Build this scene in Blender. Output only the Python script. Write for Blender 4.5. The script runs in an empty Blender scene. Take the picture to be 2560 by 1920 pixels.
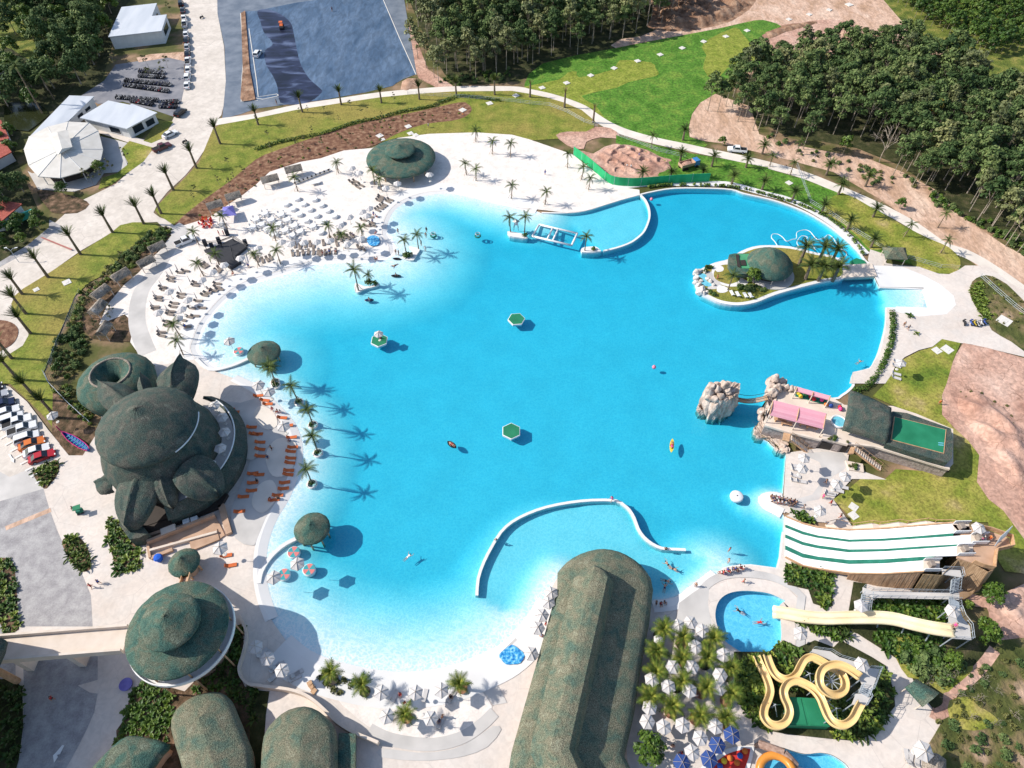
import bpy, bmesh, math, random
import numpy as np
from mathutils import Vector, Matrix, geometry
random.seed(7)
SC = bpy.context.scene
COL = SC.collection
R = math.radians
# ---------------------------------------------------------------- camera
FPX, PITCH, CAMH = 1725.0, R(51.0), 107.0
cam_data = bpy.data.cameras.new('camera'); cam = bpy.data.objects.new('camera', cam_data); COL.objects.link(cam)
cam.location = (0, 0, CAMH); cam.rotation_euler = (R(90) - PITCH, 0, 0)
cam_data.sensor_width = 36.0; cam_data.lens = 36.0 * FPX / 2560.0
cam_data.clip_start = 1.0; cam_data.clip_end = 6000.0
SC.camera = cam
# ---------------------------------------------------------------- sky, sun, exposure
SUN_EL, SHADOW_AZ = R(38.0), R(-5.0)          # shadows fall towards +X, a little towards -Y
world = bpy.data.worlds.new('World'); SC.world = world; world.use_nodes = True
wn = world.node_tree
sky = wn.nodes.new('ShaderNodeTexSky'); sky.sky_type = 'NISHITA'; sky.sun_disc = False
sky.sun_elevation = SUN_EL
sdir = Vector((-math.cos(SHADOW_AZ) * math.cos(SUN_EL), -math.sin(SHADOW_AZ) * math.cos(SUN_EL), math.sin(SUN_EL)))
sky.sun_rotation = math.atan2(sdir.x, sdir.y)
bg = wn.nodes['Background']; bg.inputs['Strength'].default_value = 0.14
wn.links.new(sky.outputs[0], bg.inputs['Color'])
sun_data = bpy.data.lights.new('sun', 'SUN'); sun = bpy.data.objects.new('sun', sun_data); COL.objects.link(sun)
sun_data.energy = 4.6; sun_data.angle = R(0.5); sun_data.color = (1.0, 0.94, 0.85)
sun.rotation_euler = sdir.to_track_quat('Z', 'Y').to_euler()
sun.location = (0, 0, 150)
SC.view_settings.view_transform = 'Standard'; SC.view_settings.look = 'None'
SC.view_settings.exposure = 0.30; SC.view_settings.gamma = 1.0; SC.view_settings.use_curve_mapping = False
SC.cycles.max_bounces = 6; SC.cycles.diffuse_bounces = 2; SC.cycles.glossy_bounces = 2
SC.cycles.transparent_max_bounces = 8; SC.cycles.transmission_bounces = 4; SC.cycles.volume_bounces = 0
SC.cycles.use_denoising = True
# ---------------------------------------------------------------- measuring: photo pixel -> point of the ground
CT, ST = math.cos(PITCH), math.sin(PITCH)
def pix(x, y, z=0.0):
 a = (x - 1280) / FPX; b = (960 - y) / FPX
 d = Vector((a, CT + b * ST, -ST + b * CT))
 t = (z - CAMH) / d.z
 return Vector((d.x * t, d.y * t, z))
REG = {'A': (160, 860, 480 / 2212), 'B': (200, 1140, 440 / 2212), 'C': (1720, 600, 400 / 2212), 'D': (1720, 920, 400 / 2212), 'E': (2060, 1240, 480 / 2212), 'G': (1840, 1600, 460 / 2212), 'F': (0, 0, 2560 / 2212), 'N': (0, 0, 1.0)}
def w1(n, x, y, z=0.0):
 """n = 'F': whole photo read at 2212 px wide; 1..16: a quarter-by-quarter tile read at 2212 px wide."""
 if n in REG: x0, y0, k = REG[n]; return pix(x0 + x * k, y0 + y * k, z)
 n -= 1
 return pix((n % 4) * 640 + x * 640 / 2212, (n // 4) * 480 + y * 640 / 2212, z)
def W(n, s, z=0.0):
 out = []
 for tok in s.split():
  if ':' in tok: n2, tok = tok.split(':'); n = n2 if n2 in REG else int(n2)
  x, y = tok.split(','); out.append(w1(n, float(x), float(y), z))
 return out
def smooth(pts, k=4, closed=True):
 n = len(pts); out = []
 rng = range(n) if closed else range(n - 1)
 for i in rng:
  if closed: p0, p1, p2, p3 = pts[i - 1], pts[i], pts[(i + 1) % n], pts[(i + 2) % n]
  else: p0, p1, p2, p3 = pts[max(i - 1, 0)], pts[i], pts[i + 1], pts[min(i + 2, n - 1)]
  for j in range(k):
   t = j / k; t2 = t * t; t3 = t2 * t
   out.append(0.5 * ((2 * p1) + (p2 - p0) * t + (2 * p0 - 5 * p1 + 4 * p2 - p3) * t2 + (3 * p1 - p0 - 3 * p2 + p3) * t3))
 if not closed: out.append(pts[-1].copy())
 return out
# ---------------------------------------------------------------- objects and tags
def tag(o, label=None, cat=None, group=None, kind=None):
 if label: o['label'] = label
 if cat: o['category'] = cat
 if group: o['group'] = group
 if kind: o['kind'] = kind
 return o
def thing(name, label, cat, loc=(0, 0, 0), rz=0.0, group=None, s=1.0):
 o = bpy.data.objects.new(name, None); COL.objects.link(o)
 o.location = loc; o.rotation_euler = (0, 0, rz); o.scale = (s, s, s); o.empty_display_size = 0.3
 return tag(o, label, cat, group)
KIDS = {}
def link(name, me, parent=None):
 o = bpy.data.objects.new(name, me); COL.objects.link(o)
 if parent: o.parent = parent; KIDS.setdefault(parent.name, []).append(o)
 return o
def dup(root, loc, rz=0.0, s=1.0, label=None, group=None, color=None, tilt=None):
 r = root.copy(); COL.objects.link(r); r.location = loc; r.rotation_euler = (tilt[0], tilt[1], rz) if tilt else (0, 0, rz)
 r.scale = (s, s, s) if not isinstance(s, (tuple, list)) else s
 if label: r['label'] = label
 if group: r['group'] = group
 if color and r.type == 'MESH': r.color = color
 _kids(root, r, color)
 return r
def _kids(src, dst, color):
 for ch in KIDS.get(src.name, []):
  c = ch.copy(); COL.objects.link(c); c.parent = dst; KIDS.setdefault(dst.name, []).append(c)
  if color and ch.get('tint'): c.color = color
  _kids(ch, c, color)
class MB:
 """collects simple shapes; build() links them as ONE mesh object"""
 def __init__(s, o=(0, 0, 0)): s.v = []; s.f = []; s.m = []; s.o = Vector(o); s.mi = 0
 def add(s, vs, fs):
  n = len(s.v); s.v += [Vector(v) for v in vs]; s.f += [tuple(i + n for i in f) for f in fs]; s.m += [s.mi] * len(fs)
  return s
 def box(s, c, d, rz=0.0, rx=0.0, ry=0.0, top=1.0):
  M = Matrix.Translation(c) @ Matrix.Rotation(rz, 4, 'Z') @ Matrix.Rotation(ry, 4, 'Y') @ Matrix.Rotation(rx, 4, 'X')
  x, y, z = d[0] / 2, d[1] / 2, d[2] / 2
  vs = [M @ Vector(p) for p in ((-x, -y, -z), (x, -y, -z), (x, y, -z), (-x, y, -z), (-x * top, -y * top, z), (x * top, -y * top, z), (x * top, y * top, z), (-x * top, y * top, z))]
  return s.add(vs, [(3, 2, 1, 0), (4, 5, 6, 7), (0, 1, 5, 4), (1, 2, 6, 5), (2, 3, 7, 6), (3, 0, 4, 7)])
 def prism(s, poly, z0, z1, cap=True, bot=False):
  poly = ccw(poly); n = len(poly)
  vs = [(p[0], p[1], z0) for p in poly] + [(p[0], p[1], z1) for p in poly]
  fs = [(i, (i + 1) % n, n + (i + 1) % n, n + i) for i in range(n)]
  s.add(vs, fs)
  if cap: s.cap(poly, z1)
  if bot: s.cap(poly, z0, True)
  return s
 def cap(s, poly, z, flip=False):
  loop = [Vector((p[0], p[1], 0)) for p in poly]
  tris = geometry.tessellate_polygon([loop])
  fs = []
  for t in tris:
   a, b, c = (loop[i] for i in t)
   up = (b - a).cross(c - a).z > 0
   fs.append(t if up != flip else t[::-1])
  return s.add([(p[0], p[1], z) for p in poly], fs)
 def cyl(s, p0, p1, r0, r1=None, n=8, caps=True):
  r1 = r0 if r1 is None else r1
  p0, p1 = Vector(p0), Vector(p1); d = (p1 - p0)
  q = d.to_track_quat('Z', 'Y')
  vs = []
  for p, r in ((p0, r0), (p1, r1)):
   for i in range(n):
    a = 2 * math.pi * i / n
    vs.append(p + q @ Vector((r * math.cos(a), r * math.sin(a), 0)))
  fs = [(i, (i + 1) % n, n + (i + 1) % n, n + i) for i in range(n)]
  if caps: fs += [tuple(range(n - 1, -1, -1)), tuple(range(n, 2 * n))]
  return s.add(vs, fs)
 def tube(s, pts, r, n=6, closed=False):
  pts = [Vector(p) for p in pts]; m = len(pts); vs = []; fs = []
  for i, p in enumerate(pts):
   a = pts[i - 1] if (i > 0 or closed) else pts[i]; b = pts[(i + 1) % m] if (i < m - 1 or closed) else pts[i]
   d = (b - a); q = d.to_track_quat('Z', 'Y') if d.length > 1e-6 else Matrix.Identity(3).to_quaternion()
   rr = r(i / max(m - 1, 1)) if callable(r) else r
   sd = d.cross(Vector((0, 0, 1)))
   if sd.length < 1e-4: sd = Vector((1, 0, 0))
   sd.normalize(); up = sd.cross(d).normalized()
   for k in range(n):
    t = 2 * math.pi * k / n
    vs.append(p + sd * (rr * math.cos(t)) + up * (rr * math.sin(t)))
  for i in range(m if closed else m - 1):
   j = (i + 1) % m
   for k in range(n): fs.append((i * n + k, i * n + (k + 1) % n, j * n + (k + 1) % n, j * n + k))
  if not closed: fs += [tuple(range(n - 1, -1, -1)), tuple(range((m - 1) * n, m * n))]
  return s.add(vs, fs)
 def sweep(s, path, prof, closed=False, cap=False):
  """prof: (side, up) points; side is to the right of the walking direction"""
  path = [Vector(p) for p in path]; m = len(path); k = len(prof); vs = []; fs = []
  for i, p in enumerate(path):
   a = path[i - 1] if (i > 0 or closed) else path[i]; b = path[(i + 1) % m] if (i < m - 1 or closed) else path[i]
   d = b - a; d.z = 0; d.normalize(); sd = Vector((d.y, -d.x, 0))
   for (u, w) in prof: vs.append(p + sd * u + Vector((0, 0, w)))
  for i in range(m if closed else m - 1):
   j = (i + 1) % m
   for q in range(k - 1): fs.append((i * k + q, i * k + q + 1, j * k + q + 1, j * k + q))
  if cap and not closed: fs += [tuple(range(k - 1, -1, -1)), tuple(range((m - 1) * k, m * k))]
  return s.add(vs, fs)
 def lathe(s, prof, c=(0, 0, 0), n=24, sx=1.0, sy=1.0):
  vs = []; fs = []; m = len(prof); c = Vector(c)
  for (r, z) in prof:
   for i in range(n):
    a = 2 * math.pi * i / n; vs.append(c + Vector((r * sx * math.cos(a), r * sy * math.sin(a), z)))
  for j in range(m - 1):
   for i in range(n): fs.append((j * n + i, j * n + (i + 1) % n, (j + 1) * n + (i + 1) % n, (j + 1) * n + i))
  return s.add(vs, fs)
 def loft(s, rings, capt=False, capb=False):
  k = len(rings[0]); n0 = len(s.v); vs = [Vector(p) for r in rings for p in r]; fs = []
  for j in range(len(rings) - 1):
   for i in range(k): fs.append((j * k + i, j * k + (i + 1) % k, (j + 1) * k + (i + 1) % k, (j + 1) * k + i))
  if capt: fs.append(tuple(range((len(rings) - 1) * k, len(rings) * k)))
  if capb: fs.append(tuple(range(k - 1, -1, -1)))
  return s.add(vs, fs)
 def mesh(s, name, mats, sm=False):
  me = bpy.data.meshes.new(name); o = s.o
  me.from_pydata([(v.x - o.x, v.y - o.y, v.z - o.z) for v in s.v], [], s.f)
  for mt in (mats if isinstance(mats, (list, tuple)) else [mats]): me.materials.append(mt)
  if any(s.m): me.polygons.foreach_set('material_index', s.m)
  if sm: me.polygons.foreach_set('use_smooth', [True] * len(s.f))
  me.update(); return me
 def build(s, name, mats, parent=None, sm=False, tint=None):
  o = link(name, s.mesh(name, mats, sm), parent)
  if tint is not None: o['tint'] = 1; o.color = tint
  return o
def ccw(poly):
 a = 0.0
 for i in range(len(poly)):
  p, q = poly[i], poly[(i + 1) % len(poly)]; a += p[0] * q[1] - q[0] * p[1]
 return list(poly) if a > 0 else list(poly)[::-1]
def inside(poly, x, y):
 c = False; n = len(poly); j = n - 1
 for i in range(n):
  xi, yi = poly[i][0], poly[i][1]; xj, yj = poly[j][0], poly[j][1]
  if (yi > y) != (yj > y) and x < (xj - xi) * (y - yi) / (yj - yi) + xi: c = not c
  j = i
 return c
def offset(path, d, closed=False):
 out = []; m = len(path)
 for i, p in enumerate(path):
  a = path[i - 1] if (i > 0 or closed) else p; b = path[(i + 1) % m] if (i < m - 1 or closed) else p
  t = Vector((b[0] - a[0], b[1] - a[1], 0)).normalized(); out.append(Vector((p[0] + t.y * d, p[1] - t.x * d, p[2] if len(p) > 2 else 0)))
 return out
def scatter(poly, n, seed=1, mind=0.0, tries=40):
 rnd = random.Random(seed); xs = [p[0] for p in poly]; ys = [p[1] for p in poly]; out = []
 for _ in range(n * tries):
  if len(out) >= n: break
  x, y = rnd.uniform(min(xs), max(xs)), rnd.uniform(min(ys), max(ys))
  if not inside(poly, x, y): continue
  if mind and any((x - a) ** 2 + (y - b) ** 2 < mind * mind for a, b in out): continue
  out.append((x, y))
 return out
# ---------------------------------------------------------------- materials
MATS = {}
def ramp(nt, fac, stops):
 n = nt.nodes.new('ShaderNodeValToRGB'); e = n.color_ramp.elements
 while len(e) < len(stops): e.new(0.5)
 for i, (p, c) in enumerate(stops): e[i].position = p; e[i].color = (*c, 1)
 nt.links.new(fac, n.inputs[0]); return n.outputs[0]
def mat(name, stops, scale=1.0, rough=0.8, bump=0.0, bscale=None, detail=5, tint=False, big=None, spec=0.3, metal=0.0, rnd=0.0, coord='Object', distort=0.0, stretch=None, veins=None, fine=None):
 """stops: list of colours (or (pos,colour)) along a noise; big=(scale, colour, amount): large second-scale patches; rnd: per-object brightness spread"""
 m = bpy.data.materials.new(name); m.use_nodes = True; nt = m.node_tree; b = nt.nodes['Principled BSDF']
 if not isinstance(stops, list): stops = [stops]
 if not (isinstance(stops[0][1], tuple)):
  k = len(stops); stops = [(0.3 + 0.4 * i / max(k - 1, 1), c) for i, c in enumerate(stops)]
 tc = nt.nodes.new('ShaderNodeTexCoord'); co = tc.outputs['Object' if coord == 'World' else coord]
 if coord == 'World':
  g = nt.nodes.new('ShaderNodeNewGeometry'); co = g.outputs['Position']
 if stretch:
  mp = nt.nodes.new('ShaderNodeMapping'); mp.inputs['Scale'].default_value = stretch; nt.links.new(co, mp.inputs[0]); co = mp.outputs[0]
 nz = nt.nodes.new('ShaderNodeTexNoise'); nz.inputs['Scale'].default_value = scale; nz.inputs['Detail'].default_value = detail
 nz.inputs['Distortion'].default_value = distort
 nt.links.new(co, nz.inputs['Vector'])
 col = ramp(nt, nz.outputs['Fac'], stops)
 if big:
  n2 = nt.nodes.new('ShaderNodeTexNoise'); n2.inputs['Scale'].default_value = big[0]; n2.inputs['Detail'].default_value = 4
  nt.links.new(co, n2.inputs['Vector'])
  f = ramp(nt, n2.outputs['Fac'], [(0.42, (0, 0, 0)), (0.62, (big[2],) * 3)])
  mx = nt.nodes.new('ShaderNodeMix'); mx.data_type = 'RGBA'; nt.links.new(f, mx.inputs[0]); nt.links.new(col, mx.inputs[6]); mx.inputs[7].default_value = (*big[1], 1); col = mx.outputs[2]
 if fine:
  n4 = nt.nodes.new('ShaderNodeTexNoise'); n4.inputs['Scale'].default_value = fine[0]; n4.inputs['Detail'].default_value = 3; n4.inputs['Distortion'].default_value = .8; nt.links.new(co, n4.inputs['Vector'])
  f = ramp(nt, n4.outputs['Fac'], [(0.34, (1 - fine[1],) * 3), (0.66, (1 + fine[1],) * 3)])
  mx = nt.nodes.new('ShaderNodeMix'); mx.data_type = 'RGBA'; mx.blend_type = 'MULTIPLY'; mx.inputs[0].default_value = 1; nt.links.new(col, mx.inputs[6]); nt.links.new(f, mx.inputs[7]); col = mx.outputs[2]
 if veins:
  vo = nt.nodes.new('ShaderNodeTexVoronoi'); vo.feature = 'DISTANCE_TO_EDGE'; vo.inputs['Scale'].default_value = veins[0]
  va = nt.nodes.new('ShaderNodeVectorMath'); va.operation = 'MULTIPLY_ADD'; va.inputs[1].default_value = (veins[3],) * 3; nt.links.new(nz.outputs['Color'], va.inputs[0]); nt.links.new(co, va.inputs[2]); nt.links.new(va.outputs[0], vo.inputs['Vector'])
  n5 = nt.nodes.new('ShaderNodeTexNoise'); n5.inputs['Scale'].default_value = veins[0] * .5; nt.links.new(co, n5.inputs['Vector'])
  a1 = ramp(nt, vo.outputs['Distance'], [(0.0, (1, 1, 1)), (veins[2], (0, 0, 0))]); a2 = ramp(nt, n5.outputs['Fac'], [(0.45, (0, 0, 0)), (0.6, (.9, .9, .9))])
  mu = nt.nodes.new('ShaderNodeMath'); mu.operation = 'MULTIPLY'; nt.links.new(a1, mu.inputs[0]); nt.links.new(a2, mu.inputs[1])
  mx = nt.nodes.new('ShaderNodeMix'); mx.data_type = 'RGBA'; nt.links.new(mu.outputs[0], mx.inputs[0]); nt.links.new(col, mx.inputs[6]); mx.inputs[7].default_value = (*veins[1], 1); col = mx.outputs[2]
 if tint or rnd:
  oi = nt.nodes.new('ShaderNodeObjectInfo')
 if tint:
  mx = nt.nodes.new('ShaderNodeMix'); mx.data_type = 'RGBA'; mx.blend_type = 'MULTIPLY'; mx.inputs[0].default_value = 1
  nt.links.new(col, mx.inputs[6]); nt.links.new(oi.outputs['Color'], mx.inputs[7]); col = mx.outputs[2]
 if rnd:
  hs = nt.nodes.new('ShaderNodeHueSaturation')
  mr = nt.nodes.new('ShaderNodeMapRange'); nt.links.new(oi.outputs['Random'], mr.inputs[0]); mr.inputs[3].default_value = 1 - rnd; mr.inputs[4].default_value = 1 + rnd
  nt.links.new(mr.outputs[0], hs.inputs['Value'])
  mr2 = nt.nodes.new('ShaderNodeMapRange'); nt.links.new(oi.outputs['Random'], mr2.inputs[0]); mr2.inputs[3].default_value = 0.5 + rnd * 0.06; mr2.inputs[4].default_value = 0.5 - rnd * 0.06
  nt.links.new(mr2.outputs[0], hs.inputs['Hue'])
  nt.links.new(col, hs.inputs['Color']); col = hs.outputs[0]
 nt.links.new(col, b.inputs['Base Color'])
 b.inputs['Roughness'].default_value = rough; b.inputs['Specular IOR Level'].default_value = spec; b.inputs['Metallic'].default_value = metal
 if bump:
  nb = nt.nodes.new('ShaderNodeTexNoise'); nb.inputs['Scale'].default_value = bscale or scale; nb.inputs['Detail'].default_value = 6; nt.links.new(co, nb.inputs['Vector'])
  bp = nt.nodes.new('ShaderNodeBump'); bp.inputs['Strength'].default_value = 1.0; bp.inputs['Distance'].default_value = bump; nt.links.new(nb.outputs['Fac'], bp.inputs['Height']); nt.links.new(bp.outputs[0], b.inputs['Normal'])
 MATS[name] = m; return m
M = MATS
def flat(name, c, rough=0.6, **k): return mat(name, [tuple(x * 0.88 for x in c), c], scale=0.8, rough=rough, **k)
# ================================================================ materials of the ground
mat('base_ground', [(0.30, (0.045, 0.05, 0.015)), (0.45, (0.09, 0.095, 0.025)), (0.56, (0.22, 0.15, 0.085)), (0.7, (0.42, 0.27, 0.18))], scale=0.10, bump=0.25, bscale=0.5, coord='World', rough=0.95, detail=8)
mat('lawn', [(0.3, (0.11, 0.155, 0.018)), (0.5, (0.18, 0.205, 0.03)), (0.7, (0.26, 0.25, 0.05))], scale=0.35, fine=(2.5, .28), big=(0.06, (0.29, 0.22, 0.06), 0.7), bump=0.06, bscale=3, coord='World', rough=0.95, detail=8)
mat('green_lawn', [(0.3, (0.050, 0.145, 0.010)), (0.5, (0.085, 0.20, 0.022)), (0.72, (0.16, 0.25, 0.035))], scale=0.25, fine=(1.6, .4), bump=0.06, bscale=3, coord='World', rough=0.95, detail=8, distort=0.6)
mat('dry_lawn', [(0.3, (0.15, 0.20, 0.02)), (0.7, (0.27, 0.29, 0.05))], scale=0.4, fine=(1.6, .3), bump=0.05, bscale=3, coord='World', rough=0.95, detail=8)
mat('patchy_lawn', [(0.3, (0.09, 0.15, 0.016)), (0.45, (0.19, 0.215, 0.03)), (0.58, (0.30, 0.27, 0.06)), (0.74, (0.42, 0.31, 0.16))], scale=0.14, fine=(2.2, .32), bump=0.06, bscale=3, coord='World', rough=0.95, detail=8)
mat('mulch', [(0.3, (0.10, 0.045, 0.028)), (0.5, (0.20, 0.10, 0.06)), (0.7, (0.34, 0.21, 0.13))], scale=0.9, bump=0.15, bscale=4, coord='World', rough=0.98, detail=9)
mat('planting_soil', [(0.3, (0.03, 0.03, 0.012)), (0.5, (0.11, 0.07, 0.04)), (0.7, (0.27, 0.17, 0.11))], scale=0.7, bump=0.2, bscale=3, coord='World', rough=0.98, detail=9)
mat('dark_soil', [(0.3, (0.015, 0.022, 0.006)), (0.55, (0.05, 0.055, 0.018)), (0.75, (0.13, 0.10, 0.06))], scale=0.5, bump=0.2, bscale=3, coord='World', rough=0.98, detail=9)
mat('sand', [(0.3, (0.68, 0.615, 0.56)), (0.7, (0.81, 0.75, 0.695))], scale=0.5, fine=(3.0, .07), bump=0.03, bscale=2.5, coord='World', rough=0.95, detail=8)
mat('white_concrete', [(0.3, (0.66, 0.65, 0.635)), (0.7, (0.75, 0.735, 0.72))], scale=0.15, bump=0.01, coord='World', rough=0.8)
mat('road_concrete', [(0.3, (0.57, 0.51, 0.445)), (0.7, (0.70, 0.63, 0.56))], scale=0.12, fine=(.9, .07), veins=(.16, (.42, .37, .33), .012, .6), big=(0.35, (0.52, 0.46, 0.40), 0.5), bump=0.01, coord='World', rough=0.85, detail=8)
mat('path_concrete', [(0.3, (0.63, 0.57, 0.50)), (0.7, (0.76, 0.69, 0.61))], scale=0.3, coord='World', rough=0.85, detail=8)
mat('paving', [(0.3, (0.585, 0.51, 0.45)), (0.7, (0.71, 0.63, 0.565))], scale=0.12, fine=(1.4, .06), veins=(.22, (.50, .44, .40), .012, .5), big=(0.3, (0.60, 0.56, 0.52), 0.45), coord='World', rough=0.8, detail=8)
mat('grey_paving', [(0.3, (0.44, 0.42, 0.40)), (0.7, (0.60, 0.57, 0.54))], scale=0.25, coord='World', rough=0.8, detail=8)
mat('grey_road', [(0.35, (0.29, 0.275, 0.28)), (0.65, (0.41, 0.395, 0.39))], scale=0.6, fine=(4, .12), coord='World', rough=0.85, detail=9, bump=0.01, bscale=6)
mat('parking_asphalt', [(0.3, (0.16, 0.165, 0.19)), (0.7, (0.27, 0.265, 0.28))], scale=0.3, coord='World', rough=0.85, detail=8)
mat('blue_asphalt', [(0.35, (0.115, 0.145, 0.19)), (0.65, (0.19, 0.22, 0.265))], scale=0.25, coord='World', rough=0.8, detail=8, bump=0.01, bscale=4)
def asphalt_lot():
 m = mat('fresh_asphalt', [(0.3, (0.045, 0.085, 0.15)), (0.7, (0.11, 0.165, 0.25))], scale=0.22, fine=(.9, .2), coord='World', rough=0.55, detail=9, bump=0.05, bscale=0.6, stretch=(1.0, 0.3, 1.0), distort=0.8)
asphalt_lot()
mat('black_asphalt', [(0.38, (0.008, 0.012, 0.028)), (0.53, (0.022, 0.03, 0.07)), (0.66, (0.10, 0.13, 0.22))], scale=0.28, coord='World', rough=0.5, detail=6, stretch=(0.35, 1.0, 1.0), distort=0.9, bump=0.04, bscale=0.8)
mat('pink_earth', [(0.28, (0.34, 0.175, 0.125)), (0.5, (0.50, 0.305, 0.23)), (0.72, (0.60, 0.41, 0.325))], scale=0.12, bump=0.25, bscale=0.7, coord='World', rough=0.95, detail=10, distort=0.5, fine=(1.2, .22), veins=(.45, (.20, .11, .075), .025, 5.0))
mat('track_earth', [(0.3, (0.40, 0.25, 0.16)), (0.5, (0.55, 0.37, 0.27)), (0.72, (0.66, 0.49, 0.38))], scale=0.2, bump=0.15, bscale=0.9, coord='World', rough=0.95, detail=9, stretch=(1, 0.5, 1), distort=0.8, fine=(1.2, .2), veins=(.4, (.32, .19, .13), .02, 5.0))
mat('brown_rubble', [(0.3, (0.13, 0.07, 0.04)), (0.5, (0.28, 0.16, 0.10)), (0.7, (0.42, 0.28, 0.19))], scale=0.35, bump=0.5, bscale=0.8, coord='World', rough=0.98, detail=10)
mat('scrub', [(0.3, (0.04, 0.055, 0.012)), (0.47, (0.085, 0.095, 0.025)), (0.6, (0.20, 0.15, 0.075)), (0.75, (0.48, 0.33, 0.24))], scale=0.22, bump=0.4, bscale=1.2, coord='World', rough=0.98, detail=10)
mat('wild_grass', [(0.3, (0.055, 0.085, 0.012)), (0.5, (0.13, 0.16, 0.025)), (0.7, (0.27, 0.24, 0.06))], scale=0.3, bump=0.4, bscale=1.5, coord='World', rough=0.98, detail=9)
flat('white_paint', (0.80, 0.80, 0.79)); flat('kerb_white', (0.70, 0.67, 0.62), rough=0.8)
mat('pool_floor', [(0.3, (0.80, 0.80, 0.80)), (0.7, (0.88, 0.88, 0.87))], scale=0.2, coord='World', rough=0.8)
# ================================================================ outlines
def tile_pts(s): return W('F', s)
b_top = W(7, '210,165 0,110 F:1080,436 F:1053,430 F:1015,420 F:965,413 F:908,419 F:865,436 F:840,457 F:828,485 F:826,508')
b_left = W('F', '826,508 838,528 838,548 793,557 728,559 678,563 640,575 603,587 553,601 512,618 475,647 450,675 430,702 418,732 412,755 425,777 455,800')
b_terr = W('F', '505,818 545,838 568,854 585,874 612,902 632,932 641,970 638,1000 626,1042 609,1080 590,1110 575,1142 567,1167 562,1192 560,1222 561,1254 569,1294 586,1339')
b_bot = W('F', '618,1384 658,1417 703,1437 765,1454 813,1463 865,1467 928,1463 990,1449 1040,1429 1078,1411 1106,1390 1131,1364 1153,1336 1168,1310 1183,1284 1203,1250')
w_hall = W('F', '1230,1235 1300,1270 1380,1310')
b_small = W('F', '1410,1311 1463,1304 1496,1281 1546,1242')
w_right = W('F', '1563,1229 1588,1224 1621,1222 1659,1227 1679,1229 1686,1204 1692,1150 1694,1117')
b_shoal = W('F', '1690,1108 1672,1098 1657,1090 1652,1080 1668,1074 1690,1077')
w_club = W('F', '1698,979 1674,969 1659,954 1640,945 1630,937 1630,925 1640,910 1642,884 1656,862 1661,840 1690,832 1721,838 1796,862 1819,854 1834,843 1843,833 1843,823 1841,815 1849,805 1879,797 1890,780 1899,760 1911,717 1915,690 1915,665')
b_ramp = W('F', '1936,664 2006,666 1994,625 1899,621')
w_top = W('F', '1889,600 1879,572 1866,562 1851,542 1819,512 1784,485 1741,460 1696,442 1659,431 1606,419 1581,411 1531,408 1456,408 1406,416 1382,422 1341,433 1303,445 1266,456 1226,461 1170,461')
SEGS = [('b', smooth(b_top, 3, False), 13), ('b', smooth(b_left, 3, False), 24), ('b', smooth(b_terr, 3, False), 11.5), ('b', smooth(b_bot, 3, False), 16),
  ('w', w_hall, 0), ('b', smooth(b_small, 3, False), 10), ('w', w_right, 0), ('b', smooth(b_shoal, 3, False), 3.5), ('w', smooth(w_club[:3], 2, False) + smooth(w_club[3:], 2, False), 0), ('r', b_ramp, 0), ('w', smooth(w_top, 3, False), 0)]
LAGOON = []
for k, pts, wd in SEGS: LAGOON += pts
ISLE = smooth(W('F', '1573.5,562 1543,570 1516,582 1501,595 1501,615 1511,635 1528,645 1556,657 1593,662 1631,656 1659,645 1684,636 1734,622 1784,610 1822,603 1824,573 1800,556 1760,548 1705,535 1640,533 1600,545'), 3)
POOL = smooth(W('F', '1640,1276 1600,1274 1570,1280 1550,1295 1541,1318 1542,1345 1555,1380 1580,1402 1612,1418 1650,1420 1675,1405 1690,1385 1689,1340 1687,1310 1700,1300 1670,1283'), 3)
KIDPOOL = W('F', '1640,1665') + smooth(W(16, '0,1490 100,1480 200,1510 320,1540 440,1530 540,1545 620,1590 680,1640 710,1700'), 3, False) + W(16, '700,1900 0,1900')
# one sheet of ground to the horizon, with the pools cut out
def sheet(name, polys, z, material, kind='structure', label=None):
 m = MB()
 for p in polys: m.cap(ccw(p), z)
 o = m.build(name, M[material]); o['kind'] = kind
 return o
def holed(name, outer, holes, z, material):
 loops = [[Vector((p[0], p[1], 0)) for p in l] for l in [outer] + holes]
 flatv = [v for l in loops for v in l]; tris = geometry.tessellate_polygon(loops); fs = []
 for t in tris:
  a, b, c = (flatv[i] for i in t); fs.append(t if (b - a).cross(c - a).z > 0 else t[::-1])
 m = MB(); m.add([(v.x, v.y, z) for v in flatv], fs); o = m.build(name, M[material]); o['kind'] = 'structure'; return o
BIG = [Vector((-1500, -600, 0)), Vector((1500, -600, 0)), Vector((1500, 2500, 0)), Vector((-1500, 2500, 0))]
holed('ground', BIG, [LAGOON, POOL, KIDPOOL], 0.0, 'base_ground')
LZ = [0.01]
def layer(name, material, *polys, sm=0):
 LZ[0] += 0.004
 return sheet(name, [smooth(p, sm) if sm else p for p in polys], LZ[0], material)
def slope(pts, w):
 """white concrete rim dipping from the land into the water"""
 LZ[0] += 0.004; a, b, c = offset(pts, w), offset(pts, .3), offset(pts, -1.2); n = len(pts); m = MB()
 m.add([(p[0], p[1], LZ[0]) for p in a] + [(p[0], p[1], LZ[0] + .004) for p in b] + [(p[0], p[1], -.07) for p in c], [(k * n + i, k * n + i + 1, (k + 1) * n + i + 1, (k + 1) * n + i) for k in (0, 1) for i in range(n - 1)]); m.build('beach_slope', M['white_concrete'])['kind'] = 'structure'
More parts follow.
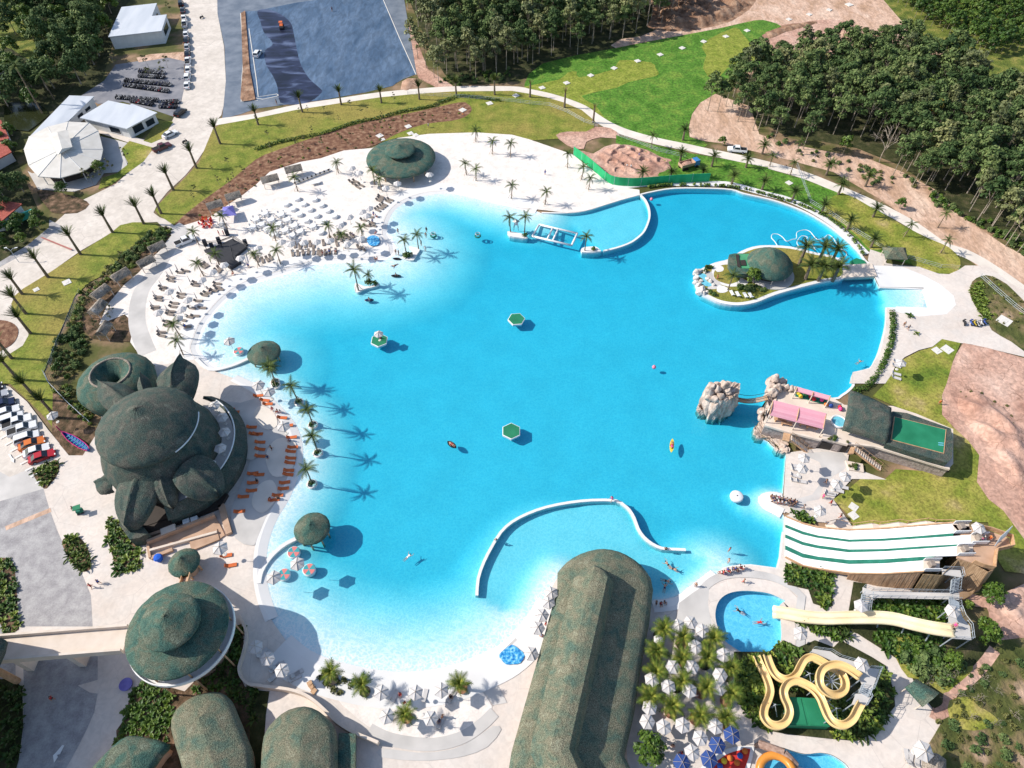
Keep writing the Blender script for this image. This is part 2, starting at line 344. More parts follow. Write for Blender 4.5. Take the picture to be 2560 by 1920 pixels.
def strip(name, material, path, width, sm=4, closed=False):
 LZ[0] += 0.004
 if sm: path = smooth(path, sm, closed)
 wv = width if isinstance(width, (list, tuple)) else (width, width)
 m = MB(); n = len(path)
 l = offset(path, -wv[0] / 2, closed); r = offset(path, wv[0] / 2, closed)
 vs = [(p[0], p[1], LZ[0]) for p in l] + [(p[0], p[1], LZ[0]) for p in r]
 fs = [(i, n + i, n + (i + 1) % n, (i + 1) % n) for i in range(n if closed else n - 1)]
 m.add(vs, fs); o = m.build(name, M[material]); o['kind'] = 'structure'; return o
# ---- around the top
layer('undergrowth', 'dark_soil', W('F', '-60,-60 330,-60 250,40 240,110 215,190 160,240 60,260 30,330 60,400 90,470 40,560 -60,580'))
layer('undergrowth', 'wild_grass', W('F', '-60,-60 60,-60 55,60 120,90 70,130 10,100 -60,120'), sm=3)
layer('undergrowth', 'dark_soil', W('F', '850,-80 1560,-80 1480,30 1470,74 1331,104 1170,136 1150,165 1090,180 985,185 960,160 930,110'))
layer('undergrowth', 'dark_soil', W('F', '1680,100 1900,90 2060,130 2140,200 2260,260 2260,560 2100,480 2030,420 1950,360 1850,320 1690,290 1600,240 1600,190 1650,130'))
layer('undergrowth', 'wild_grass', W('F', '1850,-60 2300,-60 2300,260 2180,220 2100,150 1960,60'))
layer('bare_earth', 'track_earth', W('F', '1540,-80 1810,-80 1960,60 2050,110 1900,92 1800,118 1690,135 1640,80 1476,76 1330,104 1340,85 1440,55'), sm=2)
layer('bare_earth', 'brown_rubble', W('F', '1420,-60 1640,-60 1630,6 1590,40 1560,52 1480,68 1400,60 1410,30'), sm=3)
layer('bare_earth', 'pink_earth', W('F', '1640,74 1660,64 1700,52 1800,42 1850,58 1890,85 1880,98 1800,117 1700,130 1655,108'), sm=3)
layer('bare_earth', 'pink_earth', W('F', '862,-60 880,40 905,100 925,150 985,190 960,198 905,170 868,80 850,-60'))
layer('bare_earth', 'track_earth', W('F', '1545,203 1513,222 1495,247 1488,275 1490,296 1521,305 1560,310 1700,345 1800,372 1900,430 2000,500 2120,580 2212,640 2300,700 2300,600 2170,530 2080,470 2020,410 1950,372 1880,345 1800,330 1700,310 1640,290 1620,230'))
layer('lawn', 'green_lawn', smooth(W('F', '1133,182 1173,137 1331,104 1476,76 1560,60 1631,44 1660,46 1688,57 1664,71 1646,76 1655,105 1659,130 1600,160 1545,203 1513,222 1495,247 1488,275 1489,296 1521,306 1521,318 1440,306 1356,288 1313,270 1281,250 1256,233 1218,218 1181,207 1143,197'), 2))
layer('lawn', 'dry_lawn', smooth(W(3, '110,750 400,690 480,630 560,620 580,670 880,600 930,520 1200,540 1240,590 1270,640 1200,670 1010,710 900,760 600,830 720,910 830,1080 700,1000 450,870 150,790'), 2))
layer('lawn', 'dry_lawn', smooth(W(3, '1700,340 1920,240 1990,290 2080,400 2150,500 2000,540 1860,590 1750,700 1650,590 1680,480 1640,410'), 2))
layer('car_park', 'blue_asphalt', W('F', '455,-80 860,-80 900,160 870,172 845,186 790,200 690,215 628,225 553,235 520,247 480,257 484,220 488,170 485,100 470,30'))
layer('car_park', 'fresh_asphalt', W(1, '2120,100 2212,95 F:640,6 F:828,-20 F:830,0 F:898,161 F:872,168 F:848,186 F:778,202 F:693,217 F:628,225 F:605,222 F:604,208 1:2190,870 1:2160,600'))
layer('car_park', 'black_asphalt', W('F', '562,45 556,25 575,20 605,30 628,50 635,75 642,110 650,140 668,170 690,190 695,200 670,220 640,226 606,222 600,190 590,165 575,140 572,110 590,95 570,70'), sm=3)
strip('path', 'path_concrete', W('F', '455,268 480,262 553,252 640,233 738,218 820,206 903,198 983,193 1106,193 1143,199 1181,207 1218,218 1256,233 1281,250 1313,270 1356,288 1418,305 1481,318 1531,329 1581,339 1659,357 1734,378 1800,404 1896,446 1972,487 2034,530 2085,548 2134,575 2212,630 2280,690'), 3.4)
layer('road', 'road_concrete', W('F', '383,-80 468,-80 470,30 484,100 488,175 483,230 478,250 466,262 460,278 460,297 425,350 400,380 362,415 340,442 332,460 345,470 370,478 395,495 372,510 340,480 315,481 288,481 260,487 242,503 175,542 107,590 50,625 32,640 25,657 27,670 37,685 60,707 62,725 50,747 22,765 -60,800 -60,605 0,570 60,530 110,490 168,438 250,398 320,335 372,262 392,220 398,190 400,150 396,60'))
layer('road', 'grey_road', W('F', '-60,570 0,566 60,530 106,492 107,475 135,490 60,545 -60,610'))
layer('parking_ground', 'parking_asphalt', W(1, '1000,560 1590,470 1590,780 1560,900 1560,960 1500,1010 1350,960 1060,880 850,900 700,830 900,700'))
layer('bare_earth', 'track_earth', W(1, '1180,500 1300,470 1590,450 1595,530 1450,500 1200,540'))
layer('road_edge', 'paving', W(1, '850,1120 1240,1205 1400,1215 1500,1050 1540,1050 1430,1190 1340,1280 1240,1260 1100,1230 850,1150'))
layer('lawn', 'lawn', W(1, '1240,1220 1370,1040 1500,1055 1400,1200 1310,1240'))
layer('paving', 'grey_paving', smooth(W(1, '240,1480 280,1500 850,1420 870,1180 1000,1210 1110,1240 1100,1290 1060,1310 1110,1370 1100,1430 1020,1490 900,1500 830,1600 640,1659 330,1640'), 1))
layer('lawn', 'patchy_lawn', W(1, '1050,1290 1120,1220 1330,1280 1240,1400 1100,1500 960,1600 850,1640 880,1540 1010,1500 1110,1420'))
layer('lawn', 'planting_soil', W(5, '320,0 470,0 600,30 700,60 775,110 670,185 480,185 420,150'), sm=2)
# ---- bands between road, path and beach
layer('lawn', 'lawn', W('F', '460,280 475,270 553,256 640,238 738,223 820,211 903,203 983,198 1106,197 1143,203 1181,211 1218,222 1256,238 1285,262 1280,290 1215,300 1143,304 1106,293 1028,288 928,291 860,298 740,330 620,345 540,385 460,430 380,490 350,470 335,455 345,440 400,385 430,352'))
layer('flower_bed', 'mulch', smooth(W('F', '990,222 1010,225 1020,238 1005,253 975,262 920,268 870,285 845,296 815,312 790,320 743,332 693,345 648,353 583,385 540,410 450,478 395,495 375,488 430,440 500,390 553,345 600,325 700,290 800,262 900,242'), 2))
layer('bare_earth', 'pink_earth', smooth(W(3, '380,1170 480,1140 640,1140 720,1100 850,1110 930,1170 900,1200 760,1190 640,1230 620,1290 520,1280 450,1240'), 2))
layer('building_ground', 'pink_earth', smooth(W(3, '560,1300 700,1330 800,1270 960,1240 1150,1270 1280,1340 1400,1380 1430,1480 1300,1520 1050,1600 900,1560 750,1480'), 2))
layer('lawn', 'green_lawn', smooth(W(3, '900,1170 1250,1260 1500,1320 1900,1390 2212,1450'), 1) + W('F', '1659,366 1734,387 1800,413 1896,455 1960,494 2010,530 2060,560 2075,580 2068,592 2030,592 1980,575 1920,560 1870,540 1850,515 1800,470 1740,442 1660,418 1581,398 1480,400 1420,380 1440,350 1400,330 1330,310'))
layer('lawn', 'patchy_lawn', smooth(W(8, '640,10 880,130 1160,290 1400,410 1560,480 1660,590 1640,680 1560,710 1450,700 1250,640 1200,560 1000,500 880,500 800,420 650,280 480,180 500,100'), 2))
layer('lawn', 'lawn', smooth(W(5, '1340,280 1260,265 1150,265 1040,290 970,350 700,520 430,700 200,840 130,900 100,970 110,1020 150,1080 240,1170 250,1240 200,1330 90,1400 0,1490 -200,1640 9:-200,0 9:0,0') + W(9, '90,0 250,150 400,300 500,440 560,440 640,450 740,470 830,420 780,370 640,260 450,60') + W(5, '380,1560 500,1270 650,900 780,780 900,720 1050,560 1200,430 1400,320'), 1))
layer('planting_bed', 'planting_soil', smooth(W(5, '1380,300 1520,320 1400,440 1230,520 1180,650 960,740 820,880 730,1000 720,1200 800,1270 1000,1290 1150,1300 1260,1420 1200,1500 9:850,0 9:880,380 9:780,370 9:460,50 430,1500 600,1130 690,880 850,720 1060,560 1200,430'), 1))
layer('flower_bed', 'mulch', smooth(W(5, '-100,1130 0,1110 100,1130 160,1190 140,1280 60,1350 -100,1390'), 3))
# ---- beach
layer('beach_sand', 'sand', W('F', '860,299 928,290 1028,287 1106,292 1143,302 1181,315 1238,335 1281,370 1326,402 1381,411 1382,422 1341,433 1303,445 1266,456 1226,461 1106,447') + [p.copy() for k, pts, wd in SEGS[:2] for p in pts] + W('F', '440,800 400,830 337,792 300,765 282,740 290,700 270,680 215,702 232,660 270,615 300,590 332,555 370,520 390,490 450,472 525,422 553,400 583,372 648,351 693,343 743,326 803,321'))
strip('path', 'white_concrete', W('F', '1326,404 1400,398 1440,397 1531,398 1581,400 1659,421 1696,430 1741,449 1784,474 1819,500 1850,530 1870,550'), 2.2)
strip('path', 'grey_paving', W(5, '1500,300 1560,350 1500,440 1420,560 1340,700 1230,850 1190,1000 1190,1150 1230,1280 1280,1400'), 3.5)
for nm, k in (('beach_slope', 0), ('beach_slope', 1)):
 slope(SEGS[k][1], 3.2)
# ---- right side plaza, lawns, dirt
layer('paving', 'paving', smooth(W(8, '880,500 1000,540 1020,620 1150,640 1300,650 1470,710 1560,715 1640,680 1700,640 1900,640 2100,800 2212,850 2300,900 2300,1450 2212,1430 1750,1320 1660,1310 1500,1275 1420,1340 1300,1370 1180,1430 1100,1500 1060,1600 1010,1659 700,1659 730,1560 880,1530 970,1380 1010,1210 1025,1000 1390,1005 1340,830 960,825 920,740 880,640 860,590'), 1))
layer('path', 'white_concrete', smooth(W(8, '880,640 1150,645 1350,730 1480,800 1600,900 1620,980 1540,1060 1300,1080 1100,1040 1030,1000 1390,1006 1340,832 960,825 925,740'), 1))
layer('bare_earth', 'pink_earth', W('F', '2080,742 2130,752 2212,775 2300,800 2300,1200 2212,1167 2166,1104 2134,1079 2109,1042 2114,984 2091,954 2059,924 2034,897 2034,854 2041,829 2050,800 2065,765'))
layer('planting_bed', 'scrub', smooth(W(8, '1760,780 1840,730 1920,730 2060,800 2212,950 2300,1000 2300,1400 2100,1300 1930,1200 1900,1130 1850,1080 1780,980 1740,880'), 2))
layer('lawn', 'patchy_lawn', smooth(W(8, '1500,1275 1660,1310 1600,1450 1540,1659 12:1500,100 12:1500,270 12:1600,380 12:1730,500 12:1820,620 12:1800,850 12:1900,1000 12:2030,1100 12:2212,1350 F:2212,1240 F:2170,1235') + W(12, '1900,1400 1900,1200 1380,1190 740,1240 700,1150 560,1000 680,920 800,820 1000,830 1100,740 1560,770 1590,440 1100,200 900,110 1010,0') + W(8, '1080,1560 1130,1470 1300,1380 1420,1345'), 1))
layer('paving', 'paving', W(12, '155,600 430,560 700,590 680,700 820,760 1020,830 720,825 560,1000 720,1230 600,1240 480,1200 350,1190 150,1110 140,1120 60,1080 0,1040 130,990'))
layer('paving', 'grey_paving', smooth(W(12, '340,600 640,600 680,720 560,800 470,900 440,1000 330,1020 300,1100 200,1090 180,1010 380,960 460,800 440,680 340,640'), 2))
# ---- plaza below
PAVE = ccw(W('F', '337,792 425,777 455,800') + [p.copy() for k in (2, 3, 4, 5, 6) for p in SEGS[k][1]] + W('F', '1720,1105 1760,1200 1850,1215 1990,1290 2060,1340 2060,1400 1960,1440 1975,1480 2020,1540 2060,1590 2012,1659 2000,1900 -120,1900 -80,1400 -60,1330 -60,850 -60,800 0,826 60,870 95,920 125,955 150,985 180,985 215,930 225,870 280,800'))
LZ[0] += 0.004
holed('paving', PAVE, [POOL, KIDPOOL], LZ[0], 'paving')
layer('car_park', 'road_concrete', W(9, '-200,60 0,0 90,30 240,160 330,280 420,400 520,520 300,720 380,910 0,1010 -200,1060'))
layer('car_park', 'grey_paving', W(9, '0,760 90,810 300,720 380,910 0,1020'))
layer('road', 'grey_road', W(9, '0,1020 380,910 430,1080 500,1270 600,1500 720,1659 13:740,50 13:790,170 13:805,440 13:170,440 13:150,100 130,1659 0,1050'))
layer('road', 'grey_road', W(13, '205,700 850,690 850,900 680,950 780,1010 850,1020 820,1180 760,1320 680,1480 580,1659 100,1900 -100,1900 180,1570 210,1300 215,1000'), sm=0)
layer('crossing_stripe', 'track_earth', W(9, '50,1235 440,1075 450,1110 60,1270'))
layer('planting_bed', 'planting_soil', smooth(W(9, '-60,1500 90,1510 130,1570 140,1659 13:150,100 13:170,470 13:60,520 13:0,400 13:-60,300'), 1))
layer('planting_bed', 'planting_soil', W(9, '290,770 400,700 490,660 520,720 500,790 450,860 385,910'), sm=3)
layer('planting_bed', 'planting_soil', W(9, '540,1370 600,1320 690,1330 750,1400 780,1480 790,1590 750,1625 690,1620 640,1560 590,1490'), sm=3)
layer('planting_bed', 'planting_soil', W(9, '940,1150 1010,1180 1130,1330 1200,1340 1220,1590 1010,1659 980,1500 930,1350'))
layer('planting_bed', 'planting_soil', W(13, '1080,1240 1120,1080 1200,960 1280,910 1600,1000 1950,640 2010,440 2090,420 2110,600 2070,850 2120,960 2212,980 2212,1900 1050,1900 1010,1340'))
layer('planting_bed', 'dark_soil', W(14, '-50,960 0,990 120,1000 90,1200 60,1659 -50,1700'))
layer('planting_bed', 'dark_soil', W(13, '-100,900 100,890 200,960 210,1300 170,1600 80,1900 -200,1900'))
# bottom middle
layer('beach_sand', 'sand', smooth(W(14, '710,1070 850,1010 1040,920 1250,950 1500,960 1880,850 1960,1000 2040,1130 2000,1200 1900,1290 1760,1370 1600,1440 1400,1440 1200,1390 1050,1350 900,1250 820,1180'), 2))
layer('lawn', 'planting_soil', W(14, '550,900 600,810 700,890 780,910 850,930 820,1000 700,1060 600,960'))
layer('path', 'grey_paving', smooth(W(14, '2100,680 1950,760 1920,850 1950,980 2050,1120 2170,1100 2120,1000 2050,900 2100,820 2212,740 15:100,640 15:30,540'), 1))
strip('path', 'grey_paving', W(14, '980,1330 1150,1410 1400,1455 1600,1450 1800,1390 1960,1280 2060,1180'), 1.7)
layer('paving', 'grey_paving', W(14, '1080,1490 1400,1530 1700,1500 1900,1400 2050,1300 2120,1330 2000,1480 1800,1560 1600,1590 1400,1600 1080,1570'), sm=2)
slope(SEGS[3][1][:-5], 4.2)
slope(SEGS[2][1], .9); slope(SEGS[5][1], 1.0); slope(SEGS[7][1], .8)
layer('terrace', 'grey_paving', smooth(W('F', '480,872 520,872 560,862 585,885 608,920 625,955 632,1000 618,1042 598,1085 575,1120 555,1170 545,1180 510,1165 500,1100 540,1000 530,930'), 2))
strip('pool_edge', 'paving', offset(POOL, 0.8, True), 2.2, sm=0, closed=True)
strip('pool_edge', 'grey_paving', offset(POOL, 2.6, True), 1.3, sm=0, closed=True)
layer('paving', 'grey_paving', smooth(W(15, '1440,240 1560,150 1700,60 1800,20 1750,60 1700,110 1690,250 1720,420 1640,480 1400,440 1430,330'), 1))
layer('planting_bed', 'dark_soil', W('F', '1694,1222 1745,1225 1797,1245 1797,1310 1785,1315 1755,1305 1745,1275 1700,1265'))
layer('planting_bed', 'dark_soil', W('F', '1842,1258 1870,1262 1865,1310 2050,1300 2090,1380 2210,1380 2210,1720 2030,1720 2010,1640 2045,1590 2062,1590 1980,1490 1960,1440 1850,1370 1760,1340 1830,1330'))
layer('bare_earth', 'pink_earth', smooth(W(16, '1760,160 1900,200 2100,120 2300,80 2300,520 2150,540 2060,580 1960,520 1900,380 1880,280 1700,260'), 2))
layer('scrub', 'scrub', smooth(W(16, '2000,560 2300,530 2300,1900 1500,1900 1350,1500 1420,1390 1500,1250 1540,1080 1700,900 1850,720'), 1))
strip('path', 'pink_earth', W(16, '1950,640 1880,740 1800,830 1700,920 1600,980 1560,1050 1540,1150 1450,1200 1400,1180'), 1.6)
layer('lawn', 'patchy_lawn', smooth(W(16, '1050,560 1200,520 1250,600 1500,800 1760,780 1720,860 1600,960 1500,1020 1340,900 1200,880 1100,720'), 2))
layer('lawn', 'patchy_lawn', smooth(W(16, '1560,1080 1750,1050 1850,1150 1980,1250 1850,1330 1680,1330 1560,1230'), 2))
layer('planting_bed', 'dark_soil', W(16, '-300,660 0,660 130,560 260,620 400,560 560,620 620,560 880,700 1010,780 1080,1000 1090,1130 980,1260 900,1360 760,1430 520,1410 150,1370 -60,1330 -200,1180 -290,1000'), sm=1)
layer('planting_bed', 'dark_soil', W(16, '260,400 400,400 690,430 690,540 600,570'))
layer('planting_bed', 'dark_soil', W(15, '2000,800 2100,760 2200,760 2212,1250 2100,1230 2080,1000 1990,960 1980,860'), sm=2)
layer('play_area', 'white_paint', smooth(W(15, '1640,1640 1780,1530 1920,1480 2070,1475 2085,1510 2050,1659 2000,1800 1600,1800'), 2))
flat('red_rubber', (0.62, 0.04, 0.03)); layer('play_area', 'red_rubber', smooth(W(15, '1700,1659 1840,1550 1960,1510 2055,1500 2010,1659 1980,1760 1640,1740'), 2))
for s_ in ('600,950 640,960 630,1020 590,1030 575,985', '560,880 590,890 600,920 575,930 550,905', '560,1050 590,1040 600,1075 570,1110 545,1090', '530,940 560,950 555,990 530,990'): layer('terrace_pattern', 'path_concrete', W('F', s_), sm=4)
# ================================================================ water: floor of the lagoon, rim walls, the water itself
def seg_dist(px, py, pts):
 d = np.full(px.shape, 1e9)
 for i in range(len(pts) - 1):
  ax, ay, bx, by = pts[i][0], pts[i][1], pts[i + 1][0], pts[i + 1][1]
  L = (bx - ax) ** 2 + (by - ay) ** 2 + 1e-9
  t = np.clip(((px - ax) * (bx - ax) + (py - ay) * (by - ay)) / L, 0, 1)
  d = np.minimum(d, np.hypot(px - ax - t * (bx - ax), py - ay - t * (by - ay)))
 return d
def np_inside(poly, x, y):
 c = np.zeros(x.shape, bool); n = len(poly); j = n - 1
 for i in range(n):
  xi, yi, xj, yj = poly[i][0], poly[i][1], poly[j][0], poly[j][1]
  if yi != yj: c ^= ((yi > y) != (yj > y)) & (x < (xj - xi) * (y - yi) / (yj - yi) + xi)
  j = i
 return c
ARC_TOP = smooth(W(7, '1112,30 1150,70 1178,130 1188,190 1180,250 1145,335 1100,385 1040,430 980,458 900,485 790,512'), 3, False)
ARC_BOT = smooth(W('F', '1030,1287 1033,1250 1045,1215 1062,1182 1082,1150 1106,1128 1140,1110 1180,1096 1230,1086 1280,1081 1330,1082 1348,1092 1360,1103 1370,1120 1378,1142 1390,1160 1408,1175 1430,1185 1455,1187 1481,1188'), 2, False)
HALLPOLY = W('F', '1481,1188 1546,1242 1400,1330 1150,1340 1030,1287')
DEEP = 1.5
g = 0.9; xs = np.arange(-70, 96, g); ys = np.arange(26, 170, g); gx, gy = np.meshgrid(xs, ys)
depth = np.full(gx.shape, DEEP)
top_in = np_inside(list(ARC_TOP) + W('F', '1226,470 1226,440 1380,400'), gx, gy); bot_in = np_inside(list(ARC_BOT) + HALLPOLY, gx, gy)
bot_in |= np_inside(W('F', '1430,1187 1481,1190 1520,1205 1570,1226 1546,1242 1400,1312'), gx, gy)
depth[top_in] = .8; depth[bot_in] = .85
depth[np_inside(W('F', '1575,1062 1600,1058 1660,1063 1700,1080 1700,1130 1660,1122 1600,1100'), gx, gy)] = .75
for k, pts, wd in SEGS:
 if k == 'b':
  d = seg_dist(gx, gy, pts) / wd; depth = np.minimum(depth, DEEP * np.clip(d * np.where(bot_in, 2.2, 1.0), 0, 1) ** 1.7)
 if k == 'r':
  d = seg_dist(gx, gy, W('F', '2006,666 1994,625')) / 14; sel = np_inside(W('F', '1899,615 2010,615 2010,675 1915,675'), gx, gy); depth[sel] = (.8 * np.clip(d, 0, 1) ** 1.2)[sel]
def blur(a, n):
 for _ in range(n): a = (np.pad(a, 1, 'edge')[:-2, 1:-1] + np.pad(a, 1, 'edge')[2:, 1:-1] + np.pad(a, 1, 'edge')[1:-1, :-2] + np.pad(a, 1, 'edge')[1:-1, 2:] + 4 * a) / 8
 return a
keep = np_inside(LAGOON, gx, gy); near = blur(keep.astype(float), 6) > 0.01
floor_z = -0.03 - blur(depth, 1); floor_z[~keep] = np.minimum(floor_z[~keep], -0.05)
vi = -np.ones(gx.shape, int); vi[near] = np.arange(near.sum())
fv = np.stack([gx[near], gy[near], floor_z[near]], 1)
q = np.stack([vi[:-1, :-1], vi[:-1, 1:], vi[1:, 1:], vi[1:, :-1]], -1).reshape(-1, 4); q = q[(q >= 0).all(1)]
m = MB(); m.add([tuple(v) for v in fv], [tuple(int(i) for i in f) for f in q]); o = m.build('lagoon_floor', M['pool_floor'], sm=True); o['kind'] = 'structure'
def water_mat(name, dens, col, wave, wscale, caustic_tint=0.0):
 m = bpy.data.materials.new(name); m.use_nodes = True; m.use_transparent_shadow = True; nt = m.node_tree; nt.nodes.clear()
 out = nt.nodes.new('ShaderNodeOutputMaterial'); tr = nt.nodes.new('ShaderNodeBsdfTransparent'); gl = nt.nodes.new('ShaderNodeBsdfGlossy'); mx = nt.nodes.new('ShaderNodeMixShader')
 gl.inputs['Roughness'].default_value = 0.12
 ge = nt.nodes.new('ShaderNodeNewGeometry'); nz = nt.nodes.new('ShaderNodeTexNoise'); nz.inputs['Scale'].default_value = wscale; nz.inputs['Detail'].default_value = 4; nz.inputs['Distortion'].default_value = 0.5
 nt.links.new(ge.outputs['Position'], nz.inputs['Vector'])
 bp = nt.nodes.new('ShaderNodeBump'); bp.inputs['Distance'].default_value = wave; nt.links.new(nz.outputs['Fac'], bp.inputs['Height']); nt.links.new(bp.outputs[0], gl.inputs['Normal'])
 if caustic_tint:  # net of caustic light painted into the colour the water lets through
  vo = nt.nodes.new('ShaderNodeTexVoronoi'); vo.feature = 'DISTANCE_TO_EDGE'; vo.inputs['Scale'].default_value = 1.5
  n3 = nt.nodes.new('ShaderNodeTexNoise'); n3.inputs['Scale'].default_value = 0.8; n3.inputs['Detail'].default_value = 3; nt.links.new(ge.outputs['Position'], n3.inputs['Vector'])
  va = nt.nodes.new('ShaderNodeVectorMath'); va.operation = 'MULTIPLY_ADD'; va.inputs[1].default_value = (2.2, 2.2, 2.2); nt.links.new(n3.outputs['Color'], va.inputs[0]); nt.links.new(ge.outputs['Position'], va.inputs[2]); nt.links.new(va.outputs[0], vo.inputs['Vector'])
  c = ramp(nt, vo.outputs['Distance'], [(0.0, (1, 1, 1)), (0.16, tuple(1 - caustic_tint * x for x in (1.0, .45, .25)))]); nt.links.new(c, tr.inputs['Color'])
 mx.inputs[0].default_value = 0.035; nt.links.new(tr.outputs[0], mx.inputs[1]); nt.links.new(gl.outputs[0], mx.inputs[2]); nt.links.new(mx.outputs[0], out.inputs['Surface'])
 ab = nt.nodes.new('ShaderNodeVolumeAbsorption'); ab.inputs['Density'].default_value = dens; ab.inputs['Color'].default_value = (*col, 1); nt.links.new(ab.outputs[0], out.inputs['Volume'])
 M[name] = m; return m
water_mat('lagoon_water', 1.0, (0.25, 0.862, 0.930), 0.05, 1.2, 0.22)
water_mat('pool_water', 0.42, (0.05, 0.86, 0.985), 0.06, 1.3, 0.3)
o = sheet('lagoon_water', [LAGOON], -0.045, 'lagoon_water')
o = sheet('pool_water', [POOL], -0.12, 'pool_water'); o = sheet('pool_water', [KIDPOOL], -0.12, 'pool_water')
mat('pool_tile', [(0.3, (0.34, 0.66, 0.82)), (0.7, (0.46, 0.76, 0.88))], scale=1.5, coord='World')
sheet('pool_floor', [POOL], -.95, 'pool_tile'); sheet('pool_floor', [KIDPOOL], -0.9, 'pool_tile')
for nm, loop, z in (('pool_rim', LAGOON, -3.0), ('pool_rim', POOL, -1.6), ('pool_rim', KIDPOOL, -1.0)):
 m = MB(); L = ccw(loop); n = len(L); m.add([(p[0], p[1], 0.0) for p in L] + [(p[0], p[1], z) for p in L], [(i, (i + 1) % n, n + (i + 1) % n, n + i) for i in range(n)]); o = m.build(nm, M['pool_floor']); o['kind'] = 'structure'
# white coping along the walls of the lagoon
def coping(pts, w=0.45, h=0.10, name='coping', material='white_concrete', closed=False, z0=-0.6):
 m = MB(); m.sweep(pts, [(-w / 2, z0), (-w / 2, h), (w / 2, h), (w / 2, z0)], closed, cap=True); o = m.build(name, M[material]); o['kind'] = 'structure'; return o
coping(offset(smooth(w_top[1:], 3, False), 0.2)); coping(smooth(w_club[11:], 2, False)); coping(w_right[:7]); coping(b_ramp)
for nm, pts, lab in (('lagoon_wall', ARC_TOP, 'thin white curved wall closing the upper sandy bay of the lagoon'), ('lagoon_wall', ARC_BOT, 'long white S-shaped wall dividing the rippled shallow bay by the long hall')):
 m = MB(); m.sweep(pts, [(-0.24, -2.9), (-0.24, 0.16), (0.24, 0.16), (0.24, -2.9)], cap=True); tag(m.build(nm, M['white_concrete']), lab, 'wall')
# ================================================================ plants
ORD = 'first second third fourth fifth sixth seventh eighth ninth tenth eleventh twelfth thirteenth fourteenth fifteenth sixteenth seventeenth eighteenth nineteenth twentieth'.split(); ORD += ['twenty-' + q for q in ORD[:9]] + ['thirtieth'] + ['thirty-' + q for q in ORD[:9]]
def far_first(n, s, z=0.0):
 """points read off a tile, the farthest from the camera first, with the ordinal of each"""
 return [(p, ORD[i]) for i, p in enumerate(sorted((w1(n, *map(float, t.split(',')), z) for t in s.split()), key=lambda p: -p.y))]
mat('rubber_leaf', [(0.28, (0.030, 0.056, 0.020)), (0.5, (0.076, 0.122, 0.040)), (0.72, (0.175, 0.215, 0.082))], scale=0.9, rough=0.7, rnd=0.35, detail=4, spec=.12)
mat('grey_leaf', [(0.28, (0.06, 0.075, 0.028)), (0.5, (0.14, 0.16, 0.06)), (0.72, (0.26, 0.27, 0.12))], scale=0.9, rough=0.6, rnd=0.3, detail=4)
mat('bright_leaf', [(0.28, (0.03, 0.07, 0.008)), (0.5, (0.075, 0.135, 0.016)), (0.72, (0.15, 0.20, 0.035))], scale=1.1, rough=0.5, rnd=0.3, detail=4)
mat('yellow_leaf', [(0.28, (0.30, 0.20, 0.02)), (0.72, (0.60, 0.42, 0.06))], scale=1.0, rough=0.6)
mat('lush_leaf', [(0.28, (0.020, 0.055, 0.008)), (0.5, (0.055, 0.11, 0.014)), (0.72, (0.14, 0.20, 0.035))], scale=1.2, rough=0.5, rnd=0.3, detail=4)
mat('lime_leaf', [(0.28, (0.06, 0.11, 0.010)), (0.72, (0.26, 0.31, 0.05))], scale=1.2, rough=0.5, rnd=0.25)
mat('olive_leaf', [(0.28, (0.04, 0.05, 0.012)), (0.72, (0.17, 0.17, 0.05))], scale=1.2, rough=0.6, rnd=0.3)
mat('palm_leaf', [(0.28, (0.022, 0.048, 0.012)), (0.72, (0.105, 0.14, 0.034))], scale=1.6, rough=0.65, rnd=0.25, spec=.12)
mat('potted_palm_leaf', [(0.28, (0.035, 0.07, 0.010)), (0.5, (0.10, 0.145, 0.02)), (0.72, (0.24, 0.25, 0.045))], scale=1.5, rough=0.65, rnd=0.2, spec=.12)
mat('dry_frond', [(0.3, (0.16, 0.12, 0.055)), (0.7, (0.30, 0.23, 0.11))], scale=1.5, rough=0.8)
mat('bark', [(0.3, (0.20, 0.16, 0.12)), (0.7, (0.42, 0.37, 0.31))], scale=1.5, rough=0.9, rnd=0.2)
mat('palm_bark', [(0.3, (0.10, 0.075, 0.05)), (0.7, (0.24, 0.19, 0.14))], scale=2.5, rough=0.9, bump=0.03, bscale=5)
mat('stake_wood', [(0.3, (0.35, 0.25, 0.16)), (0.7, (0.5, 0.38, 0.26))], scale=3)
def rnd_dir(r):
 while 1:
  v = Vector((r.uniform(-1, 1), r.uniform(-1, 1), r.uniform(-1, 1)))
  if 0.05 < v.length < 1: return v.normalized()
def leaf_faces(mb, lobes, n, size, r, fold=0.25, up=0.35):
 """many small folded leaf sprays through the shells of the lobes"""
 wts = [l[1].x * l[1].y + l[1].x * l[1].z for l in lobes]
 for c, rad in r.choices(lobes, wts, k=n):
  d = rnd_dir(r)
  if d.z < -0.35 and r.random() < 0.6: d.z = -d.z
  k = r.uniform(0.55, 1.08)
  p = Vector((c.x + d.x * rad.x * k, c.y + d.y * rad.y * k, c.z + d.z * rad.z * k))
  nrm = (d + rnd_dir(r) * 0.8 + Vector((0, 0, up))).normalized()
  t = nrm.orthogonal().normalized(); t.rotate(Matrix.Rotation(r.uniform(0, 6.28), 3, nrm)); b = nrm.cross(t)
  s = size * r.uniform(0.6, 1.35)
  mb.add([p - t * s, p - b * s * 0.55 + nrm * s * fold * .5, p + t * s, p + b * s * 0.55 - nrm * s * fold], [(0, 1, 2), (0, 2, 3)])
def crown_mesh(name, seed, lobes, n, size, material):
 r = random.Random(seed); mb = MB(); leaf_faces(mb, lobes, n, size, r); return mb.mesh(name, M[material])
def V(*a): return Vector(a)
MESH = {}
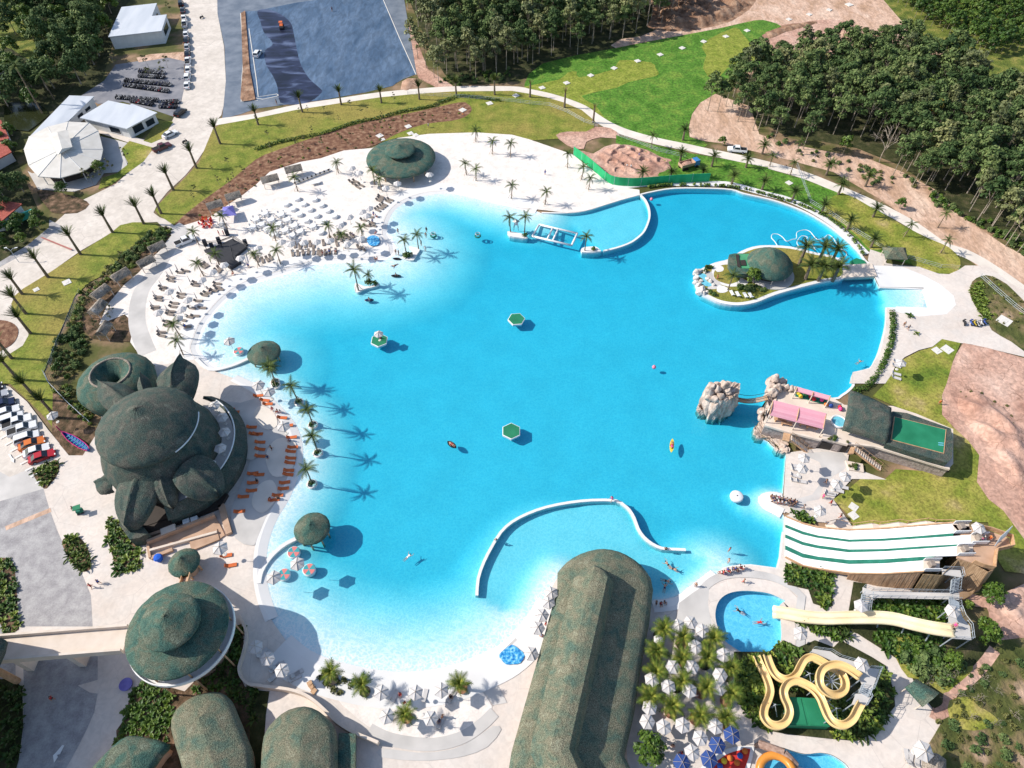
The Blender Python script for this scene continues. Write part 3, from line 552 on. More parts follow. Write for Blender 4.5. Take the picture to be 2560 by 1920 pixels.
def tree_meshes(key, seed, h, cr, clear, material, nlobe=11, n=750, size=0.36, lean=0.6, fork=True, trunk=0.13):
 r = random.Random(seed); lobes = []; tr = MB()
 top = V(r.uniform(-lean, lean), r.uniform(-lean, lean), h * 0.8)
 mid = V(top.x * 0.4, top.y * 0.4, clear)
 tr.tube([V(0, 0, -0.3), V(mid.x * .5, mid.y * .5, clear * .5), mid, top], lambda t: trunk * (1.15 - t * 0.8), 5)
 for i in range(nlobe):
  a = i * 2.4 + r.uniform(-.4, .4); q = (i + 0.5) / nlobe
  rr = cr * math.sqrt(q) * r.uniform(0.55, 1.0); z = clear + (h - clear) * (1.0 - 0.75 * q ** 1.3) * r.uniform(0.82, 1.02)
  c = V(top.x + rr * math.cos(a), top.y + rr * math.sin(a), z); s = cr * r.uniform(0.28, 0.46)
  lobes.append((c, V(s, s, s * r.uniform(0.55, 0.85))))
  if fork and i % 2 == 0: tr.tube([mid + (top - mid) * r.uniform(0, .5), (mid + c) / 2 + V(0, 0, .3), c], lambda t: trunk * (0.55 - t * 0.4), 4)
 return tr.mesh(key + '_trunk', M['bark']), crown_mesh(key + '_crown', seed + 50, lobes, n, size, material)
TREES = {
 'rubber': [tree_meshes('rubber', 10 + i, 11.5 + i * 0.4, 2.9 + 0.15 * (i % 3), 5.2, 'rubber_leaf', 12, 820, 0.36) for i in range(5)],
 'grey': [tree_meshes('grey', 30 + i, 12.0 + i * 0.6, 2.8, 5.5, 'grey_leaf', 12, 700, 0.36) for i in range(3)],
 'bushy': [tree_meshes('bushy', 50 + i, 9.0 + i, 4.2, 1.8, 'rubber_leaf', 16, 1500, 0.42, fork=False, trunk=.25) for i in range(3)],
 'bushyg': [tree_meshes('bushyg', 60 + i, 7.0 + i, 3.6, 1.4, 'bright_leaf', 14, 1200, 0.40, fork=False, trunk=.22) for i in range(2)],
 'young': [tree_meshes('young', 70 + i, 4.8 + .3 * i, 1.75, 1.9, 'lush_leaf', 9, 520, 0.27, fork=False, trunk=.07) for i in range(3)],
 'sapling': [tree_meshes('sapling', 80 + i, 3.2 + .5 * i, 0.8, 1.2, 'olive_leaf', 5, 90, 0.17, trunk=.045) for i in range(3)],
 'round': [tree_meshes('round', 90 + i, 4.2, 1.9, 1.2, 'bright_leaf', 12, 900, 0.24, trunk=.10) for i in range(2)],
 'yellow': [tree_meshes('yellow', 95, 12.0, 2.2, 6, 'yellow_leaf', 8, 420, 0.34)],
 'lime': [tree_meshes('lime', 97, 12.5, 2.0, 6, 'lime_leaf', 8, 480, 0.34)],
}
def bare_tree_mesh(seed, h, spread):
 r = random.Random(seed); t = MB()
 def br(p, d, L, rad, k):
  q = p + d * L; t.tube([p, (p + q) / 2 + rnd_dir(r) * L * .08, q], lambda u: rad * (1 - .45 * u), 4)
  if k:
   for _ in range(4): br(q - d * L * r.uniform(0, .45), (d + rnd_dir(r) * spread).normalized(), L * r.uniform(.5, .75), rad * .55, k - 1)
 br(V(0, 0, -.2), V(0.05, 0.02, 1), h * .42, h * .016, 3); return t.mesh('bare', M['bark'])
TREES['bare'] = [(bare_tree_mesh(3, 12, 0.75), None), (bare_tree_mesh(4, 2.6, 0.9), None)]
def shrub_mesh(key, seed, rx, h, material, n=160, size=0.2, nl=5):
 r = random.Random(seed); lobes = [(V(r.uniform(-.5, .5) * rx, r.uniform(-.5, .5) * rx, h * r.uniform(.3, .6)), V(rx * .55, rx * .55, h * .45)) for _ in range(nl)]
 return crown_mesh(key, seed, lobes, n, size, material)
SHRUBS = {'lush': [shrub_mesh('shrub', 200 + i, 0.9, 1.1, 'lush_leaf', 190, .19) for i in range(3)], 'lime': [shrub_mesh('shrub', 210 + i, 0.8, 0.9, 'lime_leaf', 170, .18) for i in range(2)],
          'olive': [shrub_mesh('shrub', 220 + i, 0.8, 0.9, 'olive_leaf', 130, .17) for i in range(3)], 'dark': [shrub_mesh('shrub', 230 + i, 1.1, 1.2, 'rubber_leaf', 200, .22) for i in range(2)]}
def frond(L, droop, w, nseg=8, rise=0.5, leaf=None):
 """one palm frond growing along +X from the origin: bent rib with leaflets on both sides"""
 mb = MB(); pts = []
 for i in range(nseg + 1):
  t = i / nseg; pts.append(V(L * t * (1 - .12 * t), 0, L * (rise * t - droop * t * t)))
 for i in range(nseg):
  a, b = pts[i], pts[i + 1]; t = (i + .5) / nseg; wl = w * math.sin(math.pi * min(1, .12 + .88 * t)) ** .6 * (1 if t < .9 else .7) + .04
  tip = (b - a) * 0.9
  for sgn in (1, -1):
   for f0, f1 in ((0, .46), (.5, .96)):
    p, q = a.lerp(b, f0), a.lerp(b, f1)
    o = V(0, sgn * wl, -wl * .35) + tip
    mb.add([p, q, q.lerp(p, .35) + o], [(0, 1, 2)] if sgn < 0 else [(1, 0, 2)])
 return mb
def crown_of(fr, n, seed, tilt=(0.0, 1.0), s=(.85, 1.1)):
 r = random.Random(seed); out = []
 for i in range(n):
  t = i / max(n - 1, 1); out.append((i * 2.4 + r.uniform(-.25, .25), tilt[0] + (tilt[1] - tilt[0]) * t + r.uniform(-.1, .1), r.uniform(*s)))
 return out
def crown_merge(name, fr, spec, material, z=0.0):
 mb = MB()
 for a, tl, s in spec:
  Mx = Matrix.Translation((0, 0, z)) @ Matrix.Rotation(a, 4, 'Z') @ Matrix.Rotation(-tl, 4, 'Y') @ Matrix.Scale(s, 4)
  mb.add([Mx @ v for v in fr.v], fr.f)
 return mb.mesh(name, M[material])
FR_COCO = frond(2.1, 0.75, 0.42, rise=.35); FR_DATE = frond(2.3, .62, .34, rise=.45); FR_TIED = frond(2.9, .28, .26, rise=.18); FR_POT = frond(2.0, .62, .52, rise=.55)
PALM = {}
for i in range(3):
 PALM['coco', i] = crown_merge('crown', FR_COCO, crown_of(FR_COCO, 13, i, (1.1, -.25)), 'palm_leaf')
 PALM['date', i] = crown_merge('crown', FR_DATE, crown_of(FR_DATE, 24, 10 + i, (1.25, -.15)), 'palm_leaf')
 PALM['tied', i] = crown_merge('crown', FR_TIED, crown_of(FR_TIED, 30, 20 + i, (1.5, .78), (.7, 1.05)), 'palm_leaf')
 PALM['bare', i] = crown_merge('crown', FR_TIED, crown_of(FR_TIED, 9, 30 + i, (1.5, 1.1), (.6, .8)), 'dry_frond')
MF = {'coco': FR_COCO.mesh('frond', M['palm_leaf']), 'date': FR_DATE.mesh('frond', M['palm_leaf']), 'pot': FR_POT.mesh('frond', M['potted_palm_leaf'])}
def trunk_mesh(h, r0, r1, bend=0.3):
 mb = MB(); mb.tube([V(bend * math.sin(t * 1.6) , 0, h * t - .15 * (t == 0)) for t in (0, .25, .5, .75, 1)], lambda t: r0 + (r1 - r0) * min(1, t * 1.6), 7); return mb.mesh('trunk', M['palm_bark'])
TRUNK = {}
def palm(kind, loc, label, h=5.0, group=None, s=1.0, rz=None, fronds=False, props=0, r=None, cat='palm tree', thick=None, name='palm_tree'):
 r = r or random.Random(int(loc[0] * 37 + loc[1] * 91)); rz = r.uniform(0, 6.28) if rz is None else rz
 t = thing(name, label, cat, (loc[0], loc[1], loc[2] if len(loc) > 2 else 0.0), rz, group, s)
 hk = round(h * 2) / 2; th = thick or {'coco': .11, 'date': .24, 'tied': .24, 'bare': .26, 'pot': .16}[kind]
 if (hk, th) not in TRUNK: TRUNK[hk, th] = trunk_mesh(hk, th * 1.35, th, .25 if th < .2 else .06)
 link('trunk', TRUNK[hk, th], t); bx = .25 if th < .2 else .06
 if fronds:
  n = {'coco': 13, 'date': 24, 'pot': 19}[kind]; tl = {'coco': (1.1, -.25), 'date': (1.25, -.15), 'pot': (1.25, -.1)}[kind]
  for a, ti, sc in crown_of(None, n, r.randint(0, 999), tl):
   f = link('frond', MF[kind], t); f.location = (bx, 0, hk); f.rotation_euler = (0, -ti, a); f.scale = (sc,) * 3
 else:
  c = link('crown', PALM[kind, r.randint(0, 2)], t); c.location = (bx, 0, hk - .1)
 for k in range(props):
  a = k * 2.09 + .4
  if 'prop' not in MESH: MESH['prop'] = MB().cyl((1.0, 0, -.05), (.1, 0, 1.7), .045, n=5).mesh('prop', M['stake_wood'])
  p = link('prop', MESH['prop'], t); p.rotation_euler = (0, 0, a)
 return t
def tree(kind, loc, label, cat='tree', group=None, s=1.0, r=random, name='tree', var=None, lean=None):
 v = TREES[kind]; tm, cm = v[r.randrange(len(v)) if var is None else var]
 t = thing(name, label, cat, (loc[0], loc[1], loc[2] if len(loc) > 2 else 0.0), r.uniform(0, 6.28), group, s)
 link('trunk', tm, t)
 if cm: link('crown', cm, t)
 return t
BEDS = {'shrub': [], 'leafy_plant': []}
def flush_beds():
 """the 290 nearest of each kind stay objects of their own, the rest become one mass"""
 for nm, its in BEDS.items():
  its.sort(key=lambda q: q[1][0] ** 2 + q[1][1] ** 2)
  for me, loc, rz, sc, lab, cat, grp in its[:290]:
   o = link(nm, me); o.location = loc; o.rotation_euler = (0, 0, rz); o.scale = sc; tag(o, lab, cat, grp)
  V_, F_, MI, mats, b = [], [], [], [], 0
  for me, loc, rz, sc, lab, cat, grp in its[290:]:
   Mx = np.array(Matrix.Translation(loc) @ Matrix.Rotation(rz, 4, 'Z') @ Matrix.Diagonal((*sc, 1))); n = len(me.vertices); co = np.empty(n * 3); me.vertices.foreach_get('co', co)
   V_.append(co.reshape(-1, 3) @ Mx[:3, :3].T + Mx[:3, 3]); F_ += [tuple(i + b for i in p.vertices) for p in me.polygons]; b += n
   mt = me.materials[0]
   if mt not in mats: mats.append(mt)
   MI += [mats.index(mt)] * len(me.polygons)
  if not V_: continue
  me = bpy.data.meshes.new('undergrowth'); me.from_pydata(np.concatenate(V_).tolist(), [], F_); [me.materials.append(q) for q in mats]; me.polygons.foreach_set('material_index', MI); o = link('undergrowth', me); o['kind'] = 'stuff'
def shrub(kind, loc, label, group=None, s=1.0, r=random, name='shrub', cat='shrub'):
 v = SHRUBS[kind]; BEDS['shrub'].append((v[r.randrange(len(v))], (loc[0], loc[1], loc[2] if len(loc) > 2 else 0.0), r.uniform(0, 6.28), (s, s, s * r.uniform(.8, 1.15)), label, cat, group))
# broad-leaved tropical plant: arching leaves from one base
def leafy(L, w, droop):
 mb = MB(); n = 5; vs = []
 for i in range(n + 1):
  t = i / n; ww = w * math.sin(math.pi * (.06 + .9 * t)) ; x, z = L * t * (1 - .2 * t), L * (.75 * t - droop * t * t)
  vs += [(x, -ww, z + ww * .35), (x, 0, z), (x, ww, z + ww * .35)]
 mb.add(vs, [f for i in range(n) for f in ((i * 3, i * 3 + 3, i * 3 + 4, i * 3 + 1), (i * 3 + 1, i * 3 + 4, i * 3 + 5, i * 3 + 2))]); return mb
def leafy_plant(name, seed, n, material, L=1.5, w=.26):
 fr = leafy(L, w, .62); return crown_merge(name, fr, crown_of(fr, n, seed, (1.0, -.05), (.6, 1.1)), material)
PLANTS = [leafy_plant('leaves', 300, 11, 'lush_leaf'), leafy_plant('leaves', 301, 9, 'lime_leaf', 1.3, .24), leafy_plant('leaves', 302, 12, 'palm_leaf', 1.7, .15), leafy_plant('leaves', 303, 9, 'bright_leaf', 1.2, .3)]
def plant(loc, label, k, s=1.0, group=None, r=random, name='leafy_plant'):
 BEDS['leafy_plant'].append((PLANTS[k], (loc[0], loc[1], loc[2] if len(loc) > 2 else 0.02), r.uniform(0, 6.28), (s,) * 3, label, 'plant', group))
# ================================================================ beach things
mat('canvas', [(0.3, (0.50, 0.475, 0.465)), (0.7, (0.59, 0.565, 0.55))], scale=1.5, rough=0.9)
mat('tint_cloth', [(0.3, (0.85, 0.85, 0.85)), (0.7, (1, 1, 1))], scale=2.0, rough=0.85, tint=True)
mat('paint', [(0.3, (0.96, 0.96, 0.96)), (0.7, (1, 1, 1))], scale=1.0, rough=0.22, tint=True, spec=0.5)
mat('taupe', [(0.3, (0.20, 0.16, 0.135)), (0.7, (0.30, 0.255, 0.22))], scale=2, rough=0.9)
mat('orange_cushion', [(0.3, (0.52, 0.11, 0.035)), (0.7, (0.66, 0.18, 0.06))], scale=1.2, rough=0.9)
flat('pole', (0.42, 0.36, 0.3)); flat('dark_metal', (0.04, 0.04, 0.045)); flat('steel', (0.42, 0.47, 0.52), metal=0.3); flat('rubber', (0.018, 0.018, 0.02), rough=0.8)
flat('glass_dark', (0.02, 0.03, 0.045), rough=0.08, spec=0.6); flat('lamp_glass', (0.75, 0.75, 0.72), rough=0.2); flat('tail_red', (0.5, 0.02, 0.02), rough=0.3)
mat('skin', [(0.3, (0.40, 0.21, 0.13)), (0.7, (0.55, 0.31, 0.21))], scale=3, rough=0.6)
flat('hair_dark', (0.03, 0.02, 0.015)); mat('tan_wood', [(0.3, (0.42, 0.24, 0.13)), (0.7, (0.60, 0.38, 0.22))], scale=2, rough=0.7)
def um_canopy(r=1.1, h=.5, n=6):
 mb = MB(); ap = V(0, 0, h)
 for i in range(n):
  a0, a1 = 2 * math.pi * i / n, 2 * math.pi * (i + 1) / n; am = (a0 + a1) / 2
  p0, p1 = V(r * math.cos(a0), r * math.sin(a0), 0), V(r * math.cos(a1), r * math.sin(a1), 0); e = (p0 + p1) * .5 * .985 + V(0, 0, .0)
  m0 = ap.lerp(p0, .5) + V(0, 0, .05); m1 = ap.lerp(p1, .5) + V(0, 0, .05); mm = (m0 + m1) / 2 - V(0, 0, .035)
  mb.add([ap, m0, mm, m1, p0, e, p1, p0 - V(0, 0, .13), e - V(0, 0, .13), p1 - V(0, 0, .13)], [(0, 1, 2), (0, 2, 3), (1, 4, 5, 2), (2, 5, 6, 3), (4, 7, 8, 5), (5, 8, 9, 6)])
 return mb
def rib_mesh(r=1.1, h=.5): return MB().tube([V(.02, 0, h + .035), V(r / 2, 0, h / 2 + .085), V(r * 1.01, 0, .03)], .022, 4).mesh('rib', M['pole'])
MESH['canopy'] = um_canopy().mesh('canopy', M['canvas']); MESH['canopyt'] = um_canopy().mesh('canopy', M['tint_cloth']); MESH['rib'] = rib_mesh()
MESH['upole'] = MB().cyl((0, 0, 0), (0, 0, 2.52), .035, n=6).mesh('pole', M['pole']); MESH['ubase'] = MB().cyl((0, 0, 0), (0, 0, .1), .33, .28, n=10).mesh('base', M['kerb_white']); MESH['finial'] = MB().cyl((0, 0, 0), (0, 0, .14), .05, .02, n=6).mesh('finial', M['pole'])
MESH['closed'] = MB().lathe([(.04, .55), (.14, .7), (.11, 1.5), (.05, 2.4), (.01, 2.55)], n=7).mesh('canopy', M['canvas'])
def umbrella(loc, label, group='white hexagonal beach umbrellas', z=2.0, rz=None, color=None, ribs=False, s=1.0, r=random, base=True, tilt=None, name='beach_umbrella'):
 t = thing(name, label, 'umbrella', (loc[0], loc[1], loc[2] if len(loc) > 2 else 0.02), r.uniform(0, 1.05) if rz is None else rz, group, s)
 if tilt: t.rotation_euler = (tilt[0], tilt[1], t.rotation_euler[2])
 c = link('canopy', MESH['canopyt'] if color else MESH['canopy'], t); c.location = (0, 0, z)
 if color: c.color = (*color, 1)
 p = link('pole', MESH['upole'], t); p.scale = (1, 1, (z + .5) / 2.52)
 if base: link('base', MESH['ubase'], t)
 if ribs:
  for i in range(6): q = link('rib', MESH['rib'], t); q.location = (0, 0, z); q.rotation_euler = (0, 0, math.pi / 3 * i)
  q = link('finial', MESH['finial'], t); q.location = (0, 0, z + .5)
 return t
def closed_umbrella(loc, label, group='closed white umbrellas on the beach', r=random):
 t = thing('closed_umbrella', label, 'umbrella', (loc[0], loc[1], 0.02), r.uniform(0, 6), group); link('canopy', MESH['closed'], t); link('pole', MESH['upole'], t); link('base', MESH['ubase'], t); return t
def lounger_meshes(cush, frame):
 a = MB().box((.28, 0, .33), (1.35, .62, .10)).mesh('bed', M[cush]); b = MB().box((-.62, 0, .52), (.72, .62, .10), ry=R(38)).mesh('backrest', M[cush])
 f = MB()
 for x in (-.5, .85):
  for y in (-.27, .27): f.box((x, y, .14), (.06, .06, .28))
 f.box((.15, .30, .27), (1.6, .04, .05)).box((.15, -.30, .27), (1.6, .04, .05)); return a, b, f.mesh('frame', M[frame])
flat('white_plastic', (0.78, 0.78, 0.78)); LOUNGE = {'taupe': lounger_meshes('taupe', 'pole'), 'orange': lounger_meshes('orange_cushion', 'tan_wood'), 'white': lounger_meshes('white_plastic', 'white_plastic'), 'grey': lounger_meshes('canvas', 'pole')}
def lounger(loc, rz, label, kind='taupe', group='sun loungers on the sand'):
 t = thing('sun_lounger', label, 'sun lounger', (loc[0], loc[1], 0.03), rz, group)
 for nm, me in zip(('bed', 'backrest', 'frame'), LOUNGE[kind]): link(nm, me, t)
 return t
# ================================================================ people
def person_meshes():
 P = {}
 poses = {
  'stand': dict(pel=(0, 0, .92), ch=(0, 0, 1.3), nk=(0, 0, 1.48), hd=(0, .01, 1.64), kn=((-.11, .02, .5), (.11, .0, .5)), an=((-.12, 0, .08), (.12, -.02, .08)), toe=((-.13, .16, .04), (.13, .14, .04)), el=((-.27, -.02, 1.12), (.27, .0, 1.12)), wr=((-.29, .08, .87), (.29, .1, .87))),
  'walk': dict(pel=(0, 0, .9), ch=(0, .03, 1.28), nk=(0, .05, 1.46), hd=(0, .07, 1.62), kn=((-.11, .2, .5), (.11, -.05, .5)), an=((-.11, .28, .1), (.11, -.32, .14)), toe=((-.12, .43, .06), (.12, -.22, .04)), el=((-.27, -.15, 1.12), (.27, .12, 1.12)), wr=((-.28, -.1, .88), (.28, .3, .95))),
  'sit': dict(pel=(0, 0, .50), ch=(0, -.06, .88), nk=(0, -.05, 1.06), hd=(0, -.02, 1.22), kn=((-.13, .42, .52), (.13, .42, .52)), an=((-.13, .45, .08), (.13, .45, .08)), toe=((-.14, .6, .04), (.14, .6, .04)), el=((-.26, .05, .72), (.26, .05, .72)), wr=((-.18, .28, .6), (.18, .28, .6))),
  'lie': dict(pel=(0, 0, .12), ch=(0, -.38, .14), nk=(0, -.56, .15), hd=(0, -.72, .16), kn=((-.12, .42, .14), (.12, .40, .2)), an=((-.13, .82, .09), (.13, .8, .09)), toe=((-.15, .88, .22), (.15, .86, .22)), el=((-.32, -.25, .1), (.32, -.25, .1)), wr=((-.34, .0, .08), (.34, .0, .08))),
  'swim': dict(pel=(0, 0, -.05), ch=(0, .36, -.02), nk=(0, .54, .02), hd=(0, .70, .06), kn=((-.13, -.4, -.1), (.13, -.38, -.05)), an=((-.14, -.8, -.08), (.14, -.78, -.1)), toe=((-.14, -.95, -.08), (.14, -.93, -.1)), el=((-.4, .5, -.02), (.36, .75, .02)), wr=((-.55, .72, -.03), (.3, 1.0, .04))),
 }
 for key, q in poses.items():
  vs = [q['pel'], q['ch'], q['nk'], q['hd']]; rad = [.15, .155, .06, .105]; ed = [(0, 1), (1, 2), (2, 3)]
  hdt = Vector(q['hd']) + (Vector(q['hd']) - Vector(q['nk'])).normalized() * .1; vs.append(tuple(hdt)); rad.append(.07); ed.append((3, 4))
  for i, sg in enumerate((-1, 1)):
   pel, ch = Vector(q['pel']), Vector(q['ch']); hip = pel + Vector((sg * .1, 0, -.03)); sh = ch + Vector((sg * .19, 0, .08 if key in ('stand', 'walk', 'sit') else 0)) + (Vector(q['nk']) - ch) * .3 * (key in ('lie', 'swim'))
   n = len(vs); vs += [tuple(hip), q['kn'][i], q['an'][i], q['toe'][i]]; rad += [.10, .062, .042, .04]; ed += [(0, n), (n, n + 1), (n + 1, n + 2), (n + 2, n + 3)]
   n = len(vs); wr = Vector(q['wr'][i]); el = Vector(q['el'][i]); d = (wr - el).normalized(); vs += [tuple(sh), q['el'][i], q['wr'][i], tuple(wr + d * .08)]; rad += [.065, .045, .032, .036]; ed += [(1, n), (n, n + 1), (n + 1, n + 2), (n + 2, n + 3)]
   pm = n + 3; sd = d.orthogonal().normalized(); up = d.cross(sd)
   for f in range(5):
    o = wr + d * .09 + sd * (f - 1.8) * .016; L = (.05, .07, .075, .07, .055)[f]
    if f == 0: o = wr + d * .04 - sd * .035
    tip = o + d * L + up * .02 - (sd * .03 if f == 0 else sd * 0); vs.append(tuple(tip)); rad.append(.009); ed.append((pm, len(vs) - 1))
  me = bpy.data.meshes.new('p'); me.from_pydata(vs, ed, []); ob = bpy.data.objects.new('p', me); COL.objects.link(ob)
  md = ob.modifiers.new('s', 'SKIN'); sv = me.skin_vertices[0].data
  for i, r_ in enumerate(rad): sv[i].radius = (r_, r_ * (.8 if i < 2 else 1));
  sv[0].use_root = True
  sb = ob.modifiers.new('d', 'SUBSURF'); sb.levels = 1; sb.render_levels = 1
  dg = bpy.context.evaluated_depsgraph_get(); body = bpy.data.meshes.new_from_object(ob.evaluated_get(dg)); body.name = 'body'; body.materials.clear(); body.materials.append(M['skin']); body.polygons.foreach_set('use_smooth', [True] * len(body.polygons))
  bpy.data.objects.remove(ob); bpy.data.meshes.remove(me)
  def cover(test, infl, nm, mt):
   keep = [p for p in body.polygons if test(p.center)]; mb = MB(); ix = {}
   for p in keep:
    f = []
    for vi_ in p.vertices:
     if vi_ not in ix: ix[vi_] = len(mb.v); v = body.vertices[vi_]; mb.v.append(v.co + v.normal * infl)
     f.append(ix[vi_])
    mb.f.append(tuple(f)); mb.m.append(0)
   return mb.mesh(nm, M[mt], True)
  hd = Vector(q['hd']); pel = Vector(q['pel']); ch = Vector(q['ch']); ax = (ch - pel).normalized(); ha = (hd - Vector(q['nk'])).normalized(); back = Vector((0, -.6, .5)) if key != 'lie' else Vector((0, -.5, -.2))
  P[key] = (body, cover(lambda c: (c - hd).length < .24 and (c - hd).dot(ha) > -.05 and (c - hd).dot(back) > -.02 + (0 if key != 'swim' else -.03), .018, 'hair', 'hair_dark'),
                  cover(lambda c: -.14 < (c - pel).dot(ax) < .1 and (c - pel).length < .26, .014, 'shorts', 'tint_cloth'), cover(lambda c: .08 < (c - pel).dot(ax) < .5 and abs(c.x) < .2 and (c - pel).length < .55, .014, 'shirt', 'tint_cloth'))
 return P
PEOPLE = person_meshes()
CLOTH = {'red': (.6, .04, .05), 'blue': (.05, .12, .45), 'white': (.75, .75, .75), 'black': (.02, .02, .025), 'pink': (.8, .08, .3), 'green': (.05, .3, .1), 'orange': (.7, .2, .04), 'navy': (.02, .03, .12), 'teal': (.03, .35, .4), 'yellow': (.75, .55, .05), 'grey': (.25, .25, .26)}
def person(pose, loc, rz, label, bottom='black', top=None, group=None, s=1.0):
 t = thing('person', label, 'person', (loc[0], loc[1], loc[2] if len(loc) > 2 else 0.05), rz, group, s); b, h, sh, st = PEOPLE[pose]
 link('body', b, t); link('hair', h, t); o = link('shorts', sh, t); o.color = (*CLOTH[bottom], 1)
 if top: o = link('shirt', st, t); o.color = (*CLOTH[top], 1)
 return t
# ================================================================ vehicles
def car_meshes(kind):
 L, Wd = (4.5, 1.75) if kind == 'sedan' else ((4.4, 1.85) if kind == 'suv' else (5.2, 1.85))
 def prof(pts, hw, taper=.06):
  mb = MB(); k = len(pts); a = [V(x, -(hw - taper * (z > .75) * 1.5), z) for x, z in pts]; b = [V(x, hw - taper * (z > .75) * 1.5, z) for x, z in pts]
  mb.add(a + b, [tuple(range(k)), tuple(range(2 * k - 1, k - 1, -1))] + [(i, k + i, k + (i + 1) % k, (i + 1) % k) for i in range(k)]); return mb
 h = L / 2; w = Wd / 2
 if kind == 'sedan': body = [(-h, .35), (h - .05, .32), (h, .5), (h - .1, .68), (.75, .92), (-1.35, .95), (-h + .05, .88)]; cab = [(1.0, .9), (.25, 1.38), (-.95, 1.40), (-1.75, .93)]
 elif kind == 'suv': body = [(-h, .4), (h - .05, .36), (h, .6), (h - .12, .85), (.9, 1.05), (-h + .03, 1.08)]; cab = [(1.15, 1.0), (.5, 1.62), (-1.75, 1.66), (-2.1, 1.05)]
 else: body = [(-h, .45), (h - .05, .4), (h, .65), (h - .1, .92), (1.0, 1.08), (-h, 1.05)]; cab = [(1.25, 1.03), (.6, 1.66), (-.55, 1.70), (-.85, 1.06)]
 P = {'body': prof(body, w).mesh('body', M['paint'])}
 if kind == 'pickup':
  P['cargo_bed'] = MB().box((-1.72, 0, 1.062), (1.55, 1.5, .03)).mesh('cargo_bed', M['rubber'])
 gl = MB(); k = 4; n0 = [V(x, -(w - .13 - (z - .95) * .22), z) for x, z in cab]; n1 = [V(x, (w - .13 - (z - .95) * .22), z) for x, z in cab]
 gl.add(n0 + n1, [(0, 1, 2, 3)[::-1], (4, 5, 6, 7)] + [(i, (i + 1) % k, k + (i + 1) % k, k + i) for i in range(k)]); P['windows'] = gl.mesh('windows', M['glass_dark'])
 rf = MB(); x1, z1 = cab[1]; x2, z2 = cab[2]; y = w - .13 - (z1 - .95) * .22 - .02
 rf.add([V(x1 - .02, -y, z1 + .035), V(x2 + .02, -y, z2 + .035), V(x2 + .02, y, z2 + .035), V(x1 - .02, y, z1 + .035), V(x1 + .05, -y - .05, z1 - .03), V(x2 - .05, -y - .05, z2 - .03), V(x2 - .05, y + .05, z2 - .03), V(x1 + .05, y + .05, z1 - .03)], [(0, 1, 2, 3)[::-1], (0, 4, 5, 1)[::-1], (1, 5, 6, 2)[::-1], (2, 6, 7, 3)[::-1], (3, 7, 4, 0)[::-1]])
 for xa, za, xb, zb in ((cab[1][0], cab[1][1], cab[0][0], cab[0][1]), (cab[2][0], cab[2][1], cab[3][0], cab[3][1])):
  for sg in (-1, 1): rf.tube([V(xa, sg * (w - .12 - (za - .95) * .22), za), V(xb, sg * (w - .12), zb)], .045, 4)
 P['roof'] = rf.mesh('roof', M['paint'])
 wh = MB().cyl((0, -.1, 0), (0, .1, 0), .32, n=10).cyl((0, -.115, 0), (0, .115, 0), .19, n=8); P['wheel'] = MB().cyl((0, -.11, 0), (0, .11, 0), .33, n=12).mesh('wheel', M['rubber']); P['rim'] = MB().cyl((0, -.118, 0), (0, .118, 0), .19, n=8).mesh('rim', M['steel'])
 P['headlight'] = MB().box((h - .09, 0, .66), (.2, .36, .14)).mesh('headlight', M['lamp_glass']); P['tail_light'] = MB().box((-h + .03, 0, .82), (.1, .3, .16)).mesh('tail_light', M['tail_red']); P['dims'] = (h, w)
 return P
CARS = {k: car_meshes(k) for k in ('sedan', 'suv', 'pickup')}
PAINTS = {'white': (.78, .78, .78), 'silver': (.45, .46, .48), 'black': (.012, .012, .015), 'dark grey': (.06, .065, .075), 'red': (.45, .02, .03), 'orange': (.65, .17, .03), 'dark red': (.10, .02, .025), 'navy': (.015, .025, .07)}
def car(kind, loc, rz, color, label, group=None, name=None):
 P = CARS[kind]; h, w = P['dims']; t = thing(name or {'sedan': 'parked_car', 'suv': 'parked_car', 'pickup': 'pickup_truck'}[kind], label, 'car' if kind != 'pickup' else 'pickup', (loc[0], loc[1], loc[2] if len(loc) > 2 else .1), rz, group)
 for nm in ('body', 'roof'): o = link(nm, P[nm], t); o.color = (*PAINTS[color], 1)
 link('windows', P['windows'], t)
 if 'cargo_bed' in P: link('cargo_bed', P['cargo_bed'], t)
 for sx in (1, -1):
  for sy in (1, -1):
   wl = link('wheel', P['wheel'], t); wl.location = (sx * h * .6, sy * (w - .08), .33); link('rim', P['rim'], wl)
 for sy in (1, -1):
  o = link('headlight', P['headlight'], t); o.location = (0, sy * (w - .28), 0); o = link('tail_light', P['tail_light'], t); o.location = (0, sy * (w - .25), 0)
 return t
def bike_mesh():
 mb = MB(); mb.mi = 0
 for x in (-.6, .6): mb.cyl((x, -.05, .28), (x, .05, .28), .28, n=9)
 mb.mi = 1; mb.box((0, 0, .42), (.75, .24, .26)).box((.48, 0, .72), (.12, .3, .5), ry=-.35).box((-.62, 0, .6), (.5, .2, .1))
 mb.mi = 2; mb.box((-.28, 0, .74), (.75, .26, .12)); mb.cyl((.4, -.34, 1.0), (.4, .34, 1.0), .03, n=5); return mb
mat('bike_paint', [(0.3, (.9, .9, .9)), (.7, (1, 1, 1))], rough=.3, tint=True, spec=.5)
MESH['bike'] = bike_mesh().mesh('motorbike', [M['rubber'], M['bike_paint'], M['dark_metal']])
def bike(loc, rz, color, label, group='motorbikes in the parking bays'):
 o = link('motorbike', MESH['bike']); o.location = (loc[0], loc[1], .1); o.rotation_euler = (0.12, 0, rz); o.color = (*color, 1); return tag(o, label, 'motorbike', group)
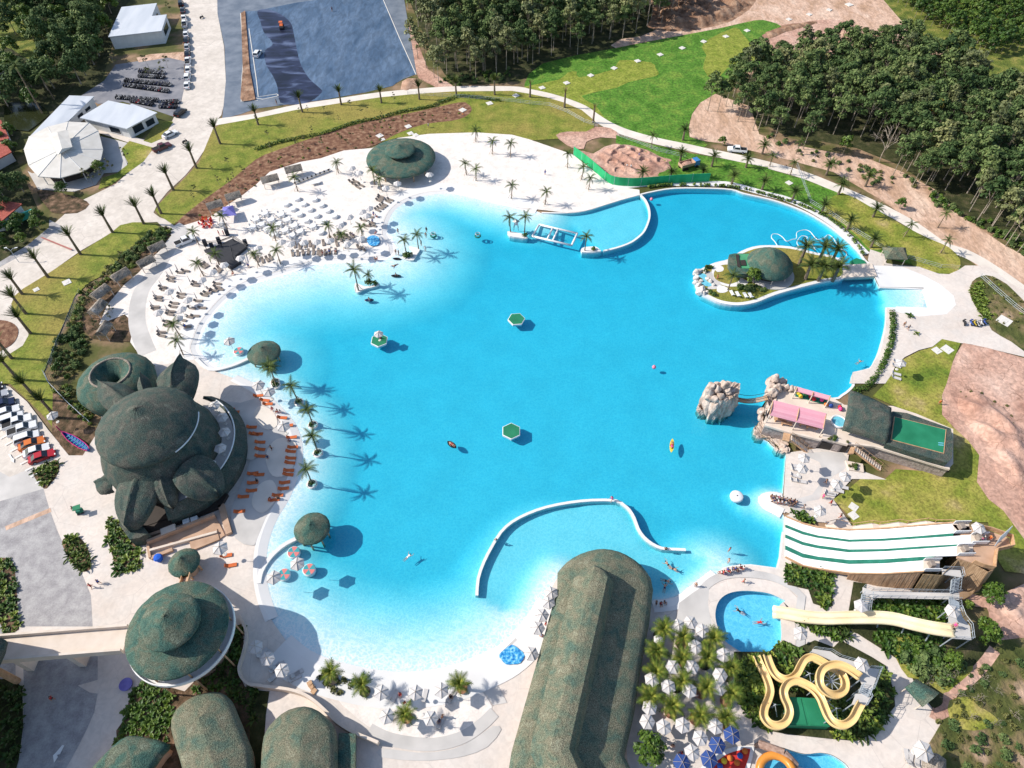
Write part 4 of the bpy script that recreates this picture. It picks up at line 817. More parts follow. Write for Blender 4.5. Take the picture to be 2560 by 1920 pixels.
# ================================================================ thatched buildings
def thatch_mat(name, dk, md, lt, br):
 return mat(name, [(0.30, dk), (0.46, md), (0.60, br), (0.74, lt)], scale=.55, rough=0.9, bump=0.12, bscale=6.0, coord='World', detail=6, distort=.6, fine=(8.5, .6))
thatch_mat('thatch_green', (0.030, 0.058, 0.056), (0.060, 0.083, 0.068), (0.13, 0.145, 0.115), (0.090, 0.090, 0.075))
thatch_mat('thatch_teal', (0.030, 0.085, 0.072), (0.060, 0.115, 0.088), (0.15, 0.18, 0.135), (0.105, 0.12, 0.085))
thatch_mat('thatch_brown', (0.075, 0.120, 0.092), (0.125, 0.145, 0.100), (0.22, 0.225, 0.16), (0.165, 0.155, 0.105))
thatch_mat('thatch_grey', (0.10, 0.085, 0.07), (0.24, 0.21, 0.175), (0.46, 0.42, 0.37), (0.30, 0.25, 0.2))
mat('tan_wall', [(0.3, (0.42, 0.27, 0.18)), (0.7, (0.55, 0.37, 0.26))], scale=.6, rough=.85); mat('cream_wall', [(0.3, (0.62, 0.52, 0.43)), (0.7, (0.72, 0.62, 0.53))], scale=.6, rough=.85)
flat('dark_wall', (0.045, 0.035, 0.03)); flat('orange_wall', (0.55, 0.26, 0.11))
def roof_lathe(c, prof, n=56, sx=1, sy=1, seed=0, wob=.05):
 """thatch shell of revolution; the rows are slightly uneven as laid thatch is"""
 r = random.Random(seed); mb = MB(c); q = MB()
 q.lathe(prof, c, n, sx, sy)
 for v in q.v: v.x += r.uniform(-wob, wob); v.y += r.uniform(-wob, wob); v.z += r.uniform(-wob, wob)
 mb.v, mb.f, mb.m = q.v, q.f, q.m; return mb
def dome_prof(r, z0, z1, n=9, lip=.45, p=2.0):
 pr = [(r - .5, z0 - lip + .1), (r, z0 - lip), (r + .05, z0 - lip * .4)]
 for i in range(n + 1):
  t = i / n; rr = r * (1 - t); pr.append((max(rr, .02), z0 + (z1 - z0) * (1 - (rr / r) ** p)))
 return pr
def cone_prof(r, z0, z1, n=6, lip=.35):
 pr = [(r - .6, z0 - lip + .25), (r - .05, z0 - lip), (r, z0 - lip * .5), (r - .1, z0)]
 for i in range(1, n + 1): t = i / n; pr.append((max(r * (1 - t), .02), z0 + (z1 - z0) * (t * .88 + .12 * t * t)))
 return pr
def columns(t, c, r, z0, z1, n, rad=.16, a0=0, span=2 * math.pi, mt='tan_wood'):
 for i in range(n):
  a = a0 + span * i / n
  if ('col', rad, z1 - z0) not in MESH: MESH['col', rad, z1 - z0] = MB().cyl((0, 0, 0), (0, 0, z1 - z0), rad, rad * .85, 8).mesh('column', M[mt])
  o = link('column', MESH['col', rad, z1 - z0], t); o.location = (r * math.cos(a), r * math.sin(a), z0)
# ---- the flower-shaped main hall
CX, CY = -61.7, 68.0; fl = thing('flower_pavilion', 'huge dark green thatched hall shaped like a flower bud with leaf-shaped petal roofs', 'building', (CX, CY, 0))
O = (CX, CY, 0)
roof_lathe(O, [(7.4, 11.5), (8.2, 11.3), (8.35, 11.7), (8.2, 12.2)] + [(8.2 * (1 - t), 12.2 + 1.5 * (1 - (1 - t) ** 3.5) + 3.0 * t ** 1.05) for t in [i / 13 for i in range(1, 13)]] + [(.15, 16.7), (.02, 16.75)], 64, seed=1, wob=.05).build('dome_roof', M['thatch_green'], fl, True)
roof_lathe(O, [(8.6, .0), (9.0, 3.6), (9.9, 4.6), (9.8, 6.2), (9.2, 8.0), (8.2, 9.6), (7.2, 11.7)], 64, seed=2, wob=.08).build('lower_roof', M['thatch_green'], fl, True)
# curved balcony with its sloping thatch apron, on the lagoon side
def sector(c, r0, r1, z0, z1, a0, a1, n=24):
 mb = MB(O);
 P0 = [V(c[0] + r0 * math.cos(a0 + (a1 - a0) * i / n), c[1] + r0 * math.sin(a0 + (a1 - a0) * i / n), z0) for i in range(n + 1)]
 P1 = [V(c[0] + r1 * math.cos(a0 + (a1 - a0) * i / n), c[1] + r1 * math.sin(a0 + (a1 - a0) * i / n), z1) for i in range(n + 1)]
 mb.add(P0 + P1, [(i, n + 1 + i, n + 2 + i, i + 1) for i in range(n)]); return mb
sector(O, 8.5, 12.4, 4.7, 4.7, R(-62), R(62)).build('balcony_floor', M['grey_paving'], fl)
a = sector(O, 12.3, 13.9, 5.0, 3.0, R(-72), R(72)); b = sector(O, 13.9, 13.2, 3.0, 2.4, R(-72), R(72)); a.add(b.v, b.f); c_ = sector(O, 12.3, 11.9, 5.0, 4.6, R(-72), R(72)); a.add(c_.v, c_.f[0:]); d_ = sector(O, 13.2, 13.2, 2.4, 0, R(-72), R(72)); a.add(d_.v, d_.f); a.build('apron_roof', M['thatch_green'], fl)
rail = MB(O); rail.tube([V(CX + 12.35 * math.cos(R(q)), CY + 12.35 * math.sin(R(q)), 5.45) for q in range(-55, 58, 4)], .13, 6); rail.build('balcony_rail', M['white_paint'], fl)
arc = MB(O); arc.tube([V(CX + 8.35 * math.cos(R(q)), CY + 8.35 * math.sin(R(q)), 11.85) for q in range(-40, 22, 3)], .12, 6); arc.build('gutter', M['white_paint'], fl)
def petal(name, base, tip, hw, thick=1.6, fold=.9, n=14, k=9, pt=1.0, parent=fl, org=O, mt='thatch_green', seed=0, sag=.5):
 r = random.Random(seed); mb = MB(org); ax = tip - base; d = Vector((ax.x, ax.y, 0)).normalized(); sd = Vector((d.y, -d.x, 0)); rows = []
 for i in range(n + 1):
  t = i / n; w = hw * ((t + .35) ** .7 * max(0, 1 - t) ** .62) / .60 + .04
  c = base + ax * t + Vector((0, 0, sag * math.sin(math.pi * t)))
  row = []
  for j in range(-k, k + 1):
   u = j / k; z = -thick * .8 * abs(u) ** 1.8 + fold * (max(0, 1 - abs(u) * 6) * .55 - max(0, .3 - abs(abs(u) - .3)) * .6) * min(1, t * 3)
   row.append(c + sd * (u * w) + Vector((0, 0, z + r.uniform(-.05, .05))))
  low = [p + Vector((0, 0, -.8)) for p in (row[-1], row[0])]; row = [row[0] + Vector((0, 0, -.9))] + row + [row[-1] + Vector((0, 0, -.9))]
  rows.append(row)
 q = len(rows[0]); mb.add([p for r_ in rows for p in r_], [(i * q + j, i * q + j + 1, (i + 1) * q + j + 1, (i + 1) * q + j) for i in range(n) for j in range(q - 1)] + [tuple(n * q + j for j in range(q - 1, -1, -1))])
 return mb.build(name, M[mt], parent, True)
petal('petal_roof', w1('B', 760, 160, 9.2), w1('B', 560, 880, 5.2), 3.5, seed=3, sag=.7)
petal('petal_roof', w1('B', 1000, 200, 8.8), w1('B', 1120, 610, 6.0), 1.75, 1.0, seed=4)
petal('petal_roof', w1('B', 1300, 90, 9.6), w1('B', 1720, 440, 6.4), 3.5, seed=5, sag=.5, thick=1.3)
petal('petal_roof', w1('B', 420, 280, 6.0), w1('B', 180, 340, 4.6), 2.0, 1.2, seed=6)
petal('petal_roof', w1('A', 700, 640, 9.0), w1('A', 380, 420, 8.2), 2.7, 2.2, seed=7)
petal('petal_roof', w1('A', 1230, 560, 9.0), w1('A', 1360, 140, 8.2), 3.7, 2.2, 1.6, seed=8, sag=1.2)
petal('petal_roof', w1('A', 910, 520, 9.5), w1('A', 890, 335, 9.0), 1.1, 1.4, seed=9)
rc = w1('A', 530, 330, 5.5); roof_lathe((rc.x, rc.y, 0), [(6.7, 0), (7.2, 2.2), (7.2, 2.9), (6.8, 3.7), (5.8, 4.6), (4.7, 5.2), (3.8, 5.5), (3.4, 5.45), (2.9, 5.0), (2.0, 4.3), (1.3, 3.8), (.9, 2.8), (.8, 0)], 56, seed=11, wob=.07).build('ring_roof', M['thatch_teal'], None, True)
bpy.data.objects['ring_roof'].location = (rc.x - CX, rc.y - CY, 0); bpy.data.objects['ring_roof'].parent = fl
rim = MB(); rim.tube([V(3.65 * math.cos(R(q)), 3.65 * math.sin(R(q)), 5.5) for q in range(0, 360, 8)], .22, 6, True); o = rim.build('ring_ridge', M['thatch_grey'], bpy.data.objects['ring_roof'], True)
blk = MB(O); blk.prism(W('B', '480,850 540,930 620,1045 740,1030 860,970 720,800', 2.9), .3, 2.9); blk.build('porch_roof', M['thatch_green'], fl); blk = MB(O); blk.prism(W('B', '720,800 860,970 1180,860 1760,640 1860,480 1500,330 800,560', .9), .2, .9); blk.build('porch_floor', M['dark_wall'], fl)
ent = MB(O); ent.prism(W('B', '720,960 1300,760 1740,620 1760,520 900,600'), 0, 1.0); ent.build('porch_wall', M['dark_wall'], fl)
for i, (p0, p1, wd, h) in enumerate((((720, 1090), (1110, 960), .5, 1.2), ((880, 1120), (1720, 780), .5, 1.5), ((900, 1210), (1740, 980), .4, .9), ((910, 1300), (1180, 1190), .6, .7), ((1400, 1140), (1750, 1000), 2.2, .6), ((1060, 1010), (1240, 940), 1.2, 1.6), ((1790, 640), (1890, 1000), 1.0, .9), ((870, 1120), (900, 1300), .4, .8))):
 m = MB(O); a, b = w1('B', *p0), w1('B', *p1); m.sweep([a, b], [(-wd / 2, 0), (-wd / 2, h), (wd / 2, h), (wd / 2, 0)], cap=True); m.build('terrace_wall', M['tan_wall' if i not in (2, 5) else 'cream_wall'], fl)
m = MB(O); m.prism(W('B', '880,1125 1720,790 1760,860 1830,1010 1760,1060 1745,985 905,1215'), 0, .45); m.build('terrace_floor', M['tan_wall'], fl)
for p in ((1340, 830), (1440, 800)):
 c = w1('B', *p, 1.0); m = MB(c); m.box((c.x, c.y, .9), (1.1, .9, .9), .4); u = m.build('air_unit', M['white_plastic']); u.location = (c.x, c.y, 0); [setattr(v, 'co', v.co) for v in u.data.vertices]
 u.location.z = c.z; tag(u, 'pale grey air conditioning box on the porch, %s of the pair' % ('left' if p[0] < 1400 else 'right'), 'air conditioner')
# ---- six-leaf style roofs: hut, two-tier roundhouse, water huts, sand pavilion
def cone_hut(name, label, c, r, z0, z1, mt, ncol=6, wall=None, seed=1, floor=None, dome=False):
 t = thing(name, label, 'building' if r > 4 else 'hut', (c[0], c[1], 0)); org = (c[0], c[1], 0)
 roof_lathe(org, (dome_prof if dome else cone_prof)(r, z0, z1), 48, seed=seed, wob=.04).build('thatch_roof', M[mt], t, True)
 if ncol: columns(t, c, r * .78, -1.2 if floor is None else 0, z0, ncol)
 if floor: m = MB(org); m.lathe([(r * .9, -2), (r * .9, floor), (.02, floor)], org, 32); m.build('floor', M['white_concrete'], t)
 if wall: m = MB(org); m.lathe([(r * wall, 0), (r * wall, z0)], org, 24); m.build('wall', M['tan_wall'], t)
 return t
hb = w1('B', 1300, 1330, 3.2); cone_hut('thatched_hut', 'small conical green thatched hut at the foot of the flower hall steps', (hb.x, hb.y), 2.5, 3.1, 4.7, 'thatch_teal', 6, .62, 21)
TC = (-47.7, 34.8); tt = thing('roundhouse', 'round two-tiered green thatched lobby with a white ring balcony beside the footbridge', 'building', (*TC, 0)); org = (*TC, 0)
roof_lathe(org, [(6.4, 8.5), (7.0, 8.2), (7.1, 8.55), (7.0, 8.8), (5.6, 9.35), (4.2, 9.85), (3.2, 10.1)], 60, seed=31, wob=.04).build('lower_roof', M['thatch_teal'], tt, True)
roof_lathe(org, cone_prof(4.15, 11.5, 13.5), 52, seed=32, wob=.04).build('upper_roof', M['thatch_teal'], tt, True)
m = MB(org); m.lathe([(3.1, 9.9), (3.1, 11.4)], org, 24); m.build('clerestory', M['dark_wall'], tt); m = MB(org); m.lathe([(4.8, 0), (4.8, 9.0)], org, 32); m.build('wall', M['tan_wall'], tt)
m = MB(org); m.lathe([(4.7, 6.2), (7.25, 6.2), (7.4, 6.4), (7.4, 7.1), (7.25, 7.1), (7.25, 6.5), (4.8, 6.5)], org, 56); m.build('balcony', M['white_paint'], tt); columns(tt, TC, 6.8, 0, 8.3, 9, .13, .3)
br = thing('footbridge', 'cream footbridge with low parapets leading to the roundhouse over the grey road', 'bridge', (-64, 34, 0)); org = (-64, 34, 0)
bp = [w1(13, 1090, 545, 6.5), w1(13, 700, 575, 6.5), w1(13, 300, 608, 6.5), w1(13, 0, 632, 6.5), w1(13, -300, 657, 6.5)]; bp = smooth(bp, 3, False)
m = MB(org); m.sweep(bp, [(-1.6, -.5), (-1.6, 0), (1.6, 0), (1.6, -.5), (-1.6, -.5)], cap=True); m.build('deck', M['cream_wall'], br)
for s_ in (-1, 1): m = MB(org); m.sweep(offset(bp, s_ * 1.75), [(-.16, -.6), (-.16, .85), (.16, .85), (.16, -.6)], cap=True); m.build('parapet', M['cream_wall'], br)
for q in (4, 8): m = MB(org); m.box((bp[q].x, bp[q].y, 3.0), (1.0, 2.6, 6.0)); m.build('pier', M['cream_wall'], br)
st = thing('stair_ramp', 'tan covered stair between the small conical hut and the roundhouse', 'stairs', (-50.5, 43.5, 0)); org = (-50.5, 43.5, 0); a = w1('B', 1350, 1500, 2.2); b = w1(13, 1585, 130, 7.0)
m = MB(org); m.sweep([a, b], [(-.6, -.25), (-.6, 0), (.6, 0), (.6, -.25)], cap=True); m.build('ramp', M['tan_wall'], st)
for s_ in (-1, 1): m = MB(org); m.sweep(offset([a, b], s_ * .65), [(-.06, 0), (-.06, .8), (.06, .8), (.06, 0)], cap=True); m.build('handrail', M['tan_wood'], st)
WH1 = w1('N', 659, 880, 2.2); WH2 = w1(10, 482, 1245, 2.4)
cone_hut('water_hut', 'oval green thatched bar standing in the shallow water near the upper left beach', (WH1.x, WH1.y), 3.35, 2.1, 3.7, 'thatch_teal', 8, None, 41)
cone_hut('water_hut', 'round green thatched bar in the shallow water below the orange loungers', (WH2.x, WH2.y), 3.0, 2.4, 3.9, 'thatch_teal', 8, None, 42)
for p, zz in ((((425, 777), (455, 800), (500, 792), (540, 775)), .5), (((560, 1262), (566, 1235), (585, 1205), (612, 1180), (640, 1165)), .5)):
 m = MB(); pts = smooth([w1('F', *q) for q in p], 4, False); m.sweep(pts, [(-.35, -2), (-.35, .35), (.35, .35), (.35, -2)], cap=True); tag(m.build('causeway', M['white_concrete']), 'thin white curved causeway leading to the %s thatched water bar' % ('upper oval' if p[0][0] < 500 else 'lower round'), 'causeway')
PV = (-29.3, 161.0); pv = thing('beach_pavilion', 'wide disc-shaped green thatched pavilion on the white sand with a raised cap', 'building', (*PV, 0)); org = (*PV, 0)
roof_lathe(org, [(8.3, 3.0), (9.0, 2.75), (9.1, 3.05), (8.95, 3.3), (7.2, 3.65), (5.3, 4.05), (3.6, 4.35), (3.0, 4.4)], 64, seed=51, wob=.04).build('lower_roof', M['thatch_teal'], pv, True)
roof_lathe((PV[0] - .0, PV[1], 0), cone_prof(4.0, 5.6, 6.8), 48, seed=52, wob=.04).build('upper_roof', M['thatch_teal'], pv, True)
m = MB(org); m.lathe([(2.9, 0), (2.9, 5.5)], org, 24); m.build('core_wall', M['dark_wall'], pv); columns(pv, PV, 7.4, 0, 3.2, 12, .14)
# ---- rounded thatched bungalows at the bottom edge, long hall
def hip_roof(poly, ridge, z0, z1, lip=.7, seed=0, org=(0, 0, 0), shoulder=.55):
 """thatch over an outline with a ridge line: a steep rounded shoulder, then a gentle slope up to the ridge"""
 poly = ccw(poly); n = len(poly); r = random.Random(seed); a, b = ridge; rings = []
 def near(p):
  d = b - a; L = d.x ** 2 + d.y ** 2; t = max(0, min(1, ((p.x - a.x) * d.x + (p.y - a.y) * d.y) / L)); return a + d * t
 for t, z in ((0.0, z0 - lip), (-.01, z0), (.10, z0 + (z1 - z0) * shoulder * .75), (.22, z0 + (z1 - z0) * shoulder), (.6, z0 + (z1 - z0) * (.55 + shoulder * .35)), (.93, z1 * .98 + z0 * .02), (1.0, z1)):
  rings.append([Vector((p.x + (near(p).x - p.x) * t, p.y + (near(p).y - p.y) * t, z + r.uniform(-.05, .05))) for p in poly])
 mb = MB(org); mb.loft(rings); return mb
def bungalow(label, poly, ridge, z0, z1, mt, seed, wallz=True):
 c = sum((p for p in poly), Vector()) / len(poly); t = thing('thatched_bungalow', label, 'building', (c.x, c.y, 0)); org = (c.x, c.y, 0)
 hip_roof(poly, ridge, z0, z1, seed=seed, org=org).build('thatch_roof', M[mt], t, True)
 m = MB(org); ins = [p + (c - p) * .12 for p in poly]; m.prism(ins, 0, z0 - .3); m.build('wall', M['tan_wall'], t); return t
zz = 3.6
bungalow('grey-green thatched bungalow with a long ridge beside the round-ended bungalow', smooth(W(13, '1480,1320 1500,1200 1560,1120 1660,1050 1780,1010 1900,1010 1990,1070 2050,1200 2140,1420 2180,1540 2190,1800 2150,2050 1850,2150 1680,2000 1560,1600', zz), 2), (w1(13, 1720, 1230, 5.6), w1(13, 1930, 1900, 5.6)), zz, 5.6, 'thatch_brown', 61)
bungalow('round-ended thatched bungalow at the bottom edge inside the curved cream wall', smooth(W(14, '60,1450 90,1340 170,1240 280,1160 420,1130 540,1170 640,1260 690,1350 700,1500 700,1659 700,2100 400,2200 30,2100 45,1659', zz), 2), (w1(14, 385, 1400, 5.8), w1(14, 365, 1950, 5.8)), zz, 5.8, 'thatch_brown', 62)
c = w1(14, 800, 1500, 2.6); t = thing('lean_to', 'low dark green thatched lean-to attached beside the round-ended bungalow', 'shed', (c.x, c.y, 0)); m = MB((c.x, c.y, 0)); m.prism(W(14, '712,1355 860,1362 858,2000 700,2000', 2.8), 2.1, 2.8); m.build('roof', M['thatch_teal'], t); m = MB((c.x, c.y, 0)); m.prism(W(14, '730,1375 840,1380 840,1980 720,1980', 2.6), 0, 2.1); m.build('wall', M['tan_wall'], t)
pb = smooth(W(13, '740,1720 860,1590 980,1470 1100,1385 1280,1400 1460,1455 1400,1540 1320,1659 1250,1800 700,1800', 3.4), 2)
bungalow('deep green thatched roof with a curved edge at the bottom left corner', pb, (w1(13, 1150, 1560, 4.6), w1(13, 1000, 1720, 4.6)), 3.4, 4.6, 'thatch_teal', 63)
HA, HB = V(7.75, 16.5, 0), V(15.0, 44.0, 0)
lh = thing('long_hall', 'very long thatched hall with a raised ridge and rounded end in the lagoon', 'building', (11, 32, 0)); org = (11, 32, 0)
z0 = 3.6; left = W('F', '1100,1659 1118,1570 1135,1490 1158,1400 1180,1320 1197,1262', z0); arcp = W('F', '1205,1238 1225,1215 1255,1197 1290,1187 1320,1188 1352,1199 1385,1222 1405,1250', z0); right = W('F', '1411,1285 1400,1350 1385,1440 1370,1530 1356,1620 1345,1659 1362,1720', z0)
left = [w1(15, -60, 1900, z0), w1(15, 0, 1520, z0), w1(15, 110, 1130, z0), w1(15, 220, 740, z0), w1(15, 320, 380, z0), w1(15, 395, 110, z0)]
right = [w1(15, 1215, 120, z0), w1(15, 1180, 420, z0), w1(15, 1110, 800, z0), w1(15, 1050, 1200, z0), w1(15, 985, 1480, z0), w1(15, 965, 1560, z0), w1(15, 1040, 1700, z0), w1(15, 1060, 1950, z0)]
poly = ccw(left + smooth(arcp, 2, False) + right)
ra, rb = w1(15, 420, 1900, 6.6), w1(11, 800, 1650, 6.6)
hip_roof(poly, (ra, rb), z0, 6.6, lip=.9, seed=71, org=org, shoulder=.35).build('lower_roof', M['thatch_brown'], lh, True)
zt = 8.7; up = [w1(15, 430, 1900, zt), w1(15, 350, 1520, zt), w1(15, 690, 0, zt), w1(11, 760, 1560, zt), w1(11, 860, 1560, zt), w1(15, 825, 30, zt), w1(15, 490, 1500, zt), w1(15, 560, 1680, zt), w1(15, 640, 1900, zt)]
mm = MB(org)
def ridge_tier():
 ys = [0, .12, .25, .4, .55, .7, .85, .95, 1.0]; A0, A1 = w1(15, 335, 1480, zt), w1(15, 700, -30, zt); B0, B1 = w1(15, 492, 1492, zt), w1(15, 826, 10, zt); rows = []
 for t in ys:
  l, r_ = A0.lerp(A1, t), B0.lerp(B1, t); w_ = (r_ - l); rows.append([l + V(-2.7, 0, -1.9), l + V(-1.2, 0, -.75), l, l.lerp(r_, .5) + V(0, 0, .12), r_, r_ + V(.25, 0, -.3), r_ + V(.8, .05, -1.3), r_ + V(1.3, .1, -2.5), r_ + V(.9, .1, -3.2)])
 l, r_ = A1, B1; cpt = l.lerp(r_, .5)
 rows.append([V(p.x + (cpt.x - p.x) * .35, p.y + 1.2, p.z - .5) for p in rows[-1]]); rows.append([V(p.x + (cpt.x - p.x) * .3, p.y + .9, p.z - 1.4) for p in rows[-1]])
 # the near end turns towards the camera with a kink
 first = rows[0]; k1 = [p + V(1.0, -2.2, 0) for p in first]; k2 = [p + V(2.2, -6.0, 0) for p in first]; rows = [k2, k1] + rows
 q = len(rows[0]); mm.add([p for r2 in rows for p in r2], [(i * q + j, (i + 1) * q + j, (i + 1) * q + j + 1, i * q + j + 1) for i in range(len(rows) - 1) for j in range(q - 1)])
 mm.f = [f[::-1] for f in mm.f]
ridge_tier(); mm.build('ridge_roof', M['thatch_brown'], lh)
m = MB(org); cc = sum((p for p in poly), Vector()) / len(poly); m.prism([p + (cc - p) * .14 for p in poly], 0, z0 - .4); m.build('wall', M['tan_wall'], lh)
# curved cream garden wall along the bungalows
m = MB(); m.sweep(smooth(W(14, '0,965 150,985 300,1005 420,1040 520,1100 620,1190 700,1270 800,1340 900,1390 1000,1430 1070,1460'), 3, False), [(-.2, 0), (-.2, 1.7), (.2, 1.7), (.2, 0)], cap=True); tag(m.build('garden_wall', M['cream_wall']), 'curved cream garden wall sweeping round the bungalows at the bottom', 'wall')
m = MB(); m.sweep(smooth(W(13, '2080,360 2130,460 2140,560 2110,700 2080,800 2095,880 2150,940 2212,965'), 3, False), [(-.18, 0), (-.18, 1.0), (.18, 1.0), (.18, 0)], cap=True); tag(m.build('garden_wall', M['cream_wall']), 'low winding cream wall in the shade right of the roundhouse', 'wall')
# portico beyond the left edge of the picture that shades the road
c = V(-78, 22, 0); t = thing('portico', 'large thatched entrance portico standing just beyond the left edge over the road', 'building', c); m = MB(c); pts = smooth([V(-96, 8, 0), V(-71, 9, 0), V(-69, 14, 0), V(-68.5, 22, 0), V(-69, 29, 0), V(-72, 33, 0), V(-96, 33, 0)], 3)
hip_roof(pts, (V(-90, 21, 14), V(-78, 21, 14)), 11.5, 14.0, seed=81, org=c).build('thatch_roof', M['thatch_green'], t, True)
for p in ((-73, 12), (-73, 30), (-92, 12), (-92, 30)): m = MB(c); m.cyl((*p, 0), (*p, 11.6), .5, .45, 10); m.build('column', M['tan_wood'], t)
# ================================================================ island, rocks, club terrace
mat('rock', [(0.28, (0.30, 0.22, 0.17)), (0.5, (0.50, 0.40, 0.335)), (0.72, (0.66, 0.565, 0.49))], scale=0.9, rough=0.9, bump=0.25, bscale=1.4, coord='World', detail=10, stretch=(1, 1, .5))
mat('white_rock', [(0.3, (0.50, 0.45, 0.40)), (0.7, (0.74, 0.69, 0.64))], scale=0.9, rough=0.9, bump=0.15, bscale=1.6, coord='World', detail=8)
mat('stone_wall', [(0.3, (0.27, 0.21, 0.19)), (0.7, (0.46, 0.39, 0.35))], scale=2.2, rough=0.9, bump=0.12, bscale=2.5, coord='World', detail=6)
mat('green_deck', [(0.3, (0.012, 0.16, 0.075)), (0.7, (0.022, 0.22, 0.11))], scale=0.4, rough=0.7, coord='World'); mat('mint_roof', [(0.3, (0.06, 0.27, 0.13)), (0.7, (0.09, 0.34, 0.17))], scale=.5, rough=.7)
mat('teal_turf', [(0.3, (0.012, 0.13, 0.085)), (0.7, (0.03, 0.20, 0.14))], scale=1.0, rough=.9)
def boulder_mesh(seed, sx=1, sy=1, sz=1, mt='rock', rough=.28, sub=3, flat_=.0):
 r = random.Random(seed); bm = bmesh.new(); bmesh.ops.create_icosphere(bm, subdivisions=sub, radius=1)
 cuts = [(rnd_dir(r), r.uniform(.62, .95)) for _ in range(11)]; ph = [(rnd_dir(r) * r.uniform(1.5, 4), r.uniform(0, 6)) for _ in range(6)]
 for v in bm.verts:
  p = v.co.copy()
  for n_, d in cuts:
   k = p.dot(n_)
   if k > d: p -= n_ * (k - d) * .85
  p *= 1 + rough * sum(math.sin(p.dot(f) * 1.6 + o) for f, o in ph) / 6
  v.co = Vector((p.x * sx, p.y * sy, p.z * sz))
 me = bpy.data.meshes.new('boulder'); bm.to_mesh(me); bm.free(); me.materials.append(M[mt]); return me
BOULD = [boulder_mesh(400 + i) for i in range(5)]; WBOULD = [boulder_mesh(410 + i, mt='white_rock', rough=.2) for i in range(4)]
def boulder(parent, p, s, seed, kind=BOULD, name='boulder'):
 r = random.Random(seed); o = link(name, kind[seed % len(kind)], parent); o.location = p; o.rotation_euler = (r.uniform(-.3, .3), r.uniform(-.3, .3), r.uniform(0, 6)); o.scale = s if isinstance(s, tuple) else (s, s, s); return o
def sheet_part(name, poly, z, mt, parent, org, sm=0):
 m = MB(org); m.cap(ccw(smooth(poly, sm) if sm else poly), z); return m.build(name, M[mt], parent)
IC = w1('C', 1000, 600); il = thing('villa_island', 'green island with white rim in the lagoon that carries the villa with the egg-shaped roof', 'island', IC); org = IC
m = MB(org); m.prism(ISLE, -3, .40); m.build('rim', M['white_concrete'], il)
cI = sum((p for p in ISLE), Vector()) / len(ISLE)
ring = offset(ccw(ISLE), -.85, True); sheet_part('grass', ring, .42, 'lawn', il, org)
for i, (s_, mt) in enumerate((('340,400 400,350 480,325 560,320 570,350 500,360 450,370 400,400 360,450 350,520 400,580 480,610 560,630 640,610 700,580 720,540 770,560 830,600 780,640 660,660 540,660 440,630 360,590 320,520 320,450', 'white_concrete'), ('380,390 450,375 490,410 470,450 400,460 370,430', 'white_concrete'), ('240,470 320,460 350,540 420,590 450,640 400,690 320,700 250,690 300,640 260,560', 'grey_paving'), ('420,640 560,690 520,740 440,750 390,720', 'white_concrete'), ('950,590 1150,560 1240,600 1320,650 1200,670 1050,640', 'cream_wall'))):
 sheet_part('island_path', W('C', s_), .43 + i * .006, mt, il, org, 2)
sheet_part('pool_water', W('C', '140,490 220,485 250,520 240,570 290,610 330,640 280,665 200,640 170,600 200,560 150,530'), .47, 'lamp_glass', il, org, 2).data.materials[0] = mat('turq_pool', [(0.3, (.10, .42, .55)), (.7, (.22, .58, .68))], scale=1.5, rough=.1, coord='World')
bt = thing('island_boulders', 'cluster of pale boulders round the small pool at the tip of the island', 'rocks', w1('C', 180, 600, .4)); o0 = w1('C', 180, 600, .4)
for i, (x, y, s_) in enumerate(((110, 450, .9), (160, 430, .7), (230, 440, .6), (110, 530, .8), (100, 590, .75), (150, 620, .7), (200, 680, 1.0), (160, 720, .9), (220, 740, .6), (270, 540, .6), (310, 570, .6), (180, 570, .5), (350, 620, .5), (270, 720, .5))):
 p = w1('C', x, y, .5) - o0; boulder(bt, p, s_ * .95, i, WBOULD)
vl = thing('island_villa', 'thatched island villa with a big egg-shaped roof and a flat mint green roof', 'building', w1('C', 1150, 450)); vo = w1('C', 1150, 450)
ec = V(58.3, 119.4, 0); roof_lathe((ec.x, ec.y, 0), [(4.7, 2.5), (5.15, 2.2), (5.25, 2.6), (5.1, 3.0), (4.2, 4.1), (2.8, 5.2), (1.4, 6.0), (.4, 6.4), (.02, 6.5)], 48, seed=91, wob=.03).build('egg_roof', M['thatch_teal'], None, True)
o = bpy.data.objects['egg_roof']; o.parent = vl; o.location = (ec.x - vo.x, ec.y - vo.y, 0)
m = MB(vo); m.lathe([(3.6, .4), (3.6, 3.1)], ec, 24); m.build('round_wall', M['dark_wall'], vl); m = MB(vo); m.lathe([(5.3, 0), (5.3, .62), (.02, .62)], ec + V(.6, -.8, 0), 32); m.build('terrace', M['grey_paving'], vl)
for a in (-2.4, -1.6, -.8, 0): q = MB(vo); q.cyl((ec.x + 4.6 * math.cos(a), ec.y + 4.6 * math.sin(a), .4), (ec.x + 4.6 * math.cos(a), ec.y + 4.6 * math.sin(a), 2.8), .12, n=6); q.build('column', M['cream_wall'], vl)
fo = W('C', '570,200 640,185 860,185 930,440 930,465 640,470 600,400 560,340', 3.0); m = MB(vo); m.prism(fo, 1.9, 3.0); m.build('parapet_roof', M['thatch_teal'], vl); sheet_part('flat_roof', W('C', '650,195 860,190 900,395 720,390 670,330', 3.05), 3.04, 'mint_roof', vl, vo)
m = MB(vo); m.prism(W('C', '655,205 705,210 700,250 725,385 680,360', 3.1), 3.04, 3.3); m.build('upstand', M['dark_wall'], vl); m = MB(vo); m.prism(W('C', '725,280 790,275 805,350 735,350', 3.2), 3.04, 3.25); m.build('roof_hatch', M['dark_wall'], vl); m = MB(vo); m.prism(W('C', '645,470 835,470 900,520 830,590 800,540 650,520'), 0.4, 1.95); m.build('wall', M['orange_wall'], vl)
